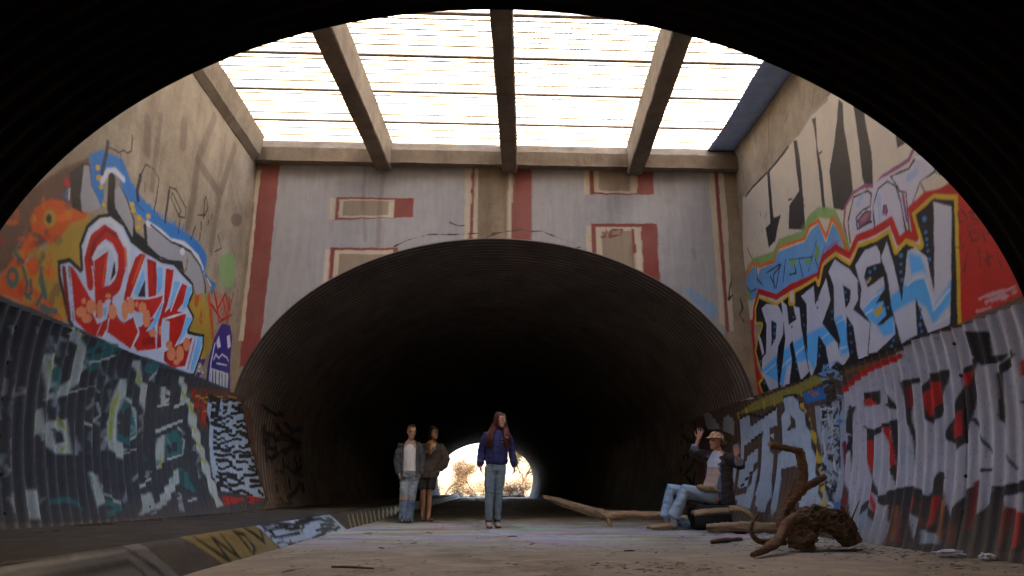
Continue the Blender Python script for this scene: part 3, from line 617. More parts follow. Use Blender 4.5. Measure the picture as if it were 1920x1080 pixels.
('S','dk',0.561908,26,35,0,[7325,1591,7367,1534,7420,1478]),
('S','lg',0.272611,26,29,0,[8733,535,8659,470,8673,405]),
('S','lg',0.259119,26,28,0,[6351,1371,6358,1319,6390,1270]),
('S','te2',0.572408,26,28,0,[8305,895,8315,866,8235,834]),
('S','ice2',0.383046,26,54,0,[9754,908,9794,808,9819,708]),
('S','lg',0.457139,26,22,0,[6607,1131,6601,1091,6631,1054]),
('S','lg',0.304365,26,19,0,[8881,1238,8906,1135,8968,1035]),
('S','te2',0.647651,26,38,0,[8617,859,8591,821,8581,784]),
('S','ice2',0.314555,26,26,0,[7592,1414,7579,1315,7693,1230]),
('S','ice2',0.564664,26,23,0,[9160,446,9119,370,9093,295]),
('S','lg',0.410988,26,28,0,[5882,466,5897,446,5909,427]),
('S','lg',0.615244,26,27,0,[6352,1067,6337,1012,6353,961]),
('S','te2',0.278582,26,18,0,[7648,549,7635,461,7548,376]),
('S','ice2',0.470601,26,23,0,[5914,1346,5909,1312,5903,1278]),
('S','dk',0.55061,26,39,0,[7422,698,7375,606,7323,515]),
('S','lg',0.516357,26,33,0,[7352,1689,7384,1649,7347,1599]),
('S','te2',0.360808,26,21,0,[6409,611,6383,561,6389,513]),
('S','ice2',0.291598,26,33,0,[7414,1534,7443,1432,7408,1322]),
('S','dk',0.499692,26,26,0,[7719,564,7700,532,7631,500]),
('S','lg',0.619709,26,30,0,[7179,1354,7175,1259,7265,1174]),
('S','ice2',0.429918,26,30,0,[6572,1363,6585,1306,6607,1250]),
('S','dk',0.61581,26,55,0,[9246,757,9245,632,9123,509]),
('S','lg',0.471688,26,53,0,[8718,1560,8698,1518,8675,1475]),
('S','te2',0.562147,26,23,0,[6376,769,6377,708,6396,647]),
('S','ice2',0.610049,26,31,0,[6481,1475,6504,1378,6500,1278]),
('S','ice2',0.332914,26,30,0,[6569,1315,6593,1249,6609,1183]),
('S','dk',0.447422,26,34,0,[6776,844,6744,776,6821,712]),
('S','lg',0.588923,26,35,0,[6413,1920,6443,1898,6489,1879]),
('S','lg',0.47821,26,19,0,[6902,1855,6910,1786,6966,1726]),
('S','te2',0.645602,26,28,0,[9826,860,9827,825,9862,792]),
('S','ice2',0.460037,26,27,0,[7505,1419,7539,1396,7453,1359]),
('S','ice2',0.56936,26,32,0,[9479,476,9426,444,9559,410]),
('S','dk',0.372235,26,12,0,[6500,1437,6496,1362,6560,1295]),
('S','lg',0.323924,26,30,0,[6435,572,6438,500,6408,429]),
('S','lg',0.315904,26,38,0,[8167,1333,8206,1239,8110,1134]),
('S','te2',0.313122,26,21,0,[9196,1113,9194,991,9074,865]),
('S','ice2',0.524141,26,11,0,[5824,1646,5842,1610,5853,1573]),
('S','dk',0.303535,26,26,0,[6393,1560,6429,1480,6406,1392]),
('S','lg',0.529934,26,33,0,[7206,590,7211,546,7168,502]),
('S','te2',0.515772,26,21,0,[6478,1428,6500,1393,6532,1359]),
('S','ice2',0.32797,26,33,0,[7461,561,7442,522,7501,482]),
('S','ice2',0.570192,26,27,0,[6311,1872,6325,1816,6400,1773]),
('S','dk',0.598417,26,15,0,[6561,1076,6573,1005,6579,934]),
('S','lg',0.291985,26,32,0,[6448,1862,6455,1796,6472,1733]),
('S','lg',0.274496,26,57,0,[9863,969,9849,925,9734,878]),
('S','ice2',0.563445,26,13,0,[6045,1899,6056,1869,6104,1846]),
('S','lg',0.598699,26,24,0,[5862,801,5849,740,5890,681]),
('S','lg',0.61456,26,26,0,[5911,501,5899,433,5911,365]),
('S','ice2',0.400013,26,29,0,[6273,979,6271,926,6240,872]),
('S','ice2',0.456633,26,29,0,[9704,1114,9687,1062,9805,1017]),
('S','dk',0.578966,26,24,0,[6420,1726,6418,1683,6407,1639]),
('S','lg',0.422965,26,29,0,[7992,1217,8031,1169,7961,1113]),
('S','lg',0.394147,26,26,0,[6028,1364,6059,1341,5999,1306]),
('S','ice2',0.3016,26,34,0,[7197,804,7174,716,7178,630]),
('S','dk',0.382221,26,43,0,[9914,1039,9918,961,9859,882]),
('S','lg',0.434254,26,40,0,[9587,1475,9540,1385,9573,1304]),
('S','te2',0.500277,26,22,0,[5718,1904,5706,1879,5774,1874]),
('S','ice2',0.379155,26,23,0,[7179,1882,7205,1779,7257,1681]),
('S','dk',0.541467,26,30,0,[6197,769,6207,734,6226,699]),
('S','lg',0.618595,26,28,0,[9083,491,9118,460,9067,430]),
('S','lg',0.406142,26,21,0,[7114,1611,7133,1517,7204,1431]),
('S','ice2',0.409787,26,14,0,[6338,464,6304,430,6281,398]),
('S','ice2',0.435199,26,25,0,[7783,638,7755,528,7706,419]),
('S','dk',0.286346,26,51,0,[8915,1723,8942,1616,8949,1507]),
('S','lg',0.57176,26,24,0,[8069,808,8074,724,7992,639]),
('S','te2',0.55126,26,42,0,[7723,1475,7719,1417,7790,1368]),
('S','ice2',0.418542,26,18,0,[6105,692,6098,646,6086,601]),
('S','ice2',0.319111,26,42,0,[8296,1864,8311,1821,8345,1781]),
('S','dk',0.268549,26,45,0,[8087,1188,8052,1098,8095,1015]),
('S','lg',0.618348,26,19,0,[6873,1033,6900,948,6922,862]),
('S','lg',0.32253,26,15,0,[7116,1084,7102,1020,7162,962]),
('S','te2',0.265652,26,28,0,[7145,997,7149,940,7095,880]),
('S','ice2',0.58402,26,41,0,[7440,1094,7414,1020,7383,946]),
('S','ice2',0.478285,26,33,0,[9112,463,9064,345,9020,230]),
('S','dk',0.542277,26,13,0,[7040,722,7056,638,7002,555]),
('P','rb',1,20,0,0,[9319,1854,10968,2032,11620,2025,11439,1841,10087,1682,10158,1409,9952,1336,9709,1530]),
('S','re',1,8,28,0,[9874,1777,9858,1727,9915,1673,9936,1617]),
('S','re',1,8,22,0,[9766,1740,9667,1773,9655,1820,9547,1841,9525,1803]),
('S','re',1,8,27,0,[9896,1683,9823,1667,9735,1672,9643,1685]),
('S','re',1,8,34,0,[9883,1888,9980,1848,10036,1790,10107,1760,10089,1813]),
('S','re',1,8,31,0,[9578,1764,9485,1768,9500,1754,9455,1796,9427,1821]),
('S','re',1,8,23,0,[9800,1679,9734,1729,9679,1778]),
('S','re',1,8,36,0,[10037,1455,9985,1514,10023,1551,9938,1586]),
('S','re',1,8,35,0,[9802,1673,9713,1712,9721,1756,9734,1801,9763,1845]),
('S','re',1,8,27,0,[9735,1835,9795,1785,9886,1744,9953,1691,10006,1633]),
('S','re',1,8,24,0,[9928,1688,9951,1630,9955,1576,9895,1559]),
('S','re',1,8,31,0,[10120,1428,10111,1422,10082,1430,10013,1449]),
('S','re',1,8,28,0,[9739,1597,9818,1588,9746,1637,9657,1654]),
('S','ye',1,8,25,0,[9601,1785,9824,1776,9958,1751,10036,1719]),
('S','ye',1,8,22,0,[9889,1790,10138,1822,10326,1859,10585,1888]),
('S','ye',1,8,19,0,[11164,1936,11088,1940,10774,1925]),
('S','ye',1,8,26,0,[11338,1829,11416,1856,11397,1869,11378,1881]),
('S','ye',1,8,23,0,[11394,1867,11103,1835,11140,1861]),
('S','ye',1,8,22,0,[11325,1858,11133,1849,11370,1886,11372,1885,11390,1873]),
('S','ye',1,8,20,0,[10509,1696,10252,1643,9989,1607]),
('P','ice',1,10,0,0,[10013,1842,10398,1835,11401,1900,12043,1314,12603,396,10521,526,10288,701,10253,1194]),
('S','k',1,8,39,0,[10111,1858,10206,1837,10372,1841,10528,1825,10727,1828,10882,1886,11068,1885]),
('S','k',1,8,56,0,[11253,1834,11397,1858]),
('S','k',1,8,61,0,[10147,1770,10330,1715,10461,1795,10647,1735,10823,1750]),
('S','k',1,8,59,0,[10972,1811,11161,1786,11309,1789,11552,1806]),
('S','k',1,8,39,0,[10221,1648,10338,1730,10510,1711,10741,1659,10819,1731]),
('S','k',1,8,50,0,[11011,1683,11249,1710,11375,1740,11599,1772]),
('S','k',1,8,46,0,[10281,1630,10434,1584,10620,1587,10761,1585,10957,1649,11127,1613]),
('S','k',1,8,48,0,[11280,1579,11545,1621,11673,1659]),
('S','k',1,8,41,0,[10248,1557,10436,1527,10661,1553,10784,1497,10948,1570]),
('S','k',1,8,59,0,[11218,1517,11389,1509,11555,1554,11852,1504]),
('S','k',1,8,63,0,[10308,1469,10471,1467,10721,1458,10865,1453,11101,1421]),
('S','k',1,8,49,0,[11276,1407,11442,1449,11638,1438,11926,1436]),
('S','k',1,8,56,0,[10364,1385,10547,1326,10750,1384,10878,1405,11130,1341,11343,1393]),
('S','k',1,8,59,0,[11535,1412,11771,1401,11972,1345]),
('S','k',1,8,42,0,[10394,1306,10546,1243,10744,1295,10941,1239,11170,1298,11385,1323,11563,1321]),
('S','k',1,8,71,0,[11805,1230,12052,1319]),
('S','k',1,8,43,0,[10434,1201,10603,1183,10811,1230,10972,1142,11217,1193]),
('S','k',1,8,46,0,[11419,1231,11626,1186,11919,1251,12134,1216]),
('S','k',1,8,61,0,[10448,1125,10655,1136,10823,1105,11050,1129]),
('S','k',1,8,48,0,[11228,1102,11479,1136,11742,1115,11915,1158,12170,1092]),
('S','k',1,8,47,0,[10454,1037,10692,1026,10847,1038,11031,1070,11252,1032]),
('S','k',1,8,73,0,[11476,1055,11784,1073,12016,1088,12236,958]),
('S','k',1,8,59,0,[10479,959,10652,948,10870,976,11124,928]),
('S','k',1,8,49,0,[11310,966,11574,970,11769,998,12048,895,12320,956]),
('S','k',1,8,43,0,[10473,899,10660,821,10911,871,11085,901,11325,845,11581,860]),
('S','k',1,8,54,0,[11852,872,12084,867,12396,823]),
('S','k',1,8,60,0,[10487,789,10636,751,10881,774,11144,745,11322,752]),
('S','k',1,8,56,0,[11573,766,11890,771,12105,780,12467,805]),
('S','k',1,8,48,0,[10455,721,10694,688,10897,724,11138,712,11326,672,11624,740]),
('S','k',1,8,67,0,[11866,687,12128,684,12457,685]),
('S','k',1,8,58,0,[10460,624,10729,692,10922,604,11164,602,11410,647,11627,635]),
('S','k',1,8,55,0,[11844,590,12156,607,12425,612]),
('S','k',1,8,60,0,[10449,594,10685,610,10910,543,11084,500,11410,531,11646,490,11834,443]),
('S','k',1,8,73,0,[12215,539,12422,464]),
('S','k',1,9,42,0,[10026,1844,10253,1194,10288,701,10514,512]),
('S','k',1,10,59,0,[11401,1900,12043,1314,12603,396]),
('S','k',1,8,65,0,[10054,1833,10465,1785,10455,1609,10230,1585]),
('S','ice',1,7,44,0,[10542,1928,10709,1458]),
('S','re',1,8,32,0,[11813,341,11914,352,11606,354]),
('S','re',1,8,24,0,[11390,404,11078,417,10790,432,10535,433,10528,438]),
('S','re',1,8,36,0,[11050,373,10777,388,10566,407]),
('S','re',1,8,26,0,[11122,363,10827,372,10823,353,11079,357]),
('S','re',1,8,28,0,[12005,404,12305,383,12181,377,11963,375,11714,394]),
('S','re',1,8,34,0,[11484,372,11403,390,11131,391,10921,411,10809,433]),
('S','re',1,8,29,0,[12212,404,12021,403,12054,388,11725,397]),
('S','re',1,8,24,0,[10901,380,10723,369,10883,349,10759,345,10538,348]),
('S','re',1,8,33,0,[11585,430,11826,428,12120,405]),
('P','rb',1,20,0,0,[11401,1900,11942,1833,12672,412,12603,396,12043,1314]),
('S','k',1,8,131,0,[16842,811,17534,1030,18070,1199]),
('S','k',1,8,108,0,[15125,698,14581,503,13955,392]),
('S','k',1,8,147,0,[15919,1437,16852,1544,17992,1572,18178,1603]),
('S','k',1,8,105,0,[14690,1690,13977,1833,13536,2015,12910,2085]),
('S','k',1,8,122,0,[17284,1341,16374,1429,15944,1642]),
('S','k',1,8,85,0,[14446,1347,13803,1239,13296,1097,12904,1134,12963,1003]),
('S','k',1,8,88,0,[13119,1397,12847,1238,13092,1406,12721,1617]),
('S','k',1,8,82,0,[12938,1506,12827,1286,13476,1275]),
('S','k',1,8,91,0,[15360,1822,16303,2014,16857,2248]),
('S','k',1,8,122,0,[15753,1450,14899,1513,14108,1587,13515,1463]),
('S','k',1,8,87,0,[13229,1057,13521,1262,13373,1497,13523,1713]),
('S','k',1,8,110,0,[15296,1259,15445,1021,14759,879]),
('S','k',1,8,110,0,[14368,1082,14365,838,14259,596]),
('S','k',1,8,83,0,[13331,1531,12673,1517,12811,1294]),
('S','k',1,8,101,0,[14828,1190,15144,973,15832,1136]),
('S','k',1,8,65,0,[13393,1907,12634,1946,12274,2055,12711,2076]),
('S','k',1,8,78,0,[13327,696,13372,459,13636,277,14165,296,13765,282]),
('S','k',1,8,94,0,[15611,2100,14645,2060,13774,2075,13949,2134]),
('S','k',1,8,124,0,[15144,522,15848,682,16711,791,17431,1004,17907,950]),
('S','k',1,8,140,0,[18049,1949,17628,2161,18353,2136]),
('S','k',1,8,120,0,[15782,772,16366,649,17184,619,17373,465,17292,409]),
('S','k',1,8,108,0,[13945,1582,13412,1768,13516,2009]),
('S','dk',1,8,112,0,[15527,1836,14710,1739,14315,1539]),
('S','dk',1,8,93,0,[13111,1342,12844,1245,12902,1140,12997,903]),
('S','dk',1,8,102,0,[16637,1407,15751,1492,14970,1375,14325,1528,13571,1517]),
('S','dk',1,8,81,0,[14845,603,15594,692,15878,503,15984,362,15493,344]),
('S','dk',1,8,91,0,[12793,1910,12820,1694,12661,1500]),
('S','dk',1,8,85,0,[15173,652,15966,691,15418,829,14712,886,14118,1004]),
('S','dk',1,8,122,0,[15879,1646,15393,1436,14558,1407,14077,1226]),
('S','dk',1,8,138,0,[16380,927,16354,688,16768,528,17351,450,17632,668]),
('S','dk',1,8,130,0,[17350,696,17899,933,17937,988]),
('S','dk',1,8,83,0,[13969,1120,13931,877,13307,854]),
('S','dk',1,8,112,0,[15486,407,15430,341,15866,384]),
('S','dk',1,8,79,0,[12654,1727,12628,1537,12781,1339,12912,1116]),
('S','dk',1,8,77,0,[12844,1250,13157,1436,12641,1522]),
('S','dk',1,8,85,0,[13260,413,13668,291,13398,269,12988,254]),
('S','br',1,8,105,0,[16499,2186,16470,2252,17661,2308]),
('S','br',1,8,132,0,[18049,2016,17221,1764,17816,1564,18175,1685]),
('S','br',1,8,93,0,[13838,1216,13572,998,13676,760]),
('S','br',1,8,84,0,[13282,917,13633,722,13419,489,13090,275]),
('S','br',1,8,70,0,[14043,511,13714,695,13129,662,13117,423,13003,308]),
('S','br',1,8,107,0,[14590,1968,13872,1871,13187,1800,13447,1578]),
('S','br',1,8,158,0,[16394,860,17245,1027,17767,857,17602,639])]
PAINT_RIGHT=[
('P','cr',1,14,0,0,[11345,3284,10785,5417,10269,5393,9667,5365,8935,5402,8602,5418,8173,5504,7719,5463,7143,5444,5197,4170,5724,1936]),
('S','k',1,12,39,0,[10658,5376,10269,5393,9731,5368]),
('S','k',1,14,50,0,[9667,5365,9352,5375,8935,5402]),
('S','st',0.6,22,32,0,[8609,5396,8179,5483,7725,5442]),
('S','st',0.5,14,28,0,[9447,6192,9594,5640]),
('S','st',0.5,14,30,0,[9963,6283,10031,6079]),
('S','st',0.5,14,26,0,[8748,5888,8939,5810]),
('S','st',0.5,14,27,0,[9014,6414,9440,6217]),
('S','st',0.5,14,24,0,[8270,5885,8373,5689]),
('S','st',0.5,14,23,0,[8005,5768,8105,5577]),
('P','bk',1,12,0,0,[9729,5373,9637,5356,9700,4576,9445,4530,9583,4394,9723,4209,9978,4194,10016,4539,9821,4544]),
('P','bk',1,12,0,0,[8766,5411,8644,5363,8661,4870,8739,4011,9240,4220,9134,4550,8789,4627,8785,5035]),
('P','bk',1,12,0,0,[8172,5416,8063,5377,8132,4948,8102,4596,8149,4009,8214,4048,8192,4640,8145,5250]),
('P','bk',1,12,0,0,[7467,5286,7391,5188,7442,4851,7432,4354,7462,4020,7590,3947,7728,3876,7945,3991,7925,4508,7730,4780,7575,5042]),
('P','bk',1,12,0,0,[7181,5047,6988,4841,6990,4637,6978,4271,7048,3891,7185,3924,7232,4083,7203,4389,7190,4708]),
('P','bk',1,12,0,0,[6510,4352,6302,4107,6369,4076,6514,4090]),
('S','bk',0.7,8,12,0,[9710,4201,9739,4137]),
('S','bk',0.7,8,10,0,[8942,4328,8925,4277]),
('S','bk',0.7,8,12,0,[9799,4649,9824,4555]),
('S','bk',0.7,8,11,0,[9002,4633,9020,4563]),
('S','bk',0.7,8,12,0,[9923,4386,9966,4299]),
('S','bk',0.7,8,10,0,[8682,4370,8676,4319]),
('S','bk',0.7,8,11,0,[9567,4345,9567,4284]),
('S','bk',0.7,8,10,0,[8680,4472,8715,4401]),
('S','bk',0.7,8,12,0,[9688,4605,9717,4537]),
('S','bk',0.7,8,10,0,[8880,4347,8879,4295]),
('S','bk',0.7,8,13,0,[10265,4527,10280,4478]),
('S','bk',0.7,8,11,0,[9143,4461,9137,4362]),
('S','bk',0.7,8,12,0,[9958,4785,9991,4687]),
('S','bk',0.7,8,11,0,[9054,4223,9066,4140]),
('S','bk',0.7,8,12,0,[10121,4613,10175,4529]),
('S','bk',0.7,8,11,0,[9019,4548,9068,4476]),
('S','bk',0.7,8,12,0,[9714,4450,9752,4367]),
('S','bk',0.7,8,11,0,[9209,4331,9217,4248]),
('S','bk',0.7,8,12,0,[9756,4721,9745,4635]),
('S','bk',0.7,8,11,0,[9126,4469,9123,4369]),
('S','bk',0.7,8,12,0,[9784,4535,9804,4447]),
('S','bk',0.7,8,10,0,[8820,4354,8815,4267]),
('S','bk',0.7,8,13,0,[10151,4888,10152,4813]),
('S','bk',0.7,8,10,0,[8775,4551,8817,4500]),
('S','bk',0.7,8,12,0,[9902,4525,9884,4467]),
('S','bk',0.7,8,10,0,[8843,4283,8849,4233]),
('S','bk',0.7,8,12,0,[9667,4370,9660,4270]),
('S','bk',0.7,8,10,0,[8961,4336,8942,4288]),
('S','bk',0.7,8,12,0,[9726,4444,9761,4411]),
('S','bk',0.7,8,10,0,[8844,4116,8843,4037]),
('S','bk',0.7,8,11,0,[9598,4227,9590,4173]),
('S','bk',0.7,8,10,0,[8888,4217,8889,4127]),
('S','bk',0.7,8,12,0,[10203,4340,10226,4297]),
('S','bk',0.7,8,10,0,[8935,4181,8971,4156]),
('S','bk',0.7,8,12,0,[9904,4785,9929,4703]),
('S','bk',0.7,8,11,0,[9087,4470,9136,4395]),
('S','bk',0.7,8,12,0,[9825,4352,9869,4277]),
('S','bk',0.7,8,10,0,[8895,4464,8902,4408]),
('S','bk',0.7,8,12,0,[10121,4309,10134,4242]),
('S','bk',0.7,8,11,0,[8947,4627,8977,4551]),
('S','k',1,9,27,0,[10800,4491,10753,4387,10673,4272]),
('S','k',1,9,23,0,[11240,4286,11131,4102,11283,3971,11166,3818]),
('S','k',1,9,25,0,[9138,4643,9035,4610]),
('S','k',1,9,22,0,[8108,4862,8042,4852]),
('S','k',1,9,21,0,[7869,4585,7796,4537]),
('P','re',1,25,0,0,[6222,3368,5771,3371,5458,3312,4765,3053,5047,2050,5315,2059,6161,2022,6039,2687]),
('S','mg',1,16,42,0,[7748,3367,7763,3716,7674,3897,7453,3994,7175,3961,7026,3871,6847,3914,6540,3885,6366,3874,6226,3971,6121,3951]),
('P','wv',1,9,0,0,[7658,3696,7476,3940,7161,3882,7103,3815,7033,3905,6851,3900,6672,3853,6385,3808,6229,3860,6092,3862,5954,3699,6009,3548,6257,3559,6444,3332,6577,3110,6781,3123,7177,3320,7627,3386]),
('S','k',1,8,24,0,[7691,3431,7665,3698,7469,3937,7161,3882,7103,3815,7162,3687,7317,3706,7480,3676,7492,3534,7187,3509]),
('S','k',1,8,21,0,[7150,3419,7118,3658,6966,3817,6776,3820,6650,3706,6611,3497,6615,3162]),
('S','k',1,8,19,0,[6705,3846,6391,3783,6230,3856,6093,3858,5972,3708,6011,3567,6254,3567,6434,3401,6515,3178]),
('S','k',1,8,20,0,[6611,3630,6497,3559,6563,3142]),
('S','k',1,8,21,0,[6705,3846,6606,3647]),
('S','k',1,8,18,0,[5965,3705,5954,3610,5986,3537]),
('S','k',1,8,19,0,[6254,3567,6211,3430]),
('P','mg',1,9,0,0,[7464,3638,7255,3671,7168,3627,7214,3536,7437,3533]),
('P','ye',0.6,12,0,0,[7414,3618,7264,3638,7221,3600,7353,3572]),
('S','k',1,7,15,0,[7464,3638,7255,3671,7168,3627,7214,3536,7437,3533,7464,3638]),
('P','mg',1,8,0,0,[6863,3515,6874,3491,6891,3475,6910,3470,6928,3478,6941,3496,6947,3522,6944,3550,6932,3574,6915,3590,6896,3595,6878,3587,6865,3568,6860,3543]),
('S','k',1,7,14,0,[6963,3493,6921,3584,6867,3580,6861,3509,6899,3466]),
('P','mg',1,10,0,0,[6575,3595,6527,3554,6558,3232,6588,3281]),
('S','lb2',0.5,30,79,0,[7267,3889,7396,3820]),
('S','lb2',0.6,30,87,0,[6303,3692,6417,3691]),
('S','lb2',0.5,30,73,0,[6968,3713,7032,3482]),
('P','wh',1,14,0,0,[6175,3804,6183,3797,6198,3796,6219,3801,6240,3812,6259,3827,6270,3842,6272,3854,6264,3861,6249,3862,6228,3857,6206,3845,6188,3831,6177,3816]),
('P','mg',1,9,0,0,[5783,3476,5798,3459,5829,3455,5870,3465,5913,3486,5950,3514,5973,3545,5977,3572,5961,3588,5929,3592,5887,3582,5843,3560,5808,3531,5786,3501]),
('P','pk',1,9,0,0,[5821,3494,5828,3487,5843,3485,5863,3490,5884,3500,5902,3514,5913,3529,5915,3541,5908,3549,5892,3550,5872,3545,5851,3535,5833,3521,5822,3506]),
('S','k',1,8,16,0,[5973,3584,5929,3606,5824,3544,5777,3452,5894,3466,5966,3519,5973,3584]),
('S','gn2',0.9,40,140,0,[11171,3641,11020,4044,10636,4175,9815,4008,9570,4123,8774,3957,8618,4097,8333,4105,7962,3923,7861,3659,7789,3402]),
('S','gn2',0.5,25,32,0,[8838,3975,8816,4066]),
('S','gn2',0.5,25,35,0,[9486,4016,9450,4121]),
('S','gn2',0.5,25,34,0,[9236,4000,9196,4078]),
('S','gn2',0.5,25,30,0,[8448,4078,8439,4140]),
('S','gn2',0.5,25,34,0,[9323,4006,9306,4145]),
('S','gn2',0.5,25,28,0,[8027,3955,8012,4068]),
('S','gn2',0.5,25,41,0,[10649,4133,10634,4222]),
('S','gn2',0.5,25,41,0,[10642,4132,10626,4292]),
('S','gn2',0.5,25,41,0,[10601,4128,10550,4202]),
('S','gn2',0.5,25,32,0,[8844,3975,8833,4096]),
('S','gn2',0.5,25,42,0,[10881,4160,10846,4228]),
('S','gn2',0.5,25,32,0,[8788,3972,8757,4102]),
('S','gn2',0.5,25,40,0,[10428,4108,10413,4247]),
('S','gn2',0.5,25,28,0,[8090,3989,8087,4073]),
('P','bt',1,10,0,0,[11104,3725,11104,4001,10571,4103,10551,3863,10361,3967,9846,3893,9668,4019,8798,3866,8601,3947,8373,3955,8246,3634,8014,3824,7899,3609,7859,3402,8241,3459,8508,3254,9124,3333,9909,3386,10548,3567,10883,3562]),
('S','og',1,10,57,0,[11129,3629,11146,3979,10678,4179,10386,4025,9838,3922,9653,4076,8788,3905,8639,4019,8362,3998,8226,3707,8020,3894,7874,3703,7804,3433,7759,3341]),
('S','k',1,8,23,0,[11054,3916,10842,3718,10592,3711]),
('S','k',1,8,21,0,[10160,3838,9653,3813,9878,3500,10036,3734]),
('S','k',1,8,20,0,[9945,3519,9926,3731,9625,3788]),
('S','k',1,8,20,0,[9445,3818,9628,3516]),
('S','k',1,8,18,0,[9323,3777,8643,3577]),
('S','k',1,8,19,0,[9204,3736,9167,3519,9382,3558]),
('S','k',1,8,17,0,[8484,3750,8798,3429]),
('S','k',1,8,17,0,[8586,3579,8532,3370]),
('S','k',1,8,18,0,[9031,3677,8983,3403]),
('S','k',1,8,22,0,[10537,4075,10517,3836,10351,3704]),
('S','k',1,8,16,0,[8242,3646,8386,3509]),
('P','gn2',1,9,0,0,[9325,3771,9075,3698,9288,3617]),
('P','gn2',1,9,0,0,[8893,3624,8692,3566,8795,3484]),
('P','gn2',1,9,0,0,[8494,3712,8415,3601,8515,3473,8593,3554]),
('P','gn2',1,12,0,0,[11104,3897,10771,3664,10956,3615,11146,3737]),
('S','pu2',0.7,30,70,0,[8269,3549,7966,3543]),
('P','re',1,35,0,0,[11956,3385,10877,3261,10914,2493,10518,1894,11752,2303,11924,2742]),
('S','re',1,22,97,0,[10926,3076,10765,3430,10528,3643,9912,3371,9399,3372,8555,3283,8368,3476,8030,3489,7750,3288,7531,3431,7166,3376,6838,3373,6765,3109,6604,3121,6474,3043,6472,3355,6202,3387,5794,3264]),
('P','yb',1,10,0,0,[10807,3146,10750,3426,10544,3582,9935,3286,9447,3313,9485,3172,9364,3139,9320,3305,8610,3286,8582,3183,8412,3411,8043,3442,7770,3215,7549,3364,7186,3306,6876,3302,6840,3032,6645,3097,6427,2941,6467,3309,6086,3360,5777,3206,6079,1887,6718,1866,7839,1878,8441,1881,9687,1883,10749,1893,10946,2214,10749,2261,10936,2721,10825,2891,10555,3086]),
('P','k',1,10,48.9704,0,[10807,3146,10750,3426,10544,3582,9935,3286,9447,3313,9485,3172,9364,3139,9320,3305,8610,3286,8582,3183,8412,3411,8043,3442,7770,3215,7549,3364,7186,3306,6876,3302,6840,3032,6645,3097,6427,2941,6467,3309,6086,3360,5777,3206,6079,1887,6718,1866,7839,1878,8441,1881,9687,1883,10749,1893,10946,2214,10749,2261,10936,2721,10825,2891,10555,3086]),
('P','wv2',1,9,0,1,[10487,3340,10285,3366,9880,3225,9730,3007,9829,2765,10038,2632,10152,2417,10190,1953,10505,2027,10752,2340,10652,2571,10503,2604,10371,3042]),
('P','wv2',1,9,0,1,[10766,2991,10648,2885,10572,2634,10659,2604]),
('P','wv2',1,9,0,1,[9759,3283,9591,3148,9602,2858,9339,2880,9389,3093,9209,3017,9222,2740,9115,2253,9109,2106,9418,2009,9497,2408,9537,2614,9644,2580,9635,2322,9820,1972,10121,2060,9932,2377,9760,2691,9762,3015]),
('P','wv2',1,9,0,1,[9109,3159,8721,3184,8752,2922,8366,3188,8334,2887,8618,2649,8295,2297,8302,2126,8578,2028,8598,2335,8760,2525,8920,2139,9094,2011,9149,2126,9081,2597,8981,3011]),
('P','wv2',1,9,0,1,[8287,3250,8090,3360,7794,3128,7645,2934,7673,2751,7839,2629,7520,2384,7658,2027,7872,2022,7894,2427,8007,2599,8069,2322,8064,2105,8239,2006,8377,2067,8223,2331,8314,2626,8195,3027]),
('P','wv2',1,9,0,1,[7657,3132,7410,3241,7172,3207,7133,3119,7145,2990,7425,3032,7513,2941,7483,2790,7140,2824,7150,2692,7388,2567,7212,2564,7201,2395,7393,2331,7319,2313,7055,2358,7083,2150,7474,2036,7661,2046,7527,2386,7689,2613,7600,2825]),
('P','wv2',1,9,0,1,[7139,3040,6975,3188,6917,2886,6888,2443,6749,2744,6655,2960,6516,2953,6363,2784,6353,2396,6114,3281,5881,3133,6202,2046,6543,2044,6646,2480,6721,2068,7009,2032,7091,2454,7075,2826]),
('P','lb3',1,70,0,2,[7713,2525,7493,2630,7316,2684,7144,2713,7121,2550,6961,2592,6704,2634,6447,2616,6386,2277,6068,2458,6146,2250,6435,2102,6504,2298,6662,2423,6942,2404,7131,2377,7061,2337,7111,2156,7300,2172,7412,2335,7622,2467]),
('P','lb3',1,70,0,2,[10783,2376,10143,2505,9136,2610,8526,2601,8115,2639,7992,2401,8060,2152,8250,2141,8285,2369,8820,2302,8993,2073,9115,2253,9786,2293,9988,2040,10373,2187]),
('P','lb3',1,70,0,2,[6652,2948,6451,2835,6410,2635,6493,2682,6654,2692]),
('S','wh',0.8,12,26,2,[7584,2604,7362,2663,7164,2669]),
('S','wh',0.8,12,27,2,[6744,2614,6586,2639,6450,2607,6401,2390,6395,2245,6124,2379]),
('S','wh',0.8,12,24,2,[7699,2497,7440,2524]),
('S','wh',0.8,12,29,2,[10061,2283,9633,2378,9178,2455]),
('S','wh',0.8,12,28,2,[10640,2321,10174,2391]),
('S','wh',0.8,12,25,2,[8671,2453,8400,2495]),
('S','wh',0.8,12,23,2,[8333,2555,7942,2583]),
('S','wh',0.8,12,23,2,[8323,2229,8085,2229]),
('S','wh',0.8,12,21,2,[6435,2102,6191,2138]),
('P','k',1,8,0,0,[10175,3072,10001,2984,10089,2763,10278,2682]),
('P','k',1,8,0,0,[7985,2977,7837,2871,7891,2739,8007,2685]),
('P','yb',1,9,0,0,[7428,2493,7247,2536,7254,2453,7390,2415]),
('P','yb',1,8,0,0,[7511,2870,7386,2901,7378,2871,7456,2841]),
('S','k',1,8,19,0,[7139,3040,7075,2826,7091,2454,7009,2032]),
('S','k',1,8,27,0,[9193,2622,9149,2126]),
('S','k',1,8,21,0,[7527,2386,7661,2046]),
('S','k',1,8,21,0,[7663,2916,7701,2616,7527,2386]),
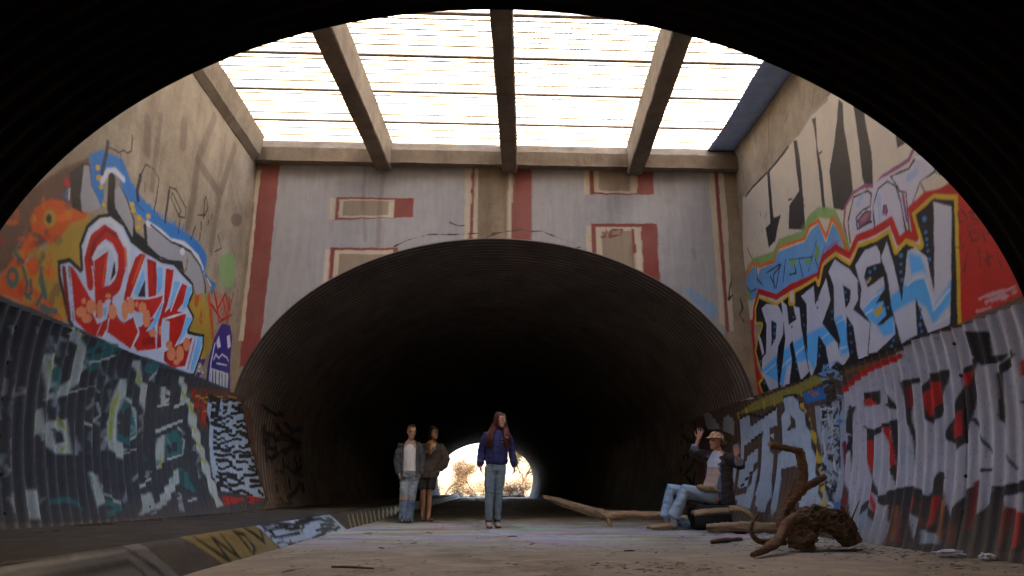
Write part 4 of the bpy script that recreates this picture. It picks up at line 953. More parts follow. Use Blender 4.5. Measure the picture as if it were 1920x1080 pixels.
('P','bd',1,9,0,0,[6259,3159,6266,3148,6278,3142,6293,3142,6308,3148,6321,3160,6327,3173,6327,3187,6321,3198,6308,3204,6293,3204,6278,3198,6266,3186,6259,3173]),
('P','bd',1,9,0,0,[6290,3026,6295,3018,6304,3013,6315,3013,6327,3017,6336,3025,6341,3035,6341,3045,6336,3053,6327,3058,6315,3058,6304,3053,6295,3045,6290,3035]),
('P','bd',1,9,0,0,[6294,2955,6299,2947,6308,2942,6319,2942,6331,2946,6339,2954,6344,2963,6344,2973,6339,2981,6331,2986,6319,2986,6308,2982,6299,2974,6294,2964]),
('P','bd',1,9,0,0,[6309,2898,6313,2891,6320,2888,6329,2887,6338,2891,6346,2897,6350,2905,6350,2913,6346,2920,6338,2923,6329,2924,6320,2920,6313,2914,6309,2906]),
('P','bd',1,9,0,0,[6305,2835,6310,2828,6318,2823,6328,2823,6338,2827,6346,2833,6351,2842,6351,2851,6346,2859,6338,2863,6328,2863,6318,2860,6310,2853,6305,2844]),
('P','bd',1,9,0,0,[6306,2744,6311,2736,6320,2731,6331,2730,6342,2734,6351,2741,6356,2751,6356,2761,6351,2769,6342,2773,6331,2774,6320,2770,6311,2763,6306,2753]),
('P','bd',1,9,0,0,[6738,2935,6745,2924,6757,2918,6773,2917,6790,2923,6803,2933,6810,2947,6810,2960,6803,2971,6791,2977,6775,2977,6758,2972,6745,2961,6738,2948]),
('P','bd',1,9,0,0,[6773,2849,6778,2841,6787,2837,6798,2836,6810,2840,6819,2847,6825,2857,6825,2866,6820,2874,6811,2879,6799,2879,6788,2875,6778,2868,6773,2858]),
('P','bd',1,9,0,0,[6795,2769,6800,2762,6809,2757,6820,2756,6832,2760,6841,2767,6847,2777,6847,2786,6842,2794,6833,2799,6821,2799,6810,2795,6800,2788,6795,2779]),
('P','bd',1,9,0,0,[6797,2684,6801,2677,6809,2673,6820,2672,6830,2675,6838,2681,6843,2690,6843,2698,6839,2705,6831,2709,6820,2710,6810,2707,6802,2700,6797,2692]),
('P','bd',1,9,0,0,[6576,2297,6580,2290,6588,2286,6597,2285,6607,2287,6615,2293,6619,2300,6619,2308,6615,2315,6607,2319,6598,2320,6588,2318,6581,2312,6576,2305]),
('P','bd',1,9,0,0,[6580,2217,6584,2209,6593,2204,6603,2203,6614,2206,6623,2212,6628,2220,6628,2229,6623,2237,6615,2241,6604,2243,6593,2240,6585,2234,6580,2226]),
('P','bd',1,9,0,0,[6613,2144,6618,2136,6628,2131,6639,2129,6651,2132,6661,2138,6666,2147,6666,2157,6661,2166,6652,2171,6640,2173,6628,2170,6619,2163,6613,2154]),
('P','bd',1,9,0,0,[6616,2081,6620,2075,6627,2071,6635,2070,6644,2072,6651,2076,6654,2083,6655,2090,6651,2096,6644,2100,6636,2101,6627,2099,6620,2094,6616,2088]),
('P','bd',1,9,0,0,[10046,2934,10052,2926,10065,2922,10081,2922,10098,2926,10112,2933,10121,2943,10123,2952,10116,2960,10104,2964,10088,2965,10071,2961,10056,2953,10048,2944]),
('P','bd',1,9,0,0,[10067,2833,10074,2824,10088,2819,10107,2819,10127,2823,10143,2831,10153,2842,10155,2853,10148,2862,10133,2867,10115,2868,10095,2863,10079,2855,10069,2844]),
('P','bd',1,9,0,0,[10147,2745,10153,2737,10166,2733,10182,2732,10200,2736,10214,2743,10223,2752,10225,2762,10218,2770,10206,2775,10189,2775,10172,2771,10157,2764,10149,2755]),
('P','bd',1,9,0,0,[7248,2962,7253,2953,7263,2949,7276,2948,7290,2953,7300,2961,7307,2971,7307,2981,7301,2989,7291,2994,7278,2994,7265,2990,7254,2982,7248,2972]),
('P','bd',1,9,0,0,[7355,2950,7360,2942,7370,2938,7382,2938,7394,2942,7404,2949,7410,2958,7410,2968,7405,2975,7396,2979,7383,2980,7371,2976,7361,2968,7356,2959]),
('P','bd',1,9,0,0,[7417,2876,7422,2868,7431,2864,7443,2864,7456,2867,7466,2875,7472,2884,7472,2893,7467,2901,7458,2905,7445,2905,7433,2902,7423,2894,7417,2885]),
('P','bd',1,9,0,0,[7937,2461,7942,2454,7952,2449,7963,2448,7976,2451,7986,2457,7992,2465,7992,2474,7987,2481,7978,2486,7966,2486,7954,2483,7944,2477,7938,2469]),
('P','bd',1,9,0,0,[7948,2355,7953,2348,7962,2344,7974,2342,7986,2345,7996,2351,8002,2359,8003,2368,7998,2375,7989,2380,7977,2380,7964,2378,7954,2372,7949,2364]),
('P','bd',1,9,0,0,[7950,2249,7955,2241,7964,2237,7976,2235,7988,2238,7998,2244,8004,2252,8005,2260,8000,2267,7991,2272,7979,2273,7966,2271,7956,2265,7951,2257]),
('P','bd',1,9,0,0,[9387,2921,9393,2913,9404,2909,9418,2909,9433,2913,9445,2920,9453,2929,9454,2938,9449,2945,9438,2949,9423,2949,9408,2946,9396,2939,9388,2930]),
('P','bd',1,9,0,0,[9471,2798,9476,2791,9488,2787,9502,2786,9517,2790,9530,2797,9538,2805,9539,2814,9533,2822,9522,2826,9507,2827,9492,2823,9480,2816,9472,2807]),
('P','bd',1,9,0,0,[9096,2875,9100,2869,9109,2866,9121,2866,9133,2869,9143,2874,9149,2882,9150,2889,9145,2895,9136,2899,9125,2899,9113,2896,9103,2890,9097,2883]),
('P','bd',1,9,0,0,[9103,2739,9107,2733,9116,2729,9128,2729,9140,2732,9150,2737,9156,2745,9157,2752,9152,2758,9143,2762,9132,2762,9120,2759,9110,2754,9104,2746]),
('P','bd',1,9,0,0,[8611,2964,8616,2957,8625,2953,8638,2953,8650,2957,8661,2963,8667,2971,8668,2980,8663,2987,8654,2990,8641,2991,8628,2987,8618,2980,8612,2972]),
('P','bd',1,9,0,0,[8663,2872,8668,2865,8678,2861,8690,2861,8703,2864,8714,2870,8720,2879,8721,2887,8716,2894,8706,2898,8694,2898,8681,2895,8670,2888,8664,2880]),
('P','bd',1,9,0,0,[8309,2727,8313,2720,8322,2716,8334,2716,8346,2719,8355,2725,8361,2732,8362,2740,8357,2747,8348,2751,8337,2751,8325,2748,8315,2742,8310,2734]),
('P','bd',1,9,0,0,[8335,2632,8339,2625,8348,2621,8360,2620,8372,2623,8381,2629,8387,2637,8388,2645,8383,2651,8374,2655,8363,2656,8351,2653,8341,2647,8335,2639]),
('P','bd',1,9,0,0,[7203,2506,7207,2499,7215,2495,7225,2495,7236,2497,7244,2503,7249,2510,7249,2518,7245,2525,7237,2529,7227,2530,7216,2527,7208,2521,7203,2514]),
('P','bd',1,9,0,0,[7124,2463,7127,2457,7134,2453,7143,2453,7151,2455,7158,2460,7163,2466,7163,2473,7159,2479,7152,2482,7144,2483,7135,2481,7128,2476,7124,2469]),
('P','bd',1,9,0,0,[7107,2091,7112,2083,7121,2077,7133,2076,7146,2078,7156,2085,7161,2093,7162,2103,7157,2111,7147,2116,7135,2118,7123,2115,7113,2109,7107,2100]),
('P','bd',1,9,0,0,[7160,2038,7165,2031,7174,2026,7185,2024,7196,2027,7205,2032,7210,2040,7211,2048,7206,2056,7197,2061,7186,2062,7175,2060,7166,2054,7161,2046]),
('P','bd',1,9,0,0,[10707,2519,10712,2512,10724,2507,10740,2506,10756,2509,10770,2515,10778,2524,10780,2532,10774,2539,10762,2544,10747,2544,10730,2541,10717,2535,10708,2527]),
('P','bd',1,9,0,0,[10700,2393,10706,2386,10718,2381,10733,2380,10749,2383,10763,2389,10772,2397,10773,2405,10768,2413,10756,2417,10740,2418,10724,2415,10710,2409,10702,2401]),
('P','bd',1,9,0,0,[10637,2167,10644,2159,10657,2153,10675,2152,10694,2155,10709,2161,10719,2170,10721,2180,10714,2188,10701,2194,10683,2195,10664,2192,10649,2186,10639,2177]),
('P','bd',1,9,0,0,[10115,2351,10120,2344,10130,2340,10144,2339,10159,2342,10171,2347,10179,2355,10180,2363,10175,2369,10164,2374,10150,2375,10135,2372,10123,2366,10116,2359]),
('P','bd',1,9,0,0,[10103,2261,10108,2254,10119,2250,10133,2249,10147,2251,10160,2257,10167,2264,10168,2272,10163,2279,10152,2283,10139,2284,10124,2282,10112,2276,10105,2269]),
('P','bd',1,9,0,0,[9467,2291,9471,2285,9481,2281,9493,2280,9506,2282,9517,2287,9523,2294,9524,2302,9519,2308,9510,2312,9497,2313,9485,2311,9474,2306,9468,2299]),
('P','bd',1,9,0,0,[9465,2181,9470,2174,9479,2170,9492,2169,9504,2171,9515,2176,9522,2183,9523,2190,9518,2197,9508,2201,9496,2202,9483,2200,9473,2195,9466,2188]),
('P','bd',1,9,0,0,[8724,2361,8728,2355,8737,2351,8747,2351,8758,2353,8767,2358,8773,2364,8773,2371,8769,2377,8761,2381,8750,2382,8739,2379,8730,2374,8725,2368]),
('P','bd',1,9,0,0,[8783,2243,8787,2237,8795,2234,8806,2233,8817,2235,8826,2239,8832,2246,8833,2253,8828,2259,8820,2263,8809,2264,8798,2261,8789,2257,8784,2250]),
('P','bd',1,9,0,0,[8689,2098,8693,2092,8701,2088,8712,2087,8723,2089,8731,2093,8737,2100,8738,2106,8733,2112,8725,2116,8715,2117,8704,2115,8695,2111,8690,2104]),
('P','bd',1,9,0,0,[7975,2135,7978,2130,7985,2126,7994,2125,8003,2127,8011,2131,8015,2137,8016,2143,8012,2149,8005,2152,7996,2153,7987,2151,7979,2147,7975,2141]),
('P','bd',1,9,0,0,[7933,2874,7937,2869,7944,2866,7953,2866,7963,2868,7970,2873,7975,2880,7975,2886,7971,2892,7964,2895,7955,2895,7946,2892,7938,2887,7934,2881]),
('P','bd',1,9,0,0,[7937,2777,7940,2771,7947,2768,7957,2768,7966,2770,7973,2775,7978,2782,7978,2788,7975,2794,7968,2797,7958,2797,7949,2795,7942,2790,7937,2783]),
('S','k',0.75,9,18,0,[5819,3042,5812,2935,5704,2942,5764,3045]),
('S','k',0.75,9,17,0,[5675,2982,5592,2972,5672,2930,5587,2870]),
('S','k',0.75,9,17,0,[5541,2975,5542,2851,5477,2849]),
('S','k',0.75,9,17,0,[5738,2880,5594,2843]),
('S','k',0.75,9,17,0,[5735,2828,5624,2797]),
('S','k',0.75,9,18,0,[5864,2814,5828,2685,5923,2732]),
('S','k',0.75,9,17,0,[5726,2799,5714,2719,5616,2707,5615,2769,5710,2793]),
('S','k',0.75,9,17,0,[5567,2762,5562,2662]),
('S','k',0.75,9,16,0,[5514,2717,5450,2717,5400,2673]),
('S','k',0.75,9,17,0,[5656,2623,5669,2456]),
('S','k',0.75,9,17,0,[5557,2564,5565,2422,5605,2508,5511,2499]),
('S','k',0.75,9,16,0,[5448,2501,5436,2379]),
('S','k',0.75,9,18,0,[5809,2628,5886,2478]),
('S','pk',1,8,16,0,[5655,2172,5576,2178,5592,2184,5628,2184]),
('S','pk',1,8,22,0,[5646,2184,5621,2170,5532,2169]),
('S','pk',1,8,24,0,[5683,2117,5697,2131,5632,2141]),
('S','pk',1,8,16,0,[5823,2088,5815,2078,5731,2075,5640,2073]),
('S','pk',1,8,25,0,[5492,2109,5427,2118,5458,2132,5535,2126,5626,2125]),
('S','pk',1,8,22,0,[5700,2183,5615,2176,5534,2170,5461,2176,5536,2182]),
('S','pk',1,8,26,0,[5765,2181,5694,2186,5630,2184,5554,2183]),
('S','pk',1,8,19,0,[5530,2147,5485,2133,5467,2119]),
('S','pk',1,8,17,0,[5463,2123,5502,2111,5456,2097]),
('S','pk',1,8,20,0,[5348,2165,5431,2166,5478,2155]),
('S','pk',1,8,20,0,[5334,2138,5360,2125,5331,2113,5330,2118]),
('S','pk',1,8,18,0,[5498,2106,5525,2120,5587,2132]),
('P','rb2',0.85,20,0,0,[14713,1957,11011,2028,8405,1945,6147,2019,4873,2107,4964,-43,13360,-230]),
('P','ygr',0.8,30,0,0,[11883,1801,11077,1907,10115,1943,9405,1948,8835,2001,8577,1882,9473,1813,10198,1776,11144,1771]),
('S','yb',1,16,42,0,[11803,1818,11797,1729]),
('S','yb',1,16,40,0,[11379,1833,11379,1740]),
('S','yb',1,16,38,0,[10983,1848,10988,1751]),
('S','yb',1,16,36,0,[10611,1861,10621,1761]),
('S','yb',1,16,34,0,[10263,1874,10277,1770]),
('S','yb',1,16,33,0,[9935,1885,9953,1779]),
('S','yb',1,16,31,0,[9626,1896,9648,1788]),
('S','yb',1,16,30,0,[9334,1907,9359,1796]),
('S','k',1,12,53,0,[11705,1707,11283,1749,10756,1635,10214,1734]),
('P','si',1,10,0,0,[11723,1696,11289,1733,11330,1525,10823,1607,10156,1716,10214,1471,10491,1451,10564,1190,10382,1005,10273,454,10406,225,10699,238,10929,494,10845,982,10786,1408,11236,1315,11552,1252,11645,919,11357,1093,10975,1193,10961,1032,11222,813,11283,607,11656,558,11785,683,11753,1044]),
('P','si',1,10,0,0,[11763,445,11290,493,11001,920,10924,850,10941,450,10948,253,11566,307]),
('P','si',1,10,0,0,[12132,1288,11842,1319,11869,927,11855,540,12076,785]),
('P','si',1,10,0,0,[10053,1542,9868,1833,9744,1860,9568,1815,9355,1573,9137,1178,8983,829,8826,535,8718,359,9270,293,9423,422,9170,498,9566,869,10045,834,10009,700,9993,256,10111,129,10259,537,10173,1038,10025,1157]),
('P','rb2',1,10,0,0,[9877,1356,9738,1594,9574,1372]),
('S','k',1,12,27,0,[10053,1542,9863,1843,9559,1835,9355,1573,9137,1178,8983,829,8798,499]),
('S','k',1,12,30,0,[10929,494,10845,982,10786,1408,11236,1315]),
('S','k',1,10,24,0,[10382,1005,10273,454]),
('S','k',1,12,32,0,[11566,1252,11645,919]),
('S','k',1,12,35,0,[11222,813,11646,539]),
('P','si',0.6,12,0,0,[13651,2003,13282,2007,12714,1632,13484,1678]),
('P','si',0.7,12,0,0,[12576,1794,12239,1839,11986,1684,12034,1446,12603,1582]),
('S','wh',1,6,17,0,[10459,1338,10407,1279,10336,1350]),
('S','wh',1,6,17,0,[10459,1338,10419,1352,10393,1322]),
('P','ice2',0.85,20,0,0,[9007,1593,8295,1619,8157,304,8580,293,8869,826]),
('S','k',1,14,51,0,[9518,1819,9284,1525,9018,1094,8846,716,8649,360]),
('S','yb',1,10,77,0,[9366,1656,9276,1564]),
('S','yb',1,10,75,0,[9186,1456,9135,1353]),
('S','yb',1,10,74,0,[9108,1273,9027,1132]),
('S','yb',1,10,72,0,[8996,1055,8921,901]),
('S','yb',1,10,70,0,[8882,789,8796,642]),
('S','yb',1,10,67,0,[8753,553,8623,344]),
('S','k',1,8,30,0,[8678,1509,8760,1410,8847,1454,8891,1399,8889,1281]),
('S','k',1,8,20,0,[8353,1455,8347,1343,8361,1199,8360,1054,8357,1222]),
('S','k',1,8,18,0,[8744,1351,8667,1453,8671,1611,8683,1611,8628,1610]),
('S','k',1,8,20,0,[8464,847,8417,943,8355,955]),
('S','k',1,8,17,0,[8387,836,8339,814,8350,898,8353,936,8335,791]),
('S','k',1,8,19,0,[8826,1504,8739,1605,8647,1590,8555,1608,8472,1606]),
('S','k',1,8,22,0,[8406,1163,8428,1005,8360,1045,8358,1200]),
('S','k',1,8,25,0,[8354,805,8415,762,8486,761,8547,723,8534,581]),
('S','k',1,8,25,0,[8561,899,8559,1058,8509,1179]),
('S','k',1,8,20,0,[8415,1097,8360,1053,8360,1059,8357,986,8350,905]),
('S','k',1,8,18,0,[8627,900,8712,947,8735,1114]),
('S','k',1,8,20,0,[8623,912,8616,1066,8550,1145,8475,1206,8445,1048]),
('S','k',1,8,18,0,[8671,784,8582,699,8495,624,8421,471]),
('S','k',1,8,27,0,[8606,1482,8699,1453,8780,1512,8789,1344]),
('S','k',1,8,17,0,[8438,937,8464,810,8403,658]),
('S','k',1,8,27,0,[8451,1296,8533,1314,8590,1187,8671,1157,8705,1022]),
('S','k',1,8,19,0,[8863,1546,8766,1612,8715,1612,8724,1613]),
('S','k',1,8,22,0,[8576,1081,8658,1090,8740,1084,8778,965]),
('S','k',1,8,18,0,[8810,1499,8782,1614,8720,1613,8714,1612]),
('S','k',1,8,25,0,[8459,1009,8396,885,8368,721,8358,575]),
('S','k',1,8,25,0,[8740,637,8704,715,8787,853,8839,932]),
('S','k',1,8,23,0,[8416,993,8368,842,8347,878,8359,1017,8360,1074]),
('S','k',1,8,24,0,[8586,1366,8498,1392,8428,1527,8373,1431]),
('S','k',1,8,20,0,[8446,1234,8377,1345,8323,1493,8319,1602]),
('S','k',1,8,19,0,[8598,876,8675,991,8680,1155,8648,1308,8625,1475]),
('S','k',1,8,17,0,[8359,400,8390,545,8425,703,8505,808]),
('S','k',1,8,20,0,[8474,502,8484,406,8580,537,8673,616]),
('S','k',1,8,24,0,[8553,364,8607,511,8682,668,8752,824,8793,770]),
('S','k',1,8,18,0,[8363,558,8437,578,8498,558,8503,451]),
('S','k',1,8,20,0,[8702,794,8729,957,8806,1080,8837,1245,8763,1331]),
('S','k',1,8,18,0,[8681,1303,8701,1463,8713,1612]),
('S','k',1,8,26,0,[8677,659,8764,792,8832,906,8823,868]),
('S','k',1,8,17,0,[8381,937,8424,1088,8414,1255]),
('S','k',1,8,16,0,[8285,420,8244,338,8302,342,8365,346,8396,347]),
('S','k',1,8,22,0,[8411,663,8493,752,8545,910,8465,868]),
('S','k',1,8,22,0,[8477,1256,8544,1157,8464,1126,8403,1009,8367,848]),
('S','k',1,8,19,0,[8657,1075,8604,923,8525,914]),
('S','k',1,8,18,0,[8472,652,8399,501,8371,584,8384,733]),
('S','k',1,8,22,0,[8809,1165,8796,1000,8785,844,8697,721,8623,565]),
('S','k',1,8,19,0,[8435,367,8492,354,8538,356,8586,359]),
('S','k',1,8,16,0,[8429,916,8440,1083,8512,1164]),
('S','k',1,8,21,0,[8581,1468,8621,1597,8706,1487,8793,1527,8811,1615]),
('S','k',1,8,28,0,[8683,1394,8651,1559,8583,1609]),
('S','k',1,8,27,0,[8452,528,8519,524,8610,602,8704,690]),
('S','k',1,8,22,0,[8536,1161,8528,994,8471,847,8539,820,8618,930]),
('S','k',1,8,21,0,[8601,639,8511,512,8430,359]),
('S','k',1,8,23,0,[8431,1273,8432,1105,8502,1045,8581,1037]),
('S','k',1,8,17,0,[8419,1516,8432,1605,8386,1603,8326,1602]),
('S','wh',1,8,21,0,[8620,600,8528,519,8516,620]),
('S','wh',1,8,14,0,[8513,1449,8601,1383,8601,1224]),
('S','wh',1,8,14,0,[8718,900,8669,988,8595,1021]),
('S','wh',1,8,21,0,[8804,1140,8882,1137,8878,1108,8863,1020,8859,1001]),
('S','wh',1,8,21,0,[8330,735,8396,717,8476,770,8510,927]),
('S','wh',1,8,14,0,[8658,751,8715,902,8701,1039,8618,979,8536,929]),
('S','wh',1,8,15,0,[8780,1325,8857,1250,8884,1147,8860,1003]),
('S','wh',1,8,15,0,[8599,1247,8623,1098,8574,952,8494,899,8457,743]),
('S','wh',1,8,17,0,[8497,395,8438,350,8374,346]),
('S','wh',1,8,21,0,[8792,1294,8798,1138,8763,982,8796,873]),
('S','wh',1,8,15,0,[8480,1520,8572,1512,8655,1544,8750,1543,8847,1542]),
('S','wh',1,8,15,0,[8634,1313,8636,1471,8727,1420,8821,1397,8806,1543]),
('P','bl',1,16,0,0,[9264,1815,8647,1816,8642,1664,9227,1669]),
('S','og',1,8,17,0,[9043,1762,8987,1763,8932,1764]),
('S','og',1,8,20,0,[8886,1769,8876,1755,8883,1742]),
('S','og',1,8,18,0,[9084,1799,9086,1813,9034,1819,8975,1816]),
('S','og',1,8,25,0,[8910,1760,8928,1747,8983,1748]),
('S','og',1,8,25,0,[8974,1731,9018,1740,9022,1754,8968,1757,8915,1752]),
('S','og',1,8,16,0,[9058,1765,9028,1753,8972,1751,8922,1756,8869,1758]),
('P','bl',1,10,0,0,[8304,1341,8313,1326,8336,1316,8368,1312,8404,1315,8435,1325,8456,1340,8462,1356,8452,1371,8428,1381,8395,1385,8360,1381,8329,1371,8309,1357]),
('P','bl',1,10,0,0,[8242,360,8242,342,8257,328,8285,320,8319,319,8353,326,8381,339,8396,357,8395,374,8379,388,8351,397,8316,397,8283,390,8256,376]),
('S','bk',1,8,23,0,[8460,1841,8539,1856,8609,1884,8676,1841]),
('S','bk',1,8,20,0,[8788,2093,8797,2033,8810,2057]),
('S','bk',1,8,23,0,[8706,1860,8711,1802,8655,1760]),
('S','bk',1,8,16,0,[8642,1951,8736,2026,8812,2034]),
('S','bk',1,8,18,0,[8574,1920,8624,1868,8687,1822,8631,1781]),
('S','bk',1,8,22,0,[8445,1775,8417,1832,8336,1824,8390,1774]),
('S','bk',1,8,23,0,[8370,1763,8434,1721,8509,1691,8590,1690,8591,1631]),
('S','bk',1,8,22,0,[8530,1828,8445,1829,8411,1885,8344,1931]),
('S','bk',1,8,24,0,[8488,1691,8448,1643,8519,1628]),
('S','bk',1,8,19,0,[8365,1972,8595,2007,8539,1961]),
('S','bk',1,8,23,0,[8522,1894,8590,1851,8569,1797,8590,1740,8674,1733]),
('S','bk',1,8,22,0,[8639,1922,8668,1973,8810,2057,8810,2053]),
('S','bk',1,8,19,0,[8610,1690,8657,1640,8621,1633]),
('S','bk',1,8,76,0,[8223,1958,8347,2042,8430,2016,8345,1940]),
('S','bk',1,8,17,0,[8185,1912,8155,1898,8127,1952,8127,1951,8251,2004]),
('S','bk',1,8,20,0,[8285,1747,8349,1775,8426,1787]),
('S','bk',1,8,24,0,[8431,1774,8480,1723,8480,1665]),
('S','bk',1,8,16,0,[8599,1825,8512,1831,8575,1865,8658,1877,8709,1853]),
('S','lb2',1,8,19,0,[8627,2090,8711,2062,8773,2016,8680,1944,8688,1922]),
('S','lb2',1,8,18,0,[8634,1922,8701,1880,8684,1826]),
('S','lb2',1,8,18,0,[8640,2022,8636,2083,8550,2102]),
('S','lb2',1,8,18,0,[8713,2095,8776,2050,8638,1965,8565,1938,8727,2019]),
('S','lb2',1,8,15,0,[8369,1964,8582,2021,8583,2081]),
('S','lb2',1,8,13,0,[8728,1771,8653,1804,8579,1842]),
('S','lb2',1,8,18,0,[8414,2020,8291,1938,8339,1884,8284,1850]),
('S','lb2',1,8,17,0,[8403,1676,8333,1656,8267,1632,8243,1690,8226,1749]),
('S','lb2',1,8,18,0,[8562,2041,8426,1958,8650,2000,8582,2043]),
('S','lb2',1,8,18,0,[8538,2090,8451,2073,8412,2096,8496,2100]),
('S','lb2',1,8,18,0,[8673,1810,8709,1853,8655,1896,8566,1917,8497,1888]),
('S','lb2',1,8,11,0,[8181,1873,8181,1844,8190,1822,8188,1828,8171,1866]),
('S','wv2',1,8,24,0,[11913,2055,11739,2053,11583,2071]),
('S','wv2',1,8,22,0,[11853,2120,11927,2166,12098,2187]),
('S','wv2',1,8,18,0,[11364,2054,11331,2008,11122,1974,11036,1974]),
('S','wv2',1,8,18,0,[12141,2066,12298,2089,12193,2049,12012,2046,12025,2095]),
('S','wv2',1,8,22,0,[11618,2086,11606,2037,11496,2001,11335,2000,11036,1974]),
('S','wv2',1,8,22,0,[12259,2329,12094,2299,12010,2253,12120,2215,12081,2166]),
('S','wv2',1,8,19,0,[11295,2041,11353,2086,11303,2131,11299,2179,11206,2209]),
('S','wv2',1,8,17,0,[11585,2110,11419,2117,11462,2163]),
('S','wv2',1,8,23,0,[11954,2106,11867,2062,11991,2029]),
('S','wv2',1,8,20,0,[11754,2193,11749,2241,11737,2290]),
('S','wv2',1,8,15,0,[11581,2315,11439,2284,11350,2243,11205,2223,11321,2192]),
('S','wv2',1,8,19,0,[11239,2085,11220,2042,11036,1974]),
('S','wv2',1,8,24,0,[12310,2341,12215,2295,12323,2260,12316,2212]),
('S','wv2',1,8,20,0,[11568,2155,11694,2123,11673,2075,11554,2040,11400,2057]),
('S','k',1,8,107,0,[19732,472,18821,240,17736,233]),
('S','k',1,8,102,0,[17831,801,17061,592,16242,430,16238,270,15565,288]),
('S','k',1,8,134,0,[19098,568,18162,357,17370,240,17343,241]),
('S','k',1,8,140,0,[15948,2201,17036,2234,17170,1975,18722,2029]),
('S','k',1,8,103,0,[17325,1263,17333,1527,18024,1754,19240,1686]),
('S','k',1,8,125,0,[18660,1561,19534,1798,20152,2114,21789,2252]),
('S','k',1,8,87,0,[14901,1057,14846,818,14293,653,14301,883]),
('S','k',1,8,157,0,[19400,954,18776,1169,18157,1385,17225,1210,16587,1400]),
('S','k',1,8,130,0,[20404,1338,20153,1045,18916,884,17953,688,16926,672]),
('S','k',1,8,99,0,[14232,1878,14187,1673,14276,1446,14470,1270,15248,1229]),
('S','k',1,8,131,0,[18890,1524,20070,1417,21226,1545]),
('S','k',1,8,100,0,[15262,2022,15145,1764,14926,1533]),
('S','k',1,8,148,0,[15512,505,16084,707,16754,905,17673,833,18817,919]),
('S','k',1,8,97,0,[14318,405,14996,389,15096,301,15020,303,15756,283]),
('S','k',1,8,168,0,[21243,1969,19705,1877,18901,2044,17565,1847]),
('S','k',1,8,127,0,[16316,2027,15857,2200,15287,2173,14677,2145,14150,2121]),
('S','k',1,8,150,0,[17527,432,18484,611,19210,860,20245,1088,19290,1255]),
('S','k',1,8,107,0,[16551,2097,15974,2206,15405,2179]),
('S','k',1,8,131,0,[15640,1439,16453,1325,16166,1076,15337,987]),
('S','k',1,8,110,0,[15378,1544,16307,1530,16474,1281]),
('S','k',1,8,210,0,[21003,1924,21319,1939,21711,2082,21683,2026,21494,2162]),
('S','k',1,8,85,0,[15745,574,15961,361,16528,263]),
('S','dk',1,8,117,0,[14985,868,14499,1041,14314,1264,14269,1476,14246,1541]),
('S','dk',1,8,120,0,[15722,403,14957,324,14648,313,14049,329]),
('S','dk',1,8,102,0,[16977,858,16765,605,16069,412]),
('S','dk',1,8,129,0,[15931,1415,16871,1362,17255,1614]),
('S','dk',1,8,167,0,[20124,2383,21745,2368,21872,2439]),
('S','dk',1,8,100,0,[15568,1763,14913,1603,14293,1459,14305,1315,14327,1098]),
('S','dk',1,8,114,0,[17654,2120,18067,2304,18526,2324,17564,2280]),
('S','dk',1,8,103,0,[16676,1051,17718,1089,17662,825]),
('S','dk',1,8,127,0,[17441,1686,17035,1434,16206,1273,15745,1048,16387,895]),
('S','dk',1,8,99,0,[15564,480,14888,333,14346,321]),
('S','br',1,8,87,0,[14626,367,14405,320,14049,329]),
('S','br',1,8,140,0,[17406,360,17855,228,18349,214]),
('S','br',1,8,118,0,[15458,1766,14589,1817,14296,1605,14290,1394]),
('S','br',1,8,132,0,[16926,2173,18062,2303,19461,2369,19851,2387,19441,2368]),
('S','br',1,8,79,0,[15311,856,14828,1035,15120,1262,14689,1464,14285,1417]),
('S','br',1,8,90,0,[15962,304,16634,261,16821,255,17254,244]),
('P','sv',1,12,0,0,[8186,1711,7486,1869,6895,1940,6669,2003,6026,1971,5284,2001,4650,1962,4840,121,7811,-31,7994,131,8310,966]),
('S','re',1,12,69,0,[8227,1692,7922,1796,7533,1860,6958,1886]),
('S','rd',1,14,81,0,[8289,1063,8229,581,8107,171]),
('S','k',1,12,55,0,[8128,1491,8119,1148,8211,961]),
('S','k',1,12,33,0,[8167,1152,8124,814,8015,219]),
('P','bk',1,10,0,0,[7836,1541,7729,1610,7414,1590,7435,1451,7830,1456]),
('P','re',1,10,0,0,[7798,1505,7679,1544,7542,1480,7569,1449,7793,1464]),
('P','bk',1,10,0,0,[8154,1482,8001,1481,8086,1146,8237,1206]),
('P','bk',1,10,0,0,[7867,1247,7623,1174,7474,1234,7188,1255,7183,1120,7437,1185,7584,1108,7733,1107]),
('P','bk',1,10,0,0,[7285,1538,7176,1347,7388,1423]),
('P','re',1,10,0,0,[7437,1185,7279,1183,7226,783,7267,742]),
('P','bk',1,10,0,0,[7279,1183,7192,1207,7211,782,7194,543,7286,742,7228,804]),
('P','bk',1,10,0,0,[7798,1124,7639,1112,7645,798,7481,427,7656,577]),
('P','re',1,10,0,0,[7769,1075,7682,1069,7678,821,7624,621,7718,800]),
('P','bk',1,10,0,0,[7080,1631,6691,1634,6733,1578,6913,1562,6934,1225,6876,972,6841,719,6901,771,6955,1143,7031,1320]),
('P','rd',1,10,0,0,[6955,1568,6868,1556,6924,1308,6954,1397]),
('P','bk',1,10,0,0,[6736,1474,6557,1637,6268,1635,6340,1458,6472,1199,6603,1149,6732,1246]),
('P','re',1,10,0,0,[6693,1437,6546,1549,6425,1551,6461,1336,6628,1225]),
('P','bk',1,10,0,0,[6405,1019,6300,1162,6048,1606,5846,1692,5951,1402,6078,1021,6219,871]),
('P','re',1,10,0,0,[6304,1115,6170,1244,6181,1011,6305,988]),
('P','re',1,10,0,0,[6084,1551,5978,1575,6024,1447,6109,1440]),
('P','bk',1,10,0,0,[5936,1921,5686,1864,5700,1655,5534,1632,5581,1575,5861,1589,5912,1696]),
('P','bk',1,10,0,0,[5709,1493,5444,1658,5425,1602,5581,1472,5622,1019,5716,1105]),
('P','re',1,10,0,0,[5404,1546,5264,1656,5298,1425,5420,1428]),
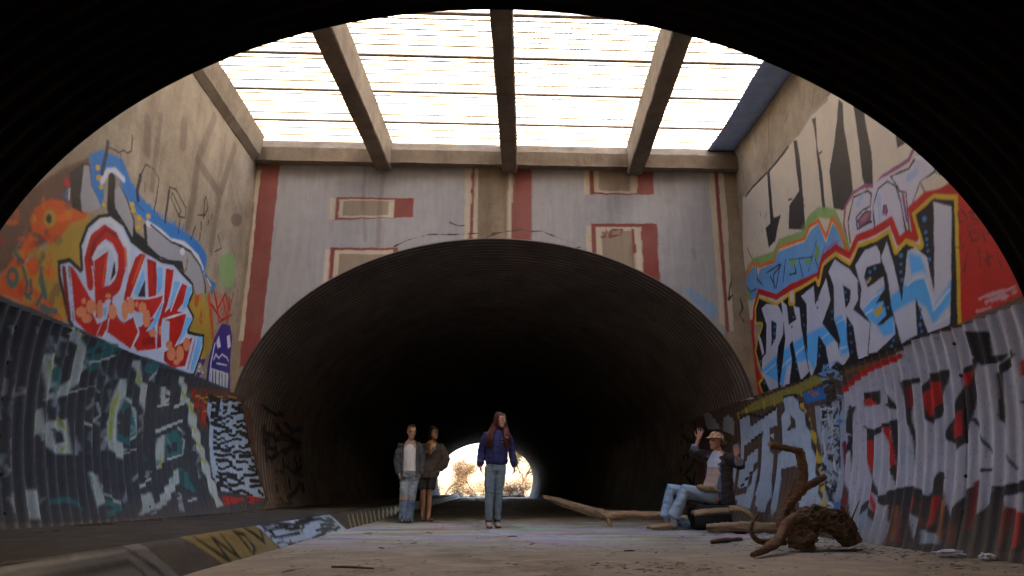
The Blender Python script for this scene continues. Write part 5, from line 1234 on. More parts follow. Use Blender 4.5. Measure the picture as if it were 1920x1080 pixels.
('P','bk',1,10,0,0,[5466,1231,5333,1231,5344,1150]),
('S','k',1,12,21,0,[6021,1135,5925,982,5800,801]),
('S','k',1,12,19,0,[5632,826,5537,691]),
('S','k',1,12,29,0,[5908,693,5784,698]),
('P','bk',1,10,0,0,[7502,459,7194,543,6848,581,6625,475,6480,709,6348,641,6354,387,6111,514,5915,619,5908,330,5735,547,5431,609,4898,701,4840,121,7237,-70,7195,189,7375,366]),
('S','re',1,20,54,0,[7161,411,7154,34]),
('S','og2',1,20,26,0,[7095,372,7082,58]),
('S','rd',1,20,47,0,[7005,433,6962,66]),
('S','re',1,20,45,0,[6836,445,6878,71]),
('S','rd',1,20,34,0,[6758,398,6623,215]),
('S','re',1,20,52,0,[6488,458,6507,238]),
('S','og2',1,20,36,0,[6362,423,6342,105]),
('S','rd',1,20,63,0,[5988,583,6010,226]),
('S','rd',1,20,94,0,[5573,388,5627,120]),
('S','re',1,20,72,0,[5466,405,5453,132]),
('S','rd',1,20,65,0,[6209,216,6198,97]),
('S','re',1,20,47,0,[7635,577,7502,280]),
('P','sv',1,12,0,0,[7469,354,7248,389,7233,208,7310,43,7466,239]),
('P','sv',1,14,0,0,[6396,623,6136,744,6111,514,6289,300]),
('P','sv',1,16,0,0,[6836,320,6692,231,6764,78]),
('P','ice2',1,20,0,0,[6641,177,6354,139,6329,71,6623,51]),
('P','ice2',1,16,0,0,[7783,249,7594,362,7499,176,7766,121]),
('S','k',1,14,59,0,[7770,271,7670,403,7506,238]),
('S','k',1,18,34,0,[5759,547,5429,577]),
('P','sv',1,14,0,0,[5633,482,5423,515,5403,361,5598,403])]
PAINT_FAR=[
('P','la',1,7,0,0,[-3629,5967,-244,6013,-239,4616,-221,3539,-3633,2774]),
('P','ma',1,7,0,0,[-3923,5990,-3601,5984,-3601,3134,-3631,2421,-3904,2419,-3936,4636]),
('P','cw',1,7,0,0,[-3992,5864,-3911,5865,-3908,4715,-3889,2843,-3965,2842,-3951,4714]),
('S','ma',1,7,28,0,[-3892,5978,-1939,6028,-187,6031]),
('P','cw',1,7,0,0,[-369,5959,-255,5979,-252,4537,-378,4535]),
('S','ma',1,7,51,0,[-225,6013,-236,5299,-261,4576]),
('P','cw',1,7,0,0,[-201,5997,-132,5998,-142,4539,-230,4537]),
('P','cw',1,7,0,0,[382,5933,466,5934,437,4547,348,4546]),
('P','ma',1,7,0,0,[488,6028,812,6017,781,4552,427,4546]),
('P','cw',1,7,0,0,[-2692,5376,-2603,5377,-2581,4983,-2680,4981]),
('P','ma',1,7,0,0,[-2585,5386,-1249,5390,-1253,5038,-2586,4955]),
('P','cw',1,7,0,0,[-2534,5346,-1577,5356,-1587,5024,-2531,5003]),
('P','bc',1,7,0,0,[-2465,5315,-1676,5329,-1685,5062,-2464,5037]),
('P','cw',1,7,0,0,[-2700,4422,-2613,4423,-2627,3660,-2698,3659]),
('P','ma',1,7,0,0,[-2608,4462,-1486,4471,-1448,3675,-2591,3661]),
('P','cw',1,7,0,0,[-2540,4416,-1557,4431,-1520,3674,-2520,3662]),
('P','bc',1,7,0,0,[-2455,4348,-1554,4361,-1520,3674,-2449,3663]),
('P','la',1,7,0,0,[804,6013,4075,6068,4038,4206,4010,2840,768,2811]),
('P','cw',1,7,0,0,[1724,6002,1829,6004,1817,5517,1725,5515]),
('P','ma',1,7,0,0,[1832,6098,2986,6122,2955,5539,1817,5517]),
('P','cw',1,7,0,0,[1902,6083,2698,6099,2666,5558,1891,5552]),
('P','bc',1,7,0,0,[1987,6076,2561,6088,2533,5606,1977,5591]),
('P','cw',1,7,0,0,[1730,4926,1836,4928,1789,3942,1708,3941]),
('P','ma',1,7,0,0,[1826,4968,2972,4988,2963,3727,1803,3713]),
('P','cw',1,7,0,0,[1908,4909,2694,4922,2689,3724,1884,3714]),
('P','bc',1,7,0,0,[1999,4826,2550,4859,2541,3722,1976,3715]),
('S','ma',1,6,31,0,[2083,4852,2056,4731,1995,4722]),
('S','ma',1,6,31,0,[2174,4853,2139,4732,2330,4767,2372,4864,2190,4861]),
('S','ma',1,6,54,0,[2539,4859,2556,4460]),
('P','cw',1,7,0,0,[3963,6049,4066,6051,4029,3173,3922,3209]),
('S','ma',1,7,55,0,[4101,6094,4087,4763,4050,3080]),
('P','cw',1,7,0,0,[4140,6087,4239,6046,4238,5379,4160,3081,4087,3080,4118,4764]),
('S','ma',1,7,29,0,[804,6034,1831,6064,4101,6094]),
('P','lb2',0.8,35,0,0,[3351,3809,3483,3829,3920,3491,3847,3283,3571,3525]),
('S','k',1,8,23,0,[4528,4569,4562,4450]),
('S','k',1,8,23,0,[4209,4013,4154,3819,4118,3627,4181,3704]),
('S','k',1,8,22,0,[4323,3629,4346,3477,4279,3363,4342,3251]),
('S','ck',1,7,15,0,[-1542,4498,-1346,4607,-982,4723,-538,4730,-130,4760,20,4699,317,4792,635,4849]),
('S','ck',1,7,15,0,[-618,4948,-467,4891,-356,4900]),
('S','ck',1,7,17,0,[84,4751,607,4840,757,4806,982,4818,1075,4755]),
('S','ck',1,7,17,0,[1019,4794,1243,4698,1503,4603]),
('S','ck',1,7,17,0,[1538,4504,1613,4533,1724,4487]),
('S','st',0.3,45,54,0,[-2125,5965,-2125,5345,-2041,4588]),
('S','st',0.35,45,85,0,[-1797,5846,-1827,5351,-1818,4513]),
('S','st',0.4,45,79,0,[313,5889,355,4705]),
('S','st',0.12,45,158,0,[-2540,5956,-2519,5666]),
('S','st',0.25,45,236,0,[-32,5966,-19,4778]),
('S','st',0.12,45,161,0,[1885,5921,1829,5418]),
('S','st',0.35,45,77,0,[2517,4579,2535,4185]),
('S','st',0.12,45,238,0,[2217,5508,2213,4975]),
('S','st',0.3,45,39,0,[3572,4515,3598,4357]),
('S','st',0.12,45,202,0,[3252,5991,3197,5443])]
PAINT_KERB=[
('P','yk',1,15,0,0,[5093,228,6728,250,7129,-49,5647,-30]),
('S','k',1,12,29,0,[5327,196,5749,-6,5619,185,5981,-4,5819,197]),
('S','k',1,12,34,0,[6141,195,6310,8,6406,52,6314,160,6115,197]),
('S','k',1,12,37,0,[6440,205,6722,83,6804,215]),
('P','ice2',1,15,0,0,[6698,247,9884,225,10486,-23,7158,-32]),
('S','k',1,8,36,0,[9887,145,9947,135,9909,157,9933,144]),
('S','k',1,8,33,0,[8126,167,8608,171,8758,195,8603,218,8954,214]),
('S','k',1,8,28,0,[9168,187,8595,189,8237,173,7929,155]),
('S','k',1,8,24,0,[7661,-5,7405,21,7192,50]),
('S','k',1,8,47,0,[9777,17,9612,43,9381,69,9176,43,9061,15]),
('S','k',1,8,28,0,[9388,102,9880,82,9292,73,8737,70]),
('S','k',1,8,20,0,[6886,165,7245,163,7351,190]),
('S','k',1,8,34,0,[9244,179,9462,152,9938,131,9592,110]),
('S','k',1,8,26,0,[7106,208,6870,235,7236,232]),
('S','k',1,8,30,0,[8029,187,8526,186,8052,183]),
('S','k',1,8,34,0,[9814,190,9795,206,9802,205]),
('S','k',1,8,32,0,[9653,146,9961,127,9944,137,9966,125,10011,99]),
('S','k',1,8,26,0,[6990,168,6909,199,7242,205]),
('S','k',1,8,32,0,[8130,86,8155,115,8336,140]),
('S','k',1,8,30,0,[8027,89,7608,87,7234,84,6995,112,6975,92]),
('S','k',1,8,33,0,[9344,186,8761,186,8274,204]),
('S','k',1,8,25,0,[9071,9,8602,-3,8165,-6,7747,-9,7438,-5]),
('S','k',1,8,26,0,[7388,215,7738,192,8006,165,7696,191]),
('S','k',1,8,34,0,[8437,2,8881,16,9185,40,9796,36,10100,50]),
('S','k',1,8,35,0,[7454,168,7691,140,8133,129,8073,159]),
('S','k',1,8,22,0,[7124,221,7427,196,7753,172]),
('S','k',1,8,27,0,[7552,31,7379,3,7715,-9,7449,-11,7151,-13]),
('S','k',1,8,33,0,[9589,190,9771,164,9921,150]),
('S','k',1,8,31,0,[7134,121,7022,152,7289,169,7693,158]),
('S','k',1,8,36,0,[9081,110,9709,108,9097,118]),
('S','k',1,8,22,0,[7320,79,7251,48,7068,37,7071,35]),
('P','gk',1,20,0,0,[3717,226,4510,228,4821,-9,4823,-109,3799,27]),
('S','k',1,14,22,0,[3754,228,3936,90,4006,0]),
('S','k',1,14,23,0,[3939,79,3980,147,4088,148,4208,60,4262,-34]),
('S','k',1,14,23,0,[4029,59,4113,70,4165,-21]),
('S','k',1,14,26,0,[4153,229,4374,75,4497,-65]),
('S','k',1,14,27,0,[4273,232,4562,68,4730,-96]),
('S','yk',1,14,43,0,[10805,-25,11106,173]),  # slanted strokes from here on paint in glints of daylight from the exit
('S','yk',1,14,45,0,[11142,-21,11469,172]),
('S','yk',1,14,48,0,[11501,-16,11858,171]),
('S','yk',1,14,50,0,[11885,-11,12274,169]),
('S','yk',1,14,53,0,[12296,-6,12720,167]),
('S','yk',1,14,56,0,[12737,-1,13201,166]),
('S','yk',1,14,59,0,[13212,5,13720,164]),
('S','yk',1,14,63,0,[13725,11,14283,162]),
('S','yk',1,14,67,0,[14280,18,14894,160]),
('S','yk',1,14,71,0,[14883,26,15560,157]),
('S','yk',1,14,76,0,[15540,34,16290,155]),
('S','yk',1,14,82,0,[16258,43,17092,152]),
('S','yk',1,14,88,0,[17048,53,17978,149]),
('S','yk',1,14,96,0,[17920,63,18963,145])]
cvL = Canvas(4.3, 15.5, -.05, 6.6, .01, 1); cvL.draw(PAINT_LEFT)
cvR = Canvas(4.3, 15.5, -.05, 6.6, .01, 2); cvR.draw(PAINT_RIGHT)
cvF = Canvas(-4.2, 4.7, 1.6, 6.6, .01, 3, .011); cvF.draw(PAINT_FAR)
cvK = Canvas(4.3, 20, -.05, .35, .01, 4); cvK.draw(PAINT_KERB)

M_side = painted_concrete('side_wall_concrete', (.31, .245, .165), (.49, .405, .285))
M_far = painted_concrete('far_wall_concrete', (.30, .24, .16), (.40, .32, .22), wear=.4, amount=.3, fade=.45)
M_beam = plain_concrete('beam_concrete', (.20, .155, .105), (.34, .27, .185), .5)
M_conc = plain_concrete('rough_concrete', (.26, .22, .17), (.38, .32, .25), .4)
M_plate = steel_plate('corrugated_steel'); M_crown = steel_plate('galvanised_crown_steel', 1.05); M_shaded_crown = simple('shade_darkened_steel', (.016, .011, .008), (.009, .007, .006), 2.5, .95, .1, 0, .05)  # near crown: steel colour darkened to paint in the shade under the arch

# ------------------------------------------------------------------ the tunnel: centre line x=.22, pipe arch profile
XC, PA, PZ, PBU, PBL = .22, 4.18, 1.65, 3.01, 4.06
XL, XR, YN, YF, YE = -4.0, 4.45, 5.15, 11.0, 62.4
JOINT = 2.0; PITCH = .1525; AMP = .022
def half_width(z):
    b = np.where(z > PZ, PBU, PBL); return PA * np.sqrt(np.maximum(0, 1 - ((z - PZ) / b) ** 2))
def corr(y): return AMP * np.sin(2 * math.pi * y / PITCH)
def profile_lower(n, z0=-.03, z1=JOINT):
    z = np.linspace(z0, z1, n); return half_width(z), z
def plate_side(name, side, ys, n, cv, parent, z0=-.03, z1=JOINT):
    hw, z = profile_lower(n, z0, z1); lap = (.007 if int(round(ys[0] * 10)) % 2 else 0.)
    if lap: ys = np.concatenate([[ys[0] - .05, ys[0] - .025], ys, [ys[-1] + .025, ys[-1] + .05]])
    # outward normal of the profile
    dh = np.gradient(hw, z); nx, nz = 1 / np.sqrt(1 + dh ** 2), -dh / np.sqrt(1 + dh ** 2)
    Y = ys[:, None] + 0 * z[None]; Cc = corr(ys)[:, None]
    P = np.stack([XC + side * (hw[None] + lap + nx[None] * Cc), Y, z[None] + nz[None] * Cc], -1)
    me = grid_mesh(name, P, flip=(side > 0), colors=cv.at(P[..., 1], P[..., 2]) if cv else None)
    return link(name, me, M_plate, parent)
def pipe_arch(name, ys, nth, parent, cv=None, mat=None):
    """the part of the pipe above the joint line"""
    t0 = math.asin((JOINT - PZ) / PBU); t = np.linspace(t0, math.pi - t0, nth)
    cx, cz = np.cos(t), np.sin(t); nx, nz = cx / PA, cz / PBU; l = np.hypot(nx, nz); nx /= l; nz /= l
    Cc = corr(ys)[:, None]
    P = np.stack([XC + PA * cx[None] + nx[None] * Cc, ys[:, None] + 0 * t[None], PZ + PBU * cz[None] + nz[None] * Cc], -1)
    colr = None
    if cv:
        colr = np.where((P[..., 0] < XC)[..., None], cvL.at(P[..., 1], P[..., 2]), cvR.at(P[..., 1], P[..., 2])); colr[..., 3] *= 0
    me = grid_mesh(name, P, flip=True, colors=colr)
    return link(name, me, mat or M_plate, parent)
def bolt_row(parent, side, y, zs):
    bm = bmesh.new()
    for z in zs:
        hw = float(half_width(np.array(z))); c = Vector((XC + side * (hw + float(corr(np.array(y))) - .004), y, z))
        r = bmesh.ops.create_cone(bm, cap_ends=True, segments=6, radius1=.019, radius2=.015, depth=.024)
        bmesh.ops.rotate(bm, verts=r['verts'], cent=(0, 0, 0), matrix=Matrix.Rotation(-side * math.pi / 2, 3, 'Y'))
        bmesh.ops.translate(bm, verts=r['verts'], vec=c)
    o = link('bolts', mesh_bm('bolts', bm), M_bolt, parent); o['kind'] = 'stuff'
M_bolt = simple('bolt_steel', (.06, .05, .045), rough=.5, metallic=.5)
def seq(a, b, step): return np.linspace(a, b, max(2, int(round((b - a) / step)) + 1))
near = tag(empty('corrugated_tunnel', (0, 0, 0)), 'dark corrugated steel tunnel arching overhead around the viewer in the foreground', 'tunnel')
pipe_arch('crown_plate', seq(-38, -6, PITCH / 4), 40, near, None, M_shaded_crown); pipe_arch('crown_plate', seq(-6, 2, PITCH / 6), 60, near, None, M_shaded_crown); pipe_arch('crown_plate', seq(2, YN, PITCH / 10), 110, near, None, M_shaded_crown)
for s, cv in ((-1, cvL), (1, cvR)):
    plate_side('side_plate', s, seq(-38, -6, PITCH / 4), 14, None, near); plate_side('side_plate', s, seq(-6, 3.46, PITCH / 6), 24, None, near)
well = [None, None]
for k, (s, cv, lab) in enumerate(((-1, cvL, 'curved corrugated steel wall base with dark teal and grey graffiti, left side'), (1, cvR, 'curved corrugated steel wall base with silver and red graffiti behind the driftwood, right side'))):
    root = tag(empty('corrugated_wall', (0, 0, 0)), lab, 'steel wall', 'corrugated wall bases under the skylight'); well[k] = root
    seams = ([3.46, 5.9, 8.34, 10.78] if s < 0 else [3.46, 6.15, 8.59, 11.03])
    for a, b in zip(seams[:-1], seams[1:]):
        pl = plate_side('side_plate', s, seq(a, b, PITCH / 11), 150, cv, root); q = b
        bolt_row(pl, s, round((q - .06) / PITCH) * PITCH + PITCH * .25, [.35 + .3 * i for i in range(6)])
far = tag(empty('corrugated_tunnel', (0, 0, 0)), 'long dark corrugated steel tunnel opening in the painted far wall, daylight at its end', 'tunnel')
for a, b, st, n in ((10.96, 13.4, PITCH / 10, 120), (13.4, 18.28, PITCH / 8, 90), (18.28, 30, PITCH / 6, 60), (30, YE, PITCH / 4, 44)):
    pipe_arch('crown_plate', seq(a, b, st), n, far, None, M_crown)
for s, cv, y0 in ((-1, cvL, 10.78), (1, cvR, 11.03)):
    plate_side('side_plate', s, seq(y0, 13.4, PITCH / 11), 150, cv, far); plate_side('side_plate', s, seq(13.4, 15.4, PITCH / 9), 110, cv, far)
    plate_side('side_plate', s, seq(15.4, 30, PITCH / 6), 24, None, far); plate_side('side_plate', s, seq(30, YE, PITCH / 4), 14, None, far)

# ------------------------------------------------------------------ concrete walls of the light well
def side_wall(name, X, cv, lab, flip):
    y = np.concatenate([seq(YN - .3, 5.4, .05)[:-1], seq(5.4, YF, .0145)]); z = seq(1.75, 6.5, .0145)
    Y, Z = np.meshgrid(y, z, indexing='ij')
    P = np.stack([X + .006 * wave_noise(np.stack([Y, Z], -1), 2.2, 7), Y, Z], -1)
    o = link(name, grid_mesh(name, P, flip, cv.at(Y, Z)), M_side); return tag(o, lab, 'wall', 'side walls of the light well')
side_wall('concrete_wall', XL, cvL, 'left concrete wall with red and white block letter graffiti and blue clouds', False)
side_wall('concrete_wall', XR, cvR, 'right concrete wall with pale blue block letters PHKREW outlined in yellow', True)
def arch_wall(name, Y, x, n, z1, cv, flip, M):
    dx = np.clip((x - XC) / PA, -1, 1); za = np.where(np.abs(x - XC) < PA, PZ + PBU * np.sqrt(1 - dx ** 2), JOINT - .25)
    za = np.maximum(za, JOINT - .25)
    t = np.linspace(0, 1, n)[None]
    Z = za[:, None] * (1 - t) + z1 * t; X = x[:, None] + 0 * Z
    P = np.stack([X, Y + .005 * wave_noise(np.stack([X, Z], -1), 2.5, 9), Z], -1)
    return link(name, grid_mesh(name, P, flip, cv.at(X, Z) if cv else None), M)
xs = XC + PA * np.sin(np.linspace(-math.pi / 2, math.pi / 2, 480)); xs = np.concatenate([[XL - .05, XL + .03], xs, [XR - .03, XR + .05]])
xs = np.unique(np.round(xs, 5))
tag(arch_wall('concrete_wall', YF, xs, 235, 6.02, cvF, False, M_far), 'far concrete wall painted lavender grey with maroon stripes above the tunnel mouth', 'wall')
tag(arch_wall('concrete_wall', YN, np.linspace(XL - .05, XR + .05, 90), 20, 6.5, None, True, M_conc), 'near concrete wall around the foreground tunnel mouth, hidden in shadow', 'wall')
hw_ = tag(arch_wall('headwall', YE, np.concatenate([np.linspace(-24, XC - PA - .001, 12), np.linspace(XC - PA, XC + PA, 60), np.linspace(XC + PA + .001, 24, 12)]), 8, 6.8, None, True, M_conc), 'concrete headwall around the distant tunnel exit', 'wall')

# ledge that carries the beams, skew beams, gratings
def prism_y(bm, prof, y0, y1, skew=0., seg=24, wob=.004, seed=0):
    """profile (x,z) swept along y, slightly uneven"""
    rings = []
    for i in range(seg + 1):
        y = y0 + (y1 - y0) * i / seg
        ring = []
        for k, (x, z) in enumerate(prof):
            q = Vector((x + k * 3.1, y * 2.3, z * 2 + seed))
            d = mnoise.noise_vector(q) * wob + mnoise.noise_vector(q * 5.3) * wob * .7
            ring.append(bm.verts.new((x + skew * (y - y0) + d.x, y, z + d.z)))
        rings.append(ring)
    n = len(prof)
    for a, b in zip(rings[:-1], rings[1:]):
        for k in range(n): bm.faces.new((a[k], a[(k + 1) % n], b[(k + 1) % n], b[k]))
    bm.faces.new(rings[0]); bm.faces.new(rings[-1][::-1])
def rect_prof(x0, x1, z0, z1, c=.018): return [(x0 + c, z0), (x1 - c, z0), (x1, z0 + c), (x1, z1), (x0, z1), (x0, z0 + c)]
BEAM_SK = .062; ZB, ZG = 5.89, 6.48
beams = []
for bx, lab in ((-1.79, 'left roof beam of weathered concrete under the grating'), (.41, 'middle roof beam of weathered concrete under the grating'), (2.63, 'right roof beam of weathered concrete under the grating')):
    bm = bmesh.new(); x0 = bx - BEAM_SK * (YF - 4.9)
    prism_y(bm, rect_prof(x0 - .135, x0 + .135, ZB, ZG - .06), 4.9, YF - .03, BEAM_SK, 110, .008, bx)
    tag(link('roof_beam', mesh_bm('roof_beam', bm), M_beam), lab, 'beam', 'skewed concrete roof beams')
bm = bmesh.new(); prism_y(bm, [(XL - .2, 5.95), (XL + .01, 5.95), (XL + .10, 6.06), (XL + .15, ZG - .06), (XL - .2, ZG - .06)], 4.9, YF - .19, 0, 110, .008, 5)
tag(link('edge_beam', mesh_bm('edge_beam', bm), M_beam), 'brown concrete edge beam along the top of the left wall', 'beam')
# far ledge
bm = bmesh.new(); L0 = len(bm.verts)
prism_y(bm, [(-.17, 5.98), (.2, 5.98), (.2, ZG - .06), (-.03, ZG - .06), (-.15, 6.26), (-.17, 6.23)], XL - .1, XR + .1, 0, 140, .008, 8)
for v in bm.verts: v.co = Vector((v.co.y, YF + v.co.x, v.co.z))
tag(link('bearing_ledge', mesh_bm('bearing_ledge', bm), M_beam), 'concrete bearing ledge across the top of the painted far wall', 'ledge')

M_grate = simple('galvanised_steel', (.46, .40, .32), (.33, .27, .2), 9, .55, 0, .1)
M_flat = simple('dark_flat_steel', (.06, .07, .06), (.03, .04, .035), 6, .7)
rows = [4.73] + [4.73 + .9214 * i for i in range(3, 8)]; rows[-1] = 11.12
def grating(name, w, d):
    bm = bmesh.new()
    box(bm, (0, 0, -.05), (w, .011, 0)); box(bm, (0, d - .011, -.05), (w, d, 0)); box(bm, (0, .0, -.058), (w, .02, -.0505)); box(bm, (0, d - .02, -.058), (w, d, -.0505)); box(bm, (0, .0112, -.05), (.008, d - .0112, 0)); box(bm, (w - .008, .0112, -.05), (w, d - .0112, 0))
    f = mesh_bm('frame', bm)
    bm = bmesh.new(); nb = int((d - .03) / .048)
    for k in range(1, nb + 1):
        y = d * k / (nb + 1); box(bm, (.0085, y - .0025, -.039), (w - .0085, y + .0025, -.003))
    for k in range(1, int(w / .1)):
        x = w * k / int(w / .1); box(bm, (x - .003, .0118, -.0025), (x + .003, d - .0118, .002))
    b2 = bmesh.new(); nf = max(2, int(round(d / .115)))
    for k in range(1, nf): box(b2, (.009, d * k / nf - .0105, -.047), (w - .009, d * k / nf + .0105, -.0405))
    return f, mesh_bm('bearing_bars', bm), mesh_bm('support_flats', b2)
edges = [XL - .06, -1.79, .41, 2.63, XR + .06]
names = ['leftmost bay', 'bay left of the middle beam', 'bay right of the middle beam', 'rightmost bay']
rown = ['cut off by the near tunnel crown', 'nearest whole row', 'second whole row', 'third whole row', 'row at the far wall']
for bi in range(4):
    cache = {}
    for ri in range(5):
        y0, y1 = rows[ri] + .006, rows[ri + 1] - .006; ym = (y0 + y1) / 2
        x0 = edges[bi] + (BEAM_SK * (ym - YF) if 0 < bi else 0) + .008; x1 = edges[bi + 1] + (BEAM_SK * (ym - YF) if bi < 3 else 0) - .008
        key = (round(x1 - x0, 2), round(y1 - y0, 2)) if 0 < bi < 3 else (ri,)
        if key not in cache: cache[key] = grating('g', x1 - x0, y1 - y0)
        f, b, fl = cache[key]
        t = tag(empty('grating_panel', (x0, y0, ZG)), 'skylight grating panel, %s, %s' % (names[bi], rown[ri]), 'grating', 'skylight grating panels')
        link('frame', f, M_grate, t); o = link('bearing_bars', b, M_grate, t); o['kind'] = 'stuff'; o = link('support_flats', fl, M_flat, t); o['kind'] = 'stuff'
# added strip, its blue colour stands in for shade on the grating's right edge
M_shade_strip = simple('shade_strip_blue', (.42, .55, .85), (.30, .42, .72), 5, .5)
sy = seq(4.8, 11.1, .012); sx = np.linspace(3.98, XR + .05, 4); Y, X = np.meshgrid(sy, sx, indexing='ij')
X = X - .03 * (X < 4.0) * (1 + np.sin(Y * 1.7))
o = link('shade_strip', grid_mesh('shade_strip', np.stack([X, Y, ZG - .085 + .009 * np.sin(Y * 2 * math.pi / .076)], -1)), M_shade_strip)
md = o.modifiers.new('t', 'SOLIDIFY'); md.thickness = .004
tag(o, 'added blue grey strip standing in for shade along the right edge of the skylight grating', 'metal sheet')

# road deck over the tunnel
M_road = simple('asphalt', (.06, .06, .058), (.04, .04, .04), 40, .95, .3)
bm = bmesh.new()
for lo, hi in (((-90, -42, 6.2), (XL - .07, 62.2, 6.53)), ((XR + .08, -42, 6.2), (90, 62.2, 6.53)), ((XL - .07, -42, 6.2), (XR + .08, YN - .3, 6.53)), ((XL - .07, 11.16, 6.2), (XR + .08, 62.2, 6.53))): box(bm, lo, hi)
tag(link('road_deck', mesh_bm('road_deck', bm), M_road), kind='structure')

M_earth = simple('earth_fill', (.16, .11, .07), (.1, .07, .045), 2, .95)
for lo, hi in (((-90, -42, -.5), (-4.25, 62.3, 6.19)), ((4.72, -42, -.5), (90, 62.3, 6.19))):
    bm = bmesh.new(); box(bm, lo, hi); tag(link('embankment', mesh_bm('embankment', bm), M_earth), kind='structure')
# ------------------------------------------------------------------ floor, raised ledge, outside ground
def floor_material():
    M = Mat('tunnel_floor_dust', .9)
    n1 = M.noise(.7, 8, .65); n2 = M.noise(26, 6, .7)
    base = M.ramp(n1, [(.3, (.20, .155, .108)), (.7, (.30, .236, .166))])
    base = M.mix(M.ramp(n2, [(.5, 0.), (.8, .5)]), base, (.11, .08, .055))
    sep = M.n('SeparateXYZ', Vector=M.co)
    # trodden spray paint splashed across the slab under the skylight
    sv = M.stretch(.55, 1.5, 1)
    pc = M.n('HueSaturation', Saturation=2.1, Value=.95, Color=M.noise(1.9, 5, .6, sv, True, .4)).outputs[0]
    pc = M.mix(.4, pc, (.46, .50, .56))
    pm = M.ramp(M.noise(1.25, 6, .62, sv), [(.36, 0.), (.54, 1.)])
    yb = M.math('MULTIPLY', M.ramp(M.math('MULTIPLY', M.math('SUBTRACT', sep.outputs[1], 6.6), .25), [(0, 0.), (.5, 1.)]), M.ramp(M.math('MULTIPLY', M.math('SUBTRACT', sep.outputs[1], 12.5), .2), [(0, 1.), (.8, .0)]))
    pm = M.math('MULTIPLY', M.math('MULTIPLY', pm, yb), M.ramp(M.noise(9, 6, .75), [(.3, .25), (.6, .95)]))
    damp = M.ramp(M.noise(.45, 7, .7, M.stretch(1, .6, 1)), [(.50, 0.), (.62, .75)]); base = M.mix(damp, base, M.mix(1., base, (.50, .44, .38), 'MULTIPLY'))
    vor = M.n('TexVoronoi', feature='DISTANCE_TO_EDGE', Scale=.55, Vector=M.n('VectorMath', operation='ADD', _0=M.co, _1=M.n('VectorMath', operation='SCALE', _0=M.noise(1.6, 5, .7, None, True), Scale=.9).outputs[0]).outputs[0])
    crack = M.ramp(vor.outputs['Distance'], [(.0, 1.), (.010, 0.)])
    silt = M.ramp(M.noise(2.6, 8, .72, M.stretch(.85, 1.1, 1)), [(.48, 0.), (.60, 1.)]); base = M.mix(M.math('MULTIPLY', silt, .6), base, (.36, .287, .205))
    speck = M.ramp(M.noise(55, 3, .8), [(.62, 0.), (.70, .8)]); base = M.mix(speck, base, (.07, .05, .035))
    fin = M.mix(M.math('MULTIPLY', pm, M.math('SUBTRACT', .85, M.math('MULTIPLY', silt, .5))), base, pc)
    M.color(M.mix(M.math('MULTIPLY', crack, .7), fin, (.05, .038, .028)))
    M.bump(M.math('ADD', M.noise(5, 6, .6), M.math('MULTIPLY', n2, .5)), .35, .02)
    return M.m
M_floor = floor_material()
def floor_sheet(y, x):
    Y, X = np.meshgrid(y, x, indexing='ij'); Z = .006 * wave_noise(np.stack([X, Y], -1), 1.3, 4, 4) - .006
    return np.stack([X, Y, Z], -1)
yy = np.concatenate([seq(-38, 4, 1.0)[:-1], seq(4, 14, .06)[:-1], seq(14, YE + .3, .8)])
tag(link('tunnel_floor', grid_mesh('tunnel_floor', floor_sheet(yy, seq(-2.05, 4.5, .06)), True), M_floor), kind='structure')
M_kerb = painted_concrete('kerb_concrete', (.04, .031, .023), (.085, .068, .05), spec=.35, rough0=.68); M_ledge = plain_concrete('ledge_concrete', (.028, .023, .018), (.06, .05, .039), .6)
ky = np.concatenate([seq(-38, 4.3, .5)[:-1], seq(4.3, 20, .018)[:-1], seq(20, YE, .5)])
kt = np.linspace(0, 1, 15)
Y, T = np.meshgrid(ky, kt, indexing='ij')
P = np.stack([-1.93 - .15 * T - .012 * (T > .9), Y, -.01 + .235 * T - .02 * np.maximum(0, T - .9) * 5], -1); P[..., 0] += .008 * wave_noise(np.stack([Y, T], -1), 3, 6)
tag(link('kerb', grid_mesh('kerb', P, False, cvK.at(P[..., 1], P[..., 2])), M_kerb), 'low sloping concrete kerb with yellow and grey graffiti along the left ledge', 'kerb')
lx = np.concatenate([[-2.085], seq(-2.12, -4.3, -.12) if False else np.linspace(-2.12, -4.3, 20)])
ly = np.concatenate([seq(-38, 4.3, .8)[:-1], seq(4.3, 20, .12)[:-1], seq(20, YE, .8)])
Y, X = np.meshgrid(ly, lx, indexing='ij')
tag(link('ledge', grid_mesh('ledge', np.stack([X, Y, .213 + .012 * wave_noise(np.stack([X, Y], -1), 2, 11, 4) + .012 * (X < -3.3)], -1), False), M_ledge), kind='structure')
# rubbish and soil gathered along the foot of the walls
M_sand = simple('dry_scrub_soil', (.15, .105, .062), (.085, .057, .033), 3, .95, .3)
gx = np.linspace(-160, 160, 70); gy = np.concatenate([np.linspace(YE + .2, 130, 60), np.linspace(135, 420, 20)])
Y, X = np.meshgrid(gy, gx, indexing='ij')
Z = -.03 + .25 * np.clip((Y - 66) / 10, 0, 1) * (1 + wave_noise(np.stack([X, Y], -1), .25, 3)) * .5 + np.clip((np.abs(X - 1) - 7) / 14, 0, 1) ** 1.5 * 7 + np.clip((Y - 105) / 60, 0, 1) ** 1.3 * 9 * (1 + .8 * np.tanh(X / 25))
Z += .5 * wave_noise(np.stack([X, Y], -1), .12, 5) * np.clip((Y - 80) / 30, 0, 1)
tag(link('ground', grid_mesh('ground', np.stack([X, Y, Z], -1), True), M_sand), kind='structure')
bm = bmesh.new(); v = [bm.verts.new(p) for p in ((-1500, -1500, -.6), (1500, -1500, -.6), (1500, 1500, -.6), (-1500, 1500, -.6))]; bm.faces.new(v)
tag(link('terrain', mesh_bm('terrain', bm), M_sand), kind='structure')

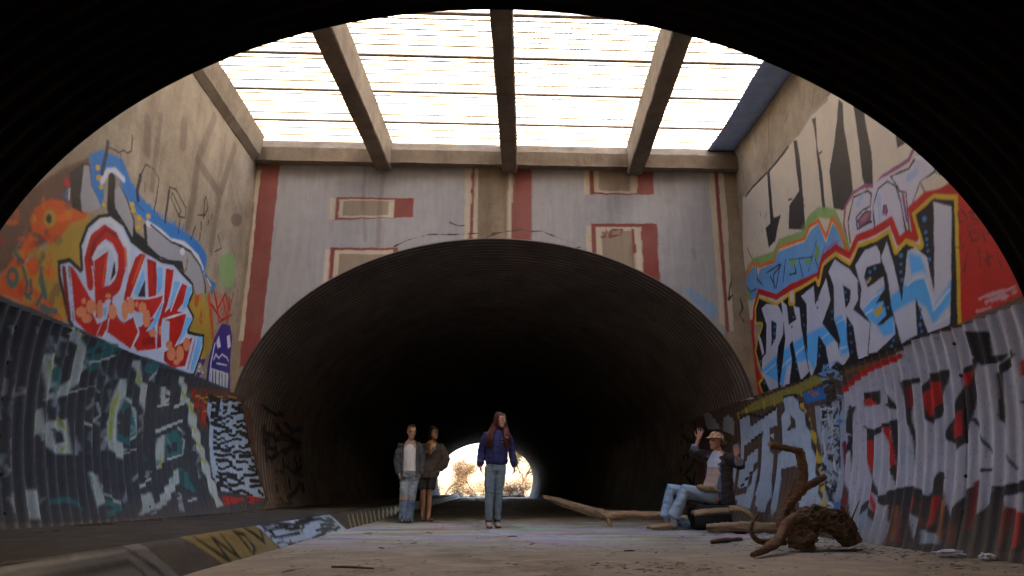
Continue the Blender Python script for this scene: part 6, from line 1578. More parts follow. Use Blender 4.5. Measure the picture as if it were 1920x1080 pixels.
# ------------------------------------------------------------------ driftwood, sticks, litter
def spline(pts, rad, step):
    pts = [Vector(p) for p in pts]; out = []; n = len(pts)
    for i in range(n - 1):
        p0, p1, p2, p3 = pts[max(0, i - 1)], pts[i], pts[i + 1], pts[min(n - 1, i + 2)]
        k = max(2, int((p2 - p1).length / step))
        for j in range(k):
            t = j / k
            q = .5 * ((2 * p1) + (p2 - p0) * t + (2 * p0 - 5 * p1 + 4 * p2 - p3) * t * t + (3 * p1 - p0 - 3 * p2 + p3) * t ** 3)
            out.append((q, rad[i] * (1 - t) + rad[i + 1] * t))
    out.append((pts[-1], rad[-1])); return out
def limb(bm, pts, rad, seg=12, step=.03, rough=.14, seed=0, freq=9, twist=1.2):
    pr = spline(pts, rad, step); rings = []; N = None
    for i, (p, r) in enumerate(pr):
        d = (pr[min(i + 1, len(pr) - 1)][0] - pr[max(i - 1, 0)][0]).normalized()
        if N is None: N = d.orthogonal().normalized()
        N = (N - d * N.dot(d)).normalized(); Bv = d.cross(N); ring = []
        for k in range(seg):
            a = 2 * math.pi * k / seg
            v = N * math.cos(a) + Bv * math.sin(a)
            s = Vector((math.cos(a + i * .02 * twist) * 1.6, math.sin(a + i * .02 * twist) * 1.6, i * step * freq * .35 + seed * 7.7))
            rr = r * (1 + rough * mnoise.noise(s) + rough * .8 * mnoise.noise(s * 2.7) + rough * .5 * mnoise.noise(s * 6))
            ring.append(bm.verts.new(p + v * rr))
        rings.append(ring)
    for a, b in zip(rings[:-1], rings[1:]):
        for k in range(seg): bm.faces.new((a[k], a[(k + 1) % seg], b[(k + 1) % seg], b[k]))
    for ring, p, sgn in ((rings[0], pr[0], -1), (rings[-1], pr[-1], 1)):
        d = (pr[1][0] - pr[0][0]).normalized() if sgn < 0 else (pr[-1][0] - pr[-2][0]).normalized()
        c = bm.verts.new(p[0] + d * sgn * p[1] * .25)
        for k in range(seg): bm.faces.new((ring[k], ring[(k + 1) % seg], c))
def wood(name, c1, c2, c3, stretch=(8, 8, 8), b=.7):
    M = Mat(name, .85, 0, .2); n = M.noise(3.5, 8, .7, M.stretch(*stretch)); n2 = M.noise(4, 5, .6)
    M.color(M.mix(M.ramp(n2, [(.35, 0.), (.7, .8)]), M.ramp(n, [(.3, c1), (.55, c2), (.75, c3)]), M.mix(.5, c1, c2))); M.bump(n, b, .02); return M.m
M_wood = wood('brown_driftwood', (.055, .026, .012), (.19, .10, .05), (.30, .18, .09), (2.4, 2.4, 9))
M_wood2 = wood('bleached_driftwood', (.13, .075, .04), (.33, .22, .13), (.46, .34, .22), (2.2, 7, 7))
M_bark = wood('dark_bark', (.022, .012, .007), (.13, .075, .04), (.30, .19, .11), (4, 7, 14), 1.)
def remeshed(name, bm, voxel, smooth=2, fac=.5):
    me = mesh_bm('tmp', bm); ob = bpy.data.objects.new('tmp', me); COL.objects.link(ob)
    m = ob.modifiers.new('r', 'REMESH'); m.mode = 'VOXEL'; m.voxel_size = voxel; m.use_smooth_shade = True
    if smooth: s = ob.modifiers.new('s', 'SMOOTH'); s.factor = fac; s.iterations = smooth
    dg = bpy.context.evaluated_depsgraph_get(); dg.update()
    out = bpy.data.meshes.new_from_object(ob.evaluated_get(dg)); out.name = name
    bpy.data.objects.remove(ob); bpy.data.meshes.remove(me); return out
def ellipsoid(bm, c, r, rot=None, seg=14):
    q = bmesh.ops.create_uvsphere(bm, u_segments=seg, v_segments=seg // 2 + 2, radius=1)
    for v in q['verts']:
        p = Vector((v.co.x * r[0], v.co.y * r[1], v.co.z * r[2]))
        if rot is not None: p = rot @ p
        v.co = p + Vector(c)
    return q['verts']
dw = tag(empty('driftwood', (3.05, 6.7, 0)), 'gnarled brown driftwood root with a forked branch rising against the right wall', 'driftwood')
off = Vector(dw.location)
bm = bmesh.new()
for pts, rad, sd in ((((2.82, 6.60, .10), (2.95, 6.63, .17), (3.06, 6.66, .25), (3.18, 6.7, .26)), (.05, .085, .10, .10), 1), (((2.80, 6.55, .06), (2.92, 6.5, .07), (3.03, 6.55, .14)), (.04, .065, .06), 6),
                     (((3.05, 6.7, .27), (3.18, 6.7, .30), (3.30, 6.7, .25), (3.40, 6.7, .16), (3.45, 6.7, .05)), (.08, .10, .11, .11, .085), 9), (((3.2, 6.62, .22), (3.30, 6.58, .15), (3.36, 6.55, .05)), (.07, .075, .05), 4), (((2.95, 6.6, .12), (2.98, 6.56, .05), (2.97, 6.52, .01)), (.06, .05, .04), 12),
                     (((2.99, 6.72, .29), (3.1, 6.9, .28), (3.12, 7.05, .17)), (.06, .08, .08), 14), (((3.12, 6.68, .33), (3.16, 6.66, .39)), (.05, .03), 17), (((2.9, 6.6, .2), (2.98, 6.62, .30), (3.06, 6.66, .35)), (.03, .045, .04), 19)):
    limb(bm, [Vector(p) - off for p in pts], rad, 9, .03, .45, sd, 14)
me = remeshed('root_mass', bm, .009, 0)
P = coords(me); nr = np.empty(len(me.vertices) * 3, np.float32); me.vertices.foreach_get('normal', nr)
def ridged(p):
    a = mnoise.noise(Vector((p[0] * 7 + p[2] * 5, p[1] * 15, p[2] * 24 - p[0] * 10))); b = mnoise.noise(Vector((p[0] * 16, p[1] * 40, p[2] * 55))); return (.5 - abs(a)) * .05 - .02 + (.4 - abs(b)) * .016
nn = np.array([ridged(p) for p in P])
P += nr.reshape(-1, 3) * nn[:, None]; P[:, 2] = np.maximum(P[:, 2], .004); set_coords(me, P)
link('root_mass', me, M_bark, dw, True)
for nm, pts, rad, sd in (('branch', ((3.05, 7.05, .15), (3.01, 7.15, .22), (3.08, 7.2, .33), (3.17, 7.2, .44), (3.25, 7.2, .54)), (.07, .062, .052, .05, .055), 2),
                     ('branch', ((3.24, 7.2, .50), (3.30, 7.2, .62), (3.31, 7.2, .75), (3.30, 7.2, .86), (3.285, 7.2, .945)), (.055, .05, .045, .046, .042), 3),
                     ('broken_branch', ((3.30, 7.2, .915), (3.20, 7.19, .94), (3.10, 7.17, .957), (2.98, 7.15, .985)), (.04, .032, .03, .027), 4),
                     ('branch', ((3.2, 7.2, .46), (3.28, 7.18, .545), (3.39, 7.16, .605), (3.515, 7.15, .67)), (.045, .042, .036, .03), 5),
                     ('root', ((2.2, 5.88, .022), (2.4, 6.1, .05), (2.59, 6.3, .10), (2.74, 6.5, .17), (2.83, 6.6, .235), (3.0, 6.68, .31)), (.02, .034, .045, .042, .04, .05), 6),
                     ('twig', ((3.05, 7.2, .36), (3.16, 7.19, .55), (3.2, 7.19, .66)), (.012, .01, .006), 7)):
    bm = bmesh.new(); limb(bm, [Vector(p) - off for p in pts], rad, 18, .012, .3, sd, 16); link(nm, mesh_bm(nm, bm), M_wood, dw, True)
for k in range(16):
    g = random.Random(k + 50); a = Vector((g.uniform(2.9, 3.42), g.uniform(6.55, 6.7), g.uniform(.06, .32))) - off; d = Vector((g.uniform(-1, 1), g.uniform(-1, -.2), g.uniform(-.3, .9))).normalized()
    bm = bmesh.new(); l = g.uniform(.08, .2); limb(bm, [a - d * .05, a + d * l * .5, a + d * l + Vector((g.gauss(0, .03), 0, g.gauss(0, .03)))], [.012, .008, .003], 6, .02, .3, k); link('rootlet', mesh_bm('rootlet', bm), M_wood, dw, True)
bm = bmesh.new()
for k in range(7):
    a = k * .9; b0 = Vector((2.985, 7.15 + .018 * math.cos(a), .983 + .018 * math.sin(a))) - off; bmesh.ops.create_cone(bm, cap_ends=True, segments=5, radius1=.009, radius2=.001, depth=.05, matrix=Matrix.Translation(b0 + Vector((-.018, 0, .004 * math.cos(k * 3)))) @ Matrix.Rotation(-math.pi / 2, 4, 'Y'))
link('splinters', mesh_bm('splinters', bm), M_wood2, dw)
def solo(name, pts, rad, mat, label, cat, seg=14, step=.03, rough=.16, seed=0, group=None, knots=()):
    base = Vector((sum(p[0] for p in pts) / len(pts), sum(p[1] for p in pts) / len(pts), 0))
    bm = bmesh.new(); limb(bm, [Vector(p) - base for p in pts], rad, seg, step, rough, seed)
    for kp, kr in knots: limb(bm, [Vector(p) - base for p in kp], kr, 10, .02, .25, seed + 3)
    return tag(link(name, mesh_bm(name, bm), mat, None, True, base), label, cat, group)
solo('log', [(2.90, 9.25, .07), (3.1, 9.22, .075), (3.35, 9.2, .075), (3.6, 9.15, .075), (3.85, 9.1, .07)], [.045, .06, .07, .068, .06], M_wood2, 'thick pale log lying between the seated person and the driftwood root', 'log', 20, .018, .3, 2)
solo('fallen_limb', [(1.06, 12.5, .43), (1.30, 12.0, .35), (1.56, 11.5, .26), (1.80, 11.15, .19), (1.95, 11.0, .165), (2.2, 10.95, .175), (2.45, 10.9, .17), (2.75, 10.85, .16), (3.1, 10.8, .12)], [.03, .055, .068, .066, .07, .062, .058, .055, .05], M_wood2, 'long pale fallen limb stretching from the seated person toward the dark tunnel', 'limb', 20, .02, .3, 5, None, [([(1.92, 11.0, .14), (1.94, 10.96, .05), (1.96, 10.95, .012)], [.04, .035, .022])])
solo('curved_branch', [(2.72, 7.0, .31), (2.65, 7.0, .22), (2.63, 7.0, .13), (2.69, 7.0, .06), (2.83, 7.02, .045), (2.98, 7.04, .04)], [.012, .018, .022, .03, .035, .03], M_wood, 'short hooked branch standing on the floor left of the driftwood root', 'branch', 12, .02, .2, 8)
solo('stick', [(2.36, 7.41, .022), (2.55, 7.55, .03), (2.81, 7.79, .022)], [.02, .026, .018], M_wood, 'short brown stick lying flat on the floor left of the driftwood', 'stick', 8, .03, .25, 3)
solo('stick', [(-1.05, 5.2, .012), (-.9, 5.15, .014), (-.74, 5.1, .01)], [.008, .01, .006], M_wood, 'thin dark stick on the sandy floor in the left foreground', 'stick', 6, .03, .2, 4)
def bark_slab(name, c, L, wid, bend, rot, label, seed):
    """a curl of bark: a thick bent strip"""
    n, m = 18, 9; P = np.zeros((n, m, 3))
    for i in range(n):
        for j in range(m):
            s = i / (n - 1) - .5; t = j / (m - 1) - .5
            P[i, j] = (s * L, t * wid, bend * (1 - 4 * s * s) * L * .3 + .045 * (1 - 4 * t * t) + .006 * mnoise.noise(Vector((s * 9, t * 14, seed))))
    me = grid_mesh(name, P); o = link(name, me, M_wood2, None, True, c); md = o.modifiers.new('t', 'SOLIDIFY'); md.thickness = .03; o.rotation_euler = rot
    return tag(o, label, 'bark')
bark_slab('bark_piece', (3.02, 9.42, .25), .50, .15, .05, (R(12), R(-4), R(4)), 'flat slab of pale bark below the hem of the seated person', 1)
bark_slab('bark_piece', (3.40, 9.35, .22), .36, .13, .6, (R(18), R(24), R(-6)), 'curled arch of pale bark resting behind the thick log', 2)
# litter
M_blue = simple('blue_plastic', (.16, .36, .62), (.5, .56, .62), 14, .4, .0, 0, .5); M_white = simple('white_litter', (.55, .52, .55), (.40, .38, .40), 12, .7)
def crumple(name, c, r, mat, label, cat, seed):
    bm = bmesh.new(); bmesh.ops.create_icosphere(bm, subdivisions=3, radius=1)
    for v in bm.verts:
        k = 1 + .45 * mnoise.noise(v.co * 2.2 + Vector((seed, 0, 0))) + .2 * mnoise.noise(v.co * 6)
        v.co = Vector((v.co.x * r[0] * k, v.co.y * r[1] * k, max(.004, r[2] * .8 + v.co.z * r[2] * k)))
    return tag(link(name, mesh_bm(name, bm), mat, None, False, c), label, cat)
crumple('plastic_bag', (2.95, 10.35, 0), (.13, .10, .075), M_blue, 'crumpled blue and white plastic bag under the knees of the seated person', 'bag', 1)
crumple('paper_scrap', (3.90, 5.95, 0), (.12, .07, .03), M_white, 'crumpled white paper scrap at the foot of the right wall', 'paper', 4)
crumple('paper_scrap', (3.98, 5.62, 0), (.06, .05, .03), M_white, 'small white paper scrap at the foot of the right wall by the picture edge', 'paper', 7)
M_black = simple('black_canvas', (.014, .013, .013), (.008, .008, .008), 30, .8, .3)
bm = bmesh.new(); box(bm, (2.98, 9.95, 0), (3.50, 10.42, .335), .05)
bmesh.ops.subdivide_edges(bm, edges=bm.edges[:], cuts=3, use_grid_fill=True)
for v in bm.verts: v.co += mnoise.noise_vector(v.co * 6) * .018; v.co.z = max(v.co.z, .003)
tag(link('duffel_bag', mesh_bm('duffel_bag', bm), M_black, None, True), 'squat black bag used as a seat below the hatted person', 'bag')
# leaf litter and grit: uncountable
rg = random.Random(4); bm = bmesh.new()
def chip(x, y, z, s):
    a = rg.uniform(0, 6.28); l = s * rg.uniform(.6, 1.8); wv = s * rg.uniform(.2, .6); ca, sa = math.cos(a), math.sin(a); h = s * rg.uniform(.1, .35)
    q = [bm.verts.new((x + ca * u * l - sa * v * wv, y + sa * u * l + ca * v * wv, z + hh)) for u, v, hh in ((-1, -1, 0), (1, -.7, 0), (1, .8, 0), (-1, 1, 0), (0, 0, h))]
    for k in range(4): bm.faces.new((q[k], q[(k + 1) % 4], q[4]))
for _ in range(170):
    x, y = rg.uniform(-1.8, 3.9), 4.7 + 6.5 * rg.random() ** 1.6; chip(x, y, -.004, .012 + .012 * rg.random())
for _ in range(90): chip(rg.gauss(1.35, .35), rg.gauss(5.25, .18), -.004, .012 + .014 * rg.random())
for _ in range(300): chip(rg.uniform(3.3, 4.0), 4.8 + 6 * rg.random(), -.003, .014 + .02 * rg.random())
for _ in range(90): chip(rg.gauss(2.95, .35), rg.gauss(6.9, .7), -.004, .012 + .016 * rg.random())
tag(link('leaf_litter', mesh_bm('leaf_litter', bm), simple('dry_leaf', (.16, .105, .065), (.08, .05, .03), 8, .9)), 'scattered leaf litter and grit on the sandy tunnel floor', 'litter', kind='stuff')
bm = bmesh.new()
for _ in range(1500):
    y = 4.6 + 8 * rg.random(); chip(-3.62 + abs(rg.gauss(0, .11)), y, .222, .014 + .022 * rg.random())
tag(link('soil_litter', mesh_bm('soil_litter', bm), simple('dark_soil', (.05, .035, .022), (.025, .018, .012), 8, .95)), 'dark soil and leaf litter along the foot of the left steel wall', 'litter', kind='stuff')

for i in range(10):
    g = random.Random(i + 300); x = g.uniform(-1.6, 3.3); y = g.uniform(5.0, 9.5); a = g.uniform(0, 6.28); l = g.uniform(.03, .09)
    bm = bmesh.new(); limb(bm, [(-l * math.cos(a), -l * math.sin(a), .006), (g.gauss(0, .012), g.gauss(0, .012), .008), (l * math.cos(a), l * math.sin(a), .006)], [.004, .006, .003], 5, .05, .3, i)
    tag(link('twig', mesh_bm('twig', bm), M_wood, None, False, (x, y, 0)), 'tiny dry twig lying on the sandy tunnel floor', 'twig', 'dry twigs scattered on the floor')
# ------------------------------------------------------------------ brush outside the far exit
M_twig = simple('dry_twig', (.045, .026, .014), (.022, .013, .007), 6, .9)
M_leafs = [simple('dry_leaves', (.07, .042, .02), (.035, .02, .009), 4, .8), simple('olive_leaves', (.065, .05, .02), (.03, .024, .01), 4, .8)]
def tree(name, base, h, lean, spread, nleaf, label, cat, mi, seed, trunk_r=.12, leafsize=.09):
    rg = random.Random(seed); root = tag(empty(name, base), label, cat, 'trees beyond the tunnel exit')
    bm = bmesh.new(); tips = []
    def grow(p, d, l, r, depth):
        pts = [p]; q = Vector(p)
        for k in range(3):
            d = (d + Vector((rg.gauss(0, .22), rg.gauss(0, .22), rg.gauss(.05, .15)))).normalized(); q = q + d * l / 3; pts.append(q.copy())
        limb(bm, pts, [r, r * .85, r * .72, r * .6], 6 if depth else 8, l / 4, .15, seed + depth)
        if depth >= 1: tips.extend(pts[1:])
        if depth < 3:
            for _ in range(3 if depth < 2 else 2):
                nd = (d + Vector((rg.gauss(0, spread), rg.gauss(0, spread), rg.gauss(.2, .4)))).normalized(); grow(pts[rg.choice((2, 3, 3))], nd, l * rg.uniform(.55, .75), r * .55, depth + 1)
    grow(Vector((0, 0, -.15)), Vector(lean).normalized(), h * .45, trunk_r, 0)
    link('trunk', mesh_bm('trunk', bm), M_twig, root, True)
    bm = bmesh.new()
    for _ in range(nleaf):
        c = rg.choice(tips) + Vector((rg.gauss(0, .28), rg.gauss(0, .28), rg.gauss(0, .24))); s = leafsize * rg.uniform(.5, 1.3)
        M = Matrix.Rotation(rg.uniform(0, 6.28), 3, Vector((rg.gauss(0, 1), rg.gauss(0, 1), rg.gauss(0, 1))).normalized())
        vs_ = [bm.verts.new(c + M @ Vector(q)) for q in ((-s, 0, 0), (0, -s * .4, s * .1), (s, 0, 0), (0, s * .4, s * .1))]; bm.faces.new(vs_)
    link('crown', mesh_bm('crown', bm), M_leafs[mi], root)
tree('leaning_tree', (-3.9, 72, 0), 4.4, (.42, 0, 1), .5, 3000, 'leaning bare-trunked tree at the left of the distant tunnel exit', 'tree', 0, 3, .13)
tree('small_tree', (-.6, 74, 0), 4.2, (-.1, 0, 1), .7, 2600, 'small forked dry tree in the middle of the distant tunnel exit', 'tree', 0, 5, .09)
tree('leafy_tree', (4.0, 70, 0), 6.0, (-.12, 0, 1), .6, 6500, 'dense leafy tree at the right of the distant tunnel exit', 'tree', 1, 8, .16, .12)
def shrub(base, r, n, label, mi, seed):
    rg = random.Random(seed); root = tag(empty('shrub', base), label, 'shrub', 'dry shrubs beyond the tunnel exit'); bm = bmesh.new()
    for _ in range(16):
        d = Vector((rg.gauss(0, .6), rg.gauss(0, .6), rg.uniform(.4, 1.2))).normalized() * r * rg.uniform(.7, 1.1)
        limb(bm, [(0, 0, -.05), d * .5 + Vector((rg.gauss(0, .1), 0, .05)), d], [.025, .016, .006], 5, .2, .1, seed)
    link('stems', mesh_bm('stems', bm), M_twig, root); bm = bmesh.new()
    for _ in range(n):
        c = Vector((rg.gauss(0, .42), rg.gauss(0, .42), abs(rg.gauss(.35, .3)))) * r; s = .07 * rg.uniform(.5, 1.5)
        M = Matrix.Rotation(rg.uniform(0, 6.28), 3, Vector((rg.gauss(0, 1), rg.gauss(0, 1), rg.gauss(0, 1))).normalized())
        bm.faces.new([bm.verts.new(c + M @ Vector(q)) for q in ((-s, 0, 0), (0, -s * .4, 0), (s, 0, 0), (0, s * .4, 0))])
    link('foliage', mesh_bm('foliage', bm), M_leafs[mi], root)
for i, (x, y, r_, n, lab) in enumerate(((-5.0, 70, 1.2, 1100, 'dry shrub at the far left of the distant exit'), (-2.6, 71, 1.1, 1200, 'low dry shrub below the leaning tree'), (-1.4, 76, 1.3, 1500, 'broad tan shrub left of the small forked tree'), (.6, 72, 1.2, 1400, 'tan shrub right of the small forked tree'), (2.6, 69, 1.3, 1800, 'dark bushy shrub just left of the exit\'s right edge'), (3.6, 75, 1.8, 2200, 'tall olive shrub in front of the leafy tree'))):
    shrub((x, y, 0), r_, n, lab, i % 2, i + 20)
for i, (x, y, z, lab) in enumerate(((-5.6, 84, .3, 'hazy far shrub at the left of the exit, behind the leaning tree'), (-3.0, 88, .4, 'hazy far shrub between the leaning tree and the small forked tree'), (-.2, 90, .4, 'hazy far shrub directly behind the small forked tree'), (2.2, 86, .4, 'hazy far shrub behind the dark bushy shrub'), (5.2, 84, .6, 'hazy far shrub behind the leafy tree'))):
    shrub((x, y, z), 1.9, 1800, lab, i % 2, i + 60)

M_rock = simple('pale_rock', (.16, .12, .08), (.09, .065, .042), 3, .95, .4)
for i, (x, y, r_) in enumerate(((-2.2, 67, .35), (-.9, 68, .28), (.9, 67.5, .4), (2.0, 66.5, .3), (3.3, 67, .45))):
    bm = bmesh.new(); bmesh.ops.create_icosphere(bm, subdivisions=3, radius=1)
    for v in bm.verts: k = 1 + .35 * mnoise.noise(v.co * 1.6 + Vector((i * 5, 0, 0))) + .12 * mnoise.noise(v.co * 5); v.co = Vector((v.co.x * r_ * 1.3 * k, v.co.y * r_ * k, v.co.z * r_ * .8 * k + r_ * .3))
    tag(link('boulder', mesh_bm('boulder', bm), M_rock, None, False, (x, y, 0)), 'boulder on the bright ground outside the distant exit, %s from the left' % ('first', 'second', 'third', 'fourth', 'fifth')[i], 'boulder', 'boulders outside the exit')

# ------------------------------------------------------------------ people
M_skin = tinted('skin', .55, 90, .05, .12, .35, .08); M_cloth = tinted('cloth', .9, 130, .35, .22); M_denim = tinted('denim', .9, 220, .35, .3); M_hair = tinted('hair', .6, 200, .5, .06, .25); M_shoe = tinted('shoe_leather', .7, 60, .2, .25)
def frame_of(d, front):
    d = d.normalized(); f = Vector(front); f = f - d * f.dot(d)
    if f.length < .05: f = d.orthogonal()
    f.normalize(); return d.cross(f).normalized(), f
def tube(bm, pts, rad, front=(0, -1, 0), seg=14, cap=1.):
    """closed lofted tube; rad entries are r or (side, depth)"""
    pts = [Vector(p) for p in pts]; rad = [(r, r) if not hasattr(r, '__len__') else r for r in rad]; rings = []
    d0 = (pts[1] - pts[0]).normalized(); d1 = (pts[-1] - pts[-2]).normalized()
    P = [(pts[0] - d0 * cap * min(rad[0]) * k, (rad[0][0] * s, rad[0][1] * s), d0) for k, s in ((.95, .25), (.7, .7))] if cap else []
    for i, p in enumerate(pts):
        d = pts[min(i + 1, len(pts) - 1)] - pts[max(i - 1, 0)]; P.append((p, rad[i], d))
    if cap: P += [(pts[-1] + d1 * cap * min(rad[-1]) * k, (rad[-1][0] * s, rad[-1][1] * s), d1) for k, s in ((.7, .7), (.95, .25))]
    for p, r, d in P:
        a, f = frame_of(d, front); rings.append([bm.verts.new(p + a * math.cos(t) * r[0] + f * math.sin(t) * r[1]) for t in [2 * math.pi * k / seg for k in range(seg)]])
    for x, y in zip(rings[:-1], rings[1:]):
        for k in range(seg): bm.faces.new((x[k], x[(k + 1) % seg], y[(k + 1) % seg], y[k]))
    bm.faces.new(rings[0][::-1]); bm.faces.new(rings[-1])
def fine(bm_pts): return bm_pts
def head(bm, c, fwd, up=(0, 0, 1), s=1.):
    c = Vector(c); f = Vector(fwd).normalized(); u = Vector(up); u = (u - f * u.dot(f)).normalized(); r = f.cross(u)
    st = [(-.112, .018, .018, .052), (-.100, .036, .038, .046), (-.075, .052, .060, .026), (-.035, .064, .083, .006), (.005, .070, .091, -.002), (.045, .073, .095, -.006), (.080, .064, .083, -.007), (.102, .044, .058, -.008), (.114, .018, .024, -.008)]
    rings = []
    for z, a, b, y in st: rings.append([bm.verts.new(c + (u * z + r * math.cos(t) * a + f * (y + math.sin(t) * b)) * s) for t in [2 * math.pi * k / 20 for k in range(20)]])
    for x, y in zip(rings[:-1], rings[1:]):
        for k in range(20): bm.faces.new((x[k], x[(k + 1) % 20], y[(k + 1) % 20], y[k]))
    bm.faces.new(rings[0][::-1]); bm.faces.new(rings[-1])
    L = lambda x, y, z: c + (r * x + f * y + u * z) * s
    tube(bm, [L(0, .082, .022), L(0, .094, .002), L(0, .106, -.022)], [.008 * s, .010 * s, .013 * s], up, 8)       # nose
    tube(bm, [L(-.018, .082, -.052), L(0, .088, -.052), L(.018, .082, -.052)], [.006 * s, .009 * s, .006 * s], up, 8)   # lips
    tube(bm, [L(-.04, .073, .034), L(0, .084, .030), L(.04, .073, .034)], [.008 * s] * 3, up, 8)                       # brow
    for sx in (-1, 1): ellipsoid(bm, L(sx * .072, -.008, .0), (.012 * s, .022 * s, .032 * s), Matrix((r, f, u)).transposed(), 8)
    return L
def hand(bm, wrist, dirn, normal, thumb_side, curl=.5, spread=.06, s=1.):
    """palm, four unequal fingers with knuckle bends, thumb leaving the side of the palm near its base"""
    w = Vector(wrist); d = Vector(dirn).normalized(); n = Vector(normal); n = (n - d * n.dot(d)).normalized(); sd = d.cross(n) * thumb_side
    tube(bm, [w - d * .02 * s, w + d * .02 * s, w + d * .055 * s, w + d * .085 * s], [(.024 * s, .019 * s), (.032 * s, .017 * s), (.040 * s, .015 * s), (.040 * s, .012 * s)], n, 12)
    for k, (off_, ln) in enumerate(((.031, .068), (.0105, .078), (-.0105, .073), (-.031, .056))):
        p = w + d * .082 * s + sd * off_ * s; a = curl * .5; pts = [p - d * .01 * s]; dd = d + sd * spread * (1.5 - k)
        for q, fr in enumerate((.42, .33, .25)):
            dv = (dd.normalized() * math.cos(a) + n * math.sin(a)); p = p + dv * ln * fr * s; pts.append(p.copy()); a += curl * .75
        tube(bm, pts, [.0092 * s, .0088 * s, .008 * s, .0068 * s], n, 8)
    p = w + d * .022 * s + sd * .026 * s; q1 = p + (d * .5 + sd * .75 + n * .25).normalized() * .035 * s; q2 = q1 + (d * .85 + sd * .35 + n * .3 * (1 + curl)).normalized() * .032 * s; q3 = q2 + (d * .9 + sd * .1 + n * .3 * (1 + curl)).normalized() * .024 * s
    tube(bm, [p, q1, q2, q3], [.013 * s, .0115 * s, .0098 * s, .008 * s], n, 8)
def skin_colors(me, L, s, base=(.46, .255, .175), hairline=None, hair=(.03, .02, .015), extra=None):
    P = coords(me); c = np.tile(np.array(base), (len(P), 1)); o = np.array(L(0, 0, 0)); e = [np.array(L(*v)) - o for v in ((1, 0, 0), (0, 1, 0), (0, 0, 1))]
    q = (P - o); X, Y, Z = [(q @ v) / (np.linalg.norm(v) ** 2) for v in e]
    inh = (np.abs(Z) < .13) & (np.abs(X) < .11) & (np.abs(Y) < .13)
    def dab(m, col, k): c[m] = c[m] * (1 - k) + np.array(col) * k
    face = inh & (Y > .03)
    for sx in (-1, 1):
        dab(face & (((X - sx * .031) / .017) ** 2 + ((Z - .012) / .0085) ** 2 < 1), (.05, .03, .022), .9)
        dab(face & (((X - sx * .031) / .024) ** 2 + ((Z - .012) / .016) ** 2 < 1), (.2, .1, .07), .35)
        dab(face & (((X - sx * .033) / .026) ** 2 + ((Z - .036 + .15 * (X - sx * .033) * sx) / .006) ** 2 < 1), hair, .85)
        dab(face & (((X - sx * .042) / .02) ** 2 + ((Z + .025) / .02) ** 2 < 1), (.55, .22, .16), .3)
    dab(face & ((X / .026) ** 2 + ((Z + .052) / .009) ** 2 < 1), (.36, .11, .09), .8)
    dab(face & (np.abs(Z + .052) < .0025) & (np.abs(X) < .024), (.1, .03, .03), .8)
    if hairline is not None: dab(inh & hairline(X, Y, Z), hair, 1)
    if extra is not None: extra(P, c)
    tint(me, c)
def wrinkle(me, amp=.006, seed=0, f=(22, 22, 34)):
    P = coords(me); n = np.empty(len(P) * 3, np.float32); me.vertices.foreach_get('normal', n); n = n.reshape(-1, 3)
    k = wave_noise(P * np.array(f), 1., seed, 3); k = np.sign(k) * np.abs(k) ** .8
    set_coords(me, P + n * (k * amp)[:, None])
def cut(me, keep, thick=.008):
    """open a garment: drop the faces outside keep() and give the cloth thickness"""
    bm = bmesh.new(); bm.from_mesh(me); bmesh.ops.delete(bm, geom=[f for f in bm.faces if not keep(f.calc_center_median())], context='FACES')
    for _ in range(2):
        b = [v for v in bm.verts if v.is_boundary]; bmesh.ops.smooth_vert(bm, verts=b, factor=.5, use_axis_x=True, use_axis_y=True, use_axis_z=True)
    bm.to_mesh(me); bm.free()
def garment(name, root, build, color, mat, voxel=.011, amp=.005, seed=0, keep=None, colfn=None, smooth=3):
    bm = bmesh.new(); build(bm); me = remeshed(name, bm, voxel, smooth); wrinkle(me, amp, seed)
    if keep: cut(me, keep)
    P = coords(me); c = np.tile(np.array(color), (len(P), 1)).astype(float)
    c *= (1 + .12 * wave_noise(P * 9, 1., seed + 1))[:, None]
    if colfn: colfn(P, c)
    tint(me, np.clip(c, .003, 1)); o = link(name, me, mat, root, True)
    if keep: m = o.modifiers.new('t', 'SOLIDIFY'); m.thickness = .009; m.offset = 1
    return o
def body_mesh(name, bm, voxel=.0065): return remeshed(name, bm, voxel, 2, .45)
def shoe(bm, heel, toe, w=.042, h=.06):
    heel = Vector(heel); toe = Vector(toe); m = heel.lerp(toe, .5)
    tube(bm, [heel + Vector((0, 0, .045)), heel.lerp(toe, .25) + Vector((0, 0, .05)), m + Vector((0, 0, .042)), heel.lerp(toe, .78) + Vector((0, 0, .034)), toe + Vector((0, 0, .028))], [(w * .8, .042), (w * .85, .048), (w * .95, .040), (w * 1.05, .030), (w * .8, .022)], (0, 0, 1), 12, .6)
def sole(bm, heel, toe, w=.046):
    heel = Vector(heel); toe = Vector(toe)
    tube(bm, [heel + Vector((0, 0, .011)), heel.lerp(toe, .3) + Vector((0, 0, .011)), heel.lerp(toe, .78) + Vector((0, 0, .011)), toe + Vector((0, 0, .013))], [(w * .85, .011), (w * .82, .011), (w * 1.12, .011), (w * .8, .010)], (0, 0, 1), 12, .8)
FRONT = (0, -1, 0)

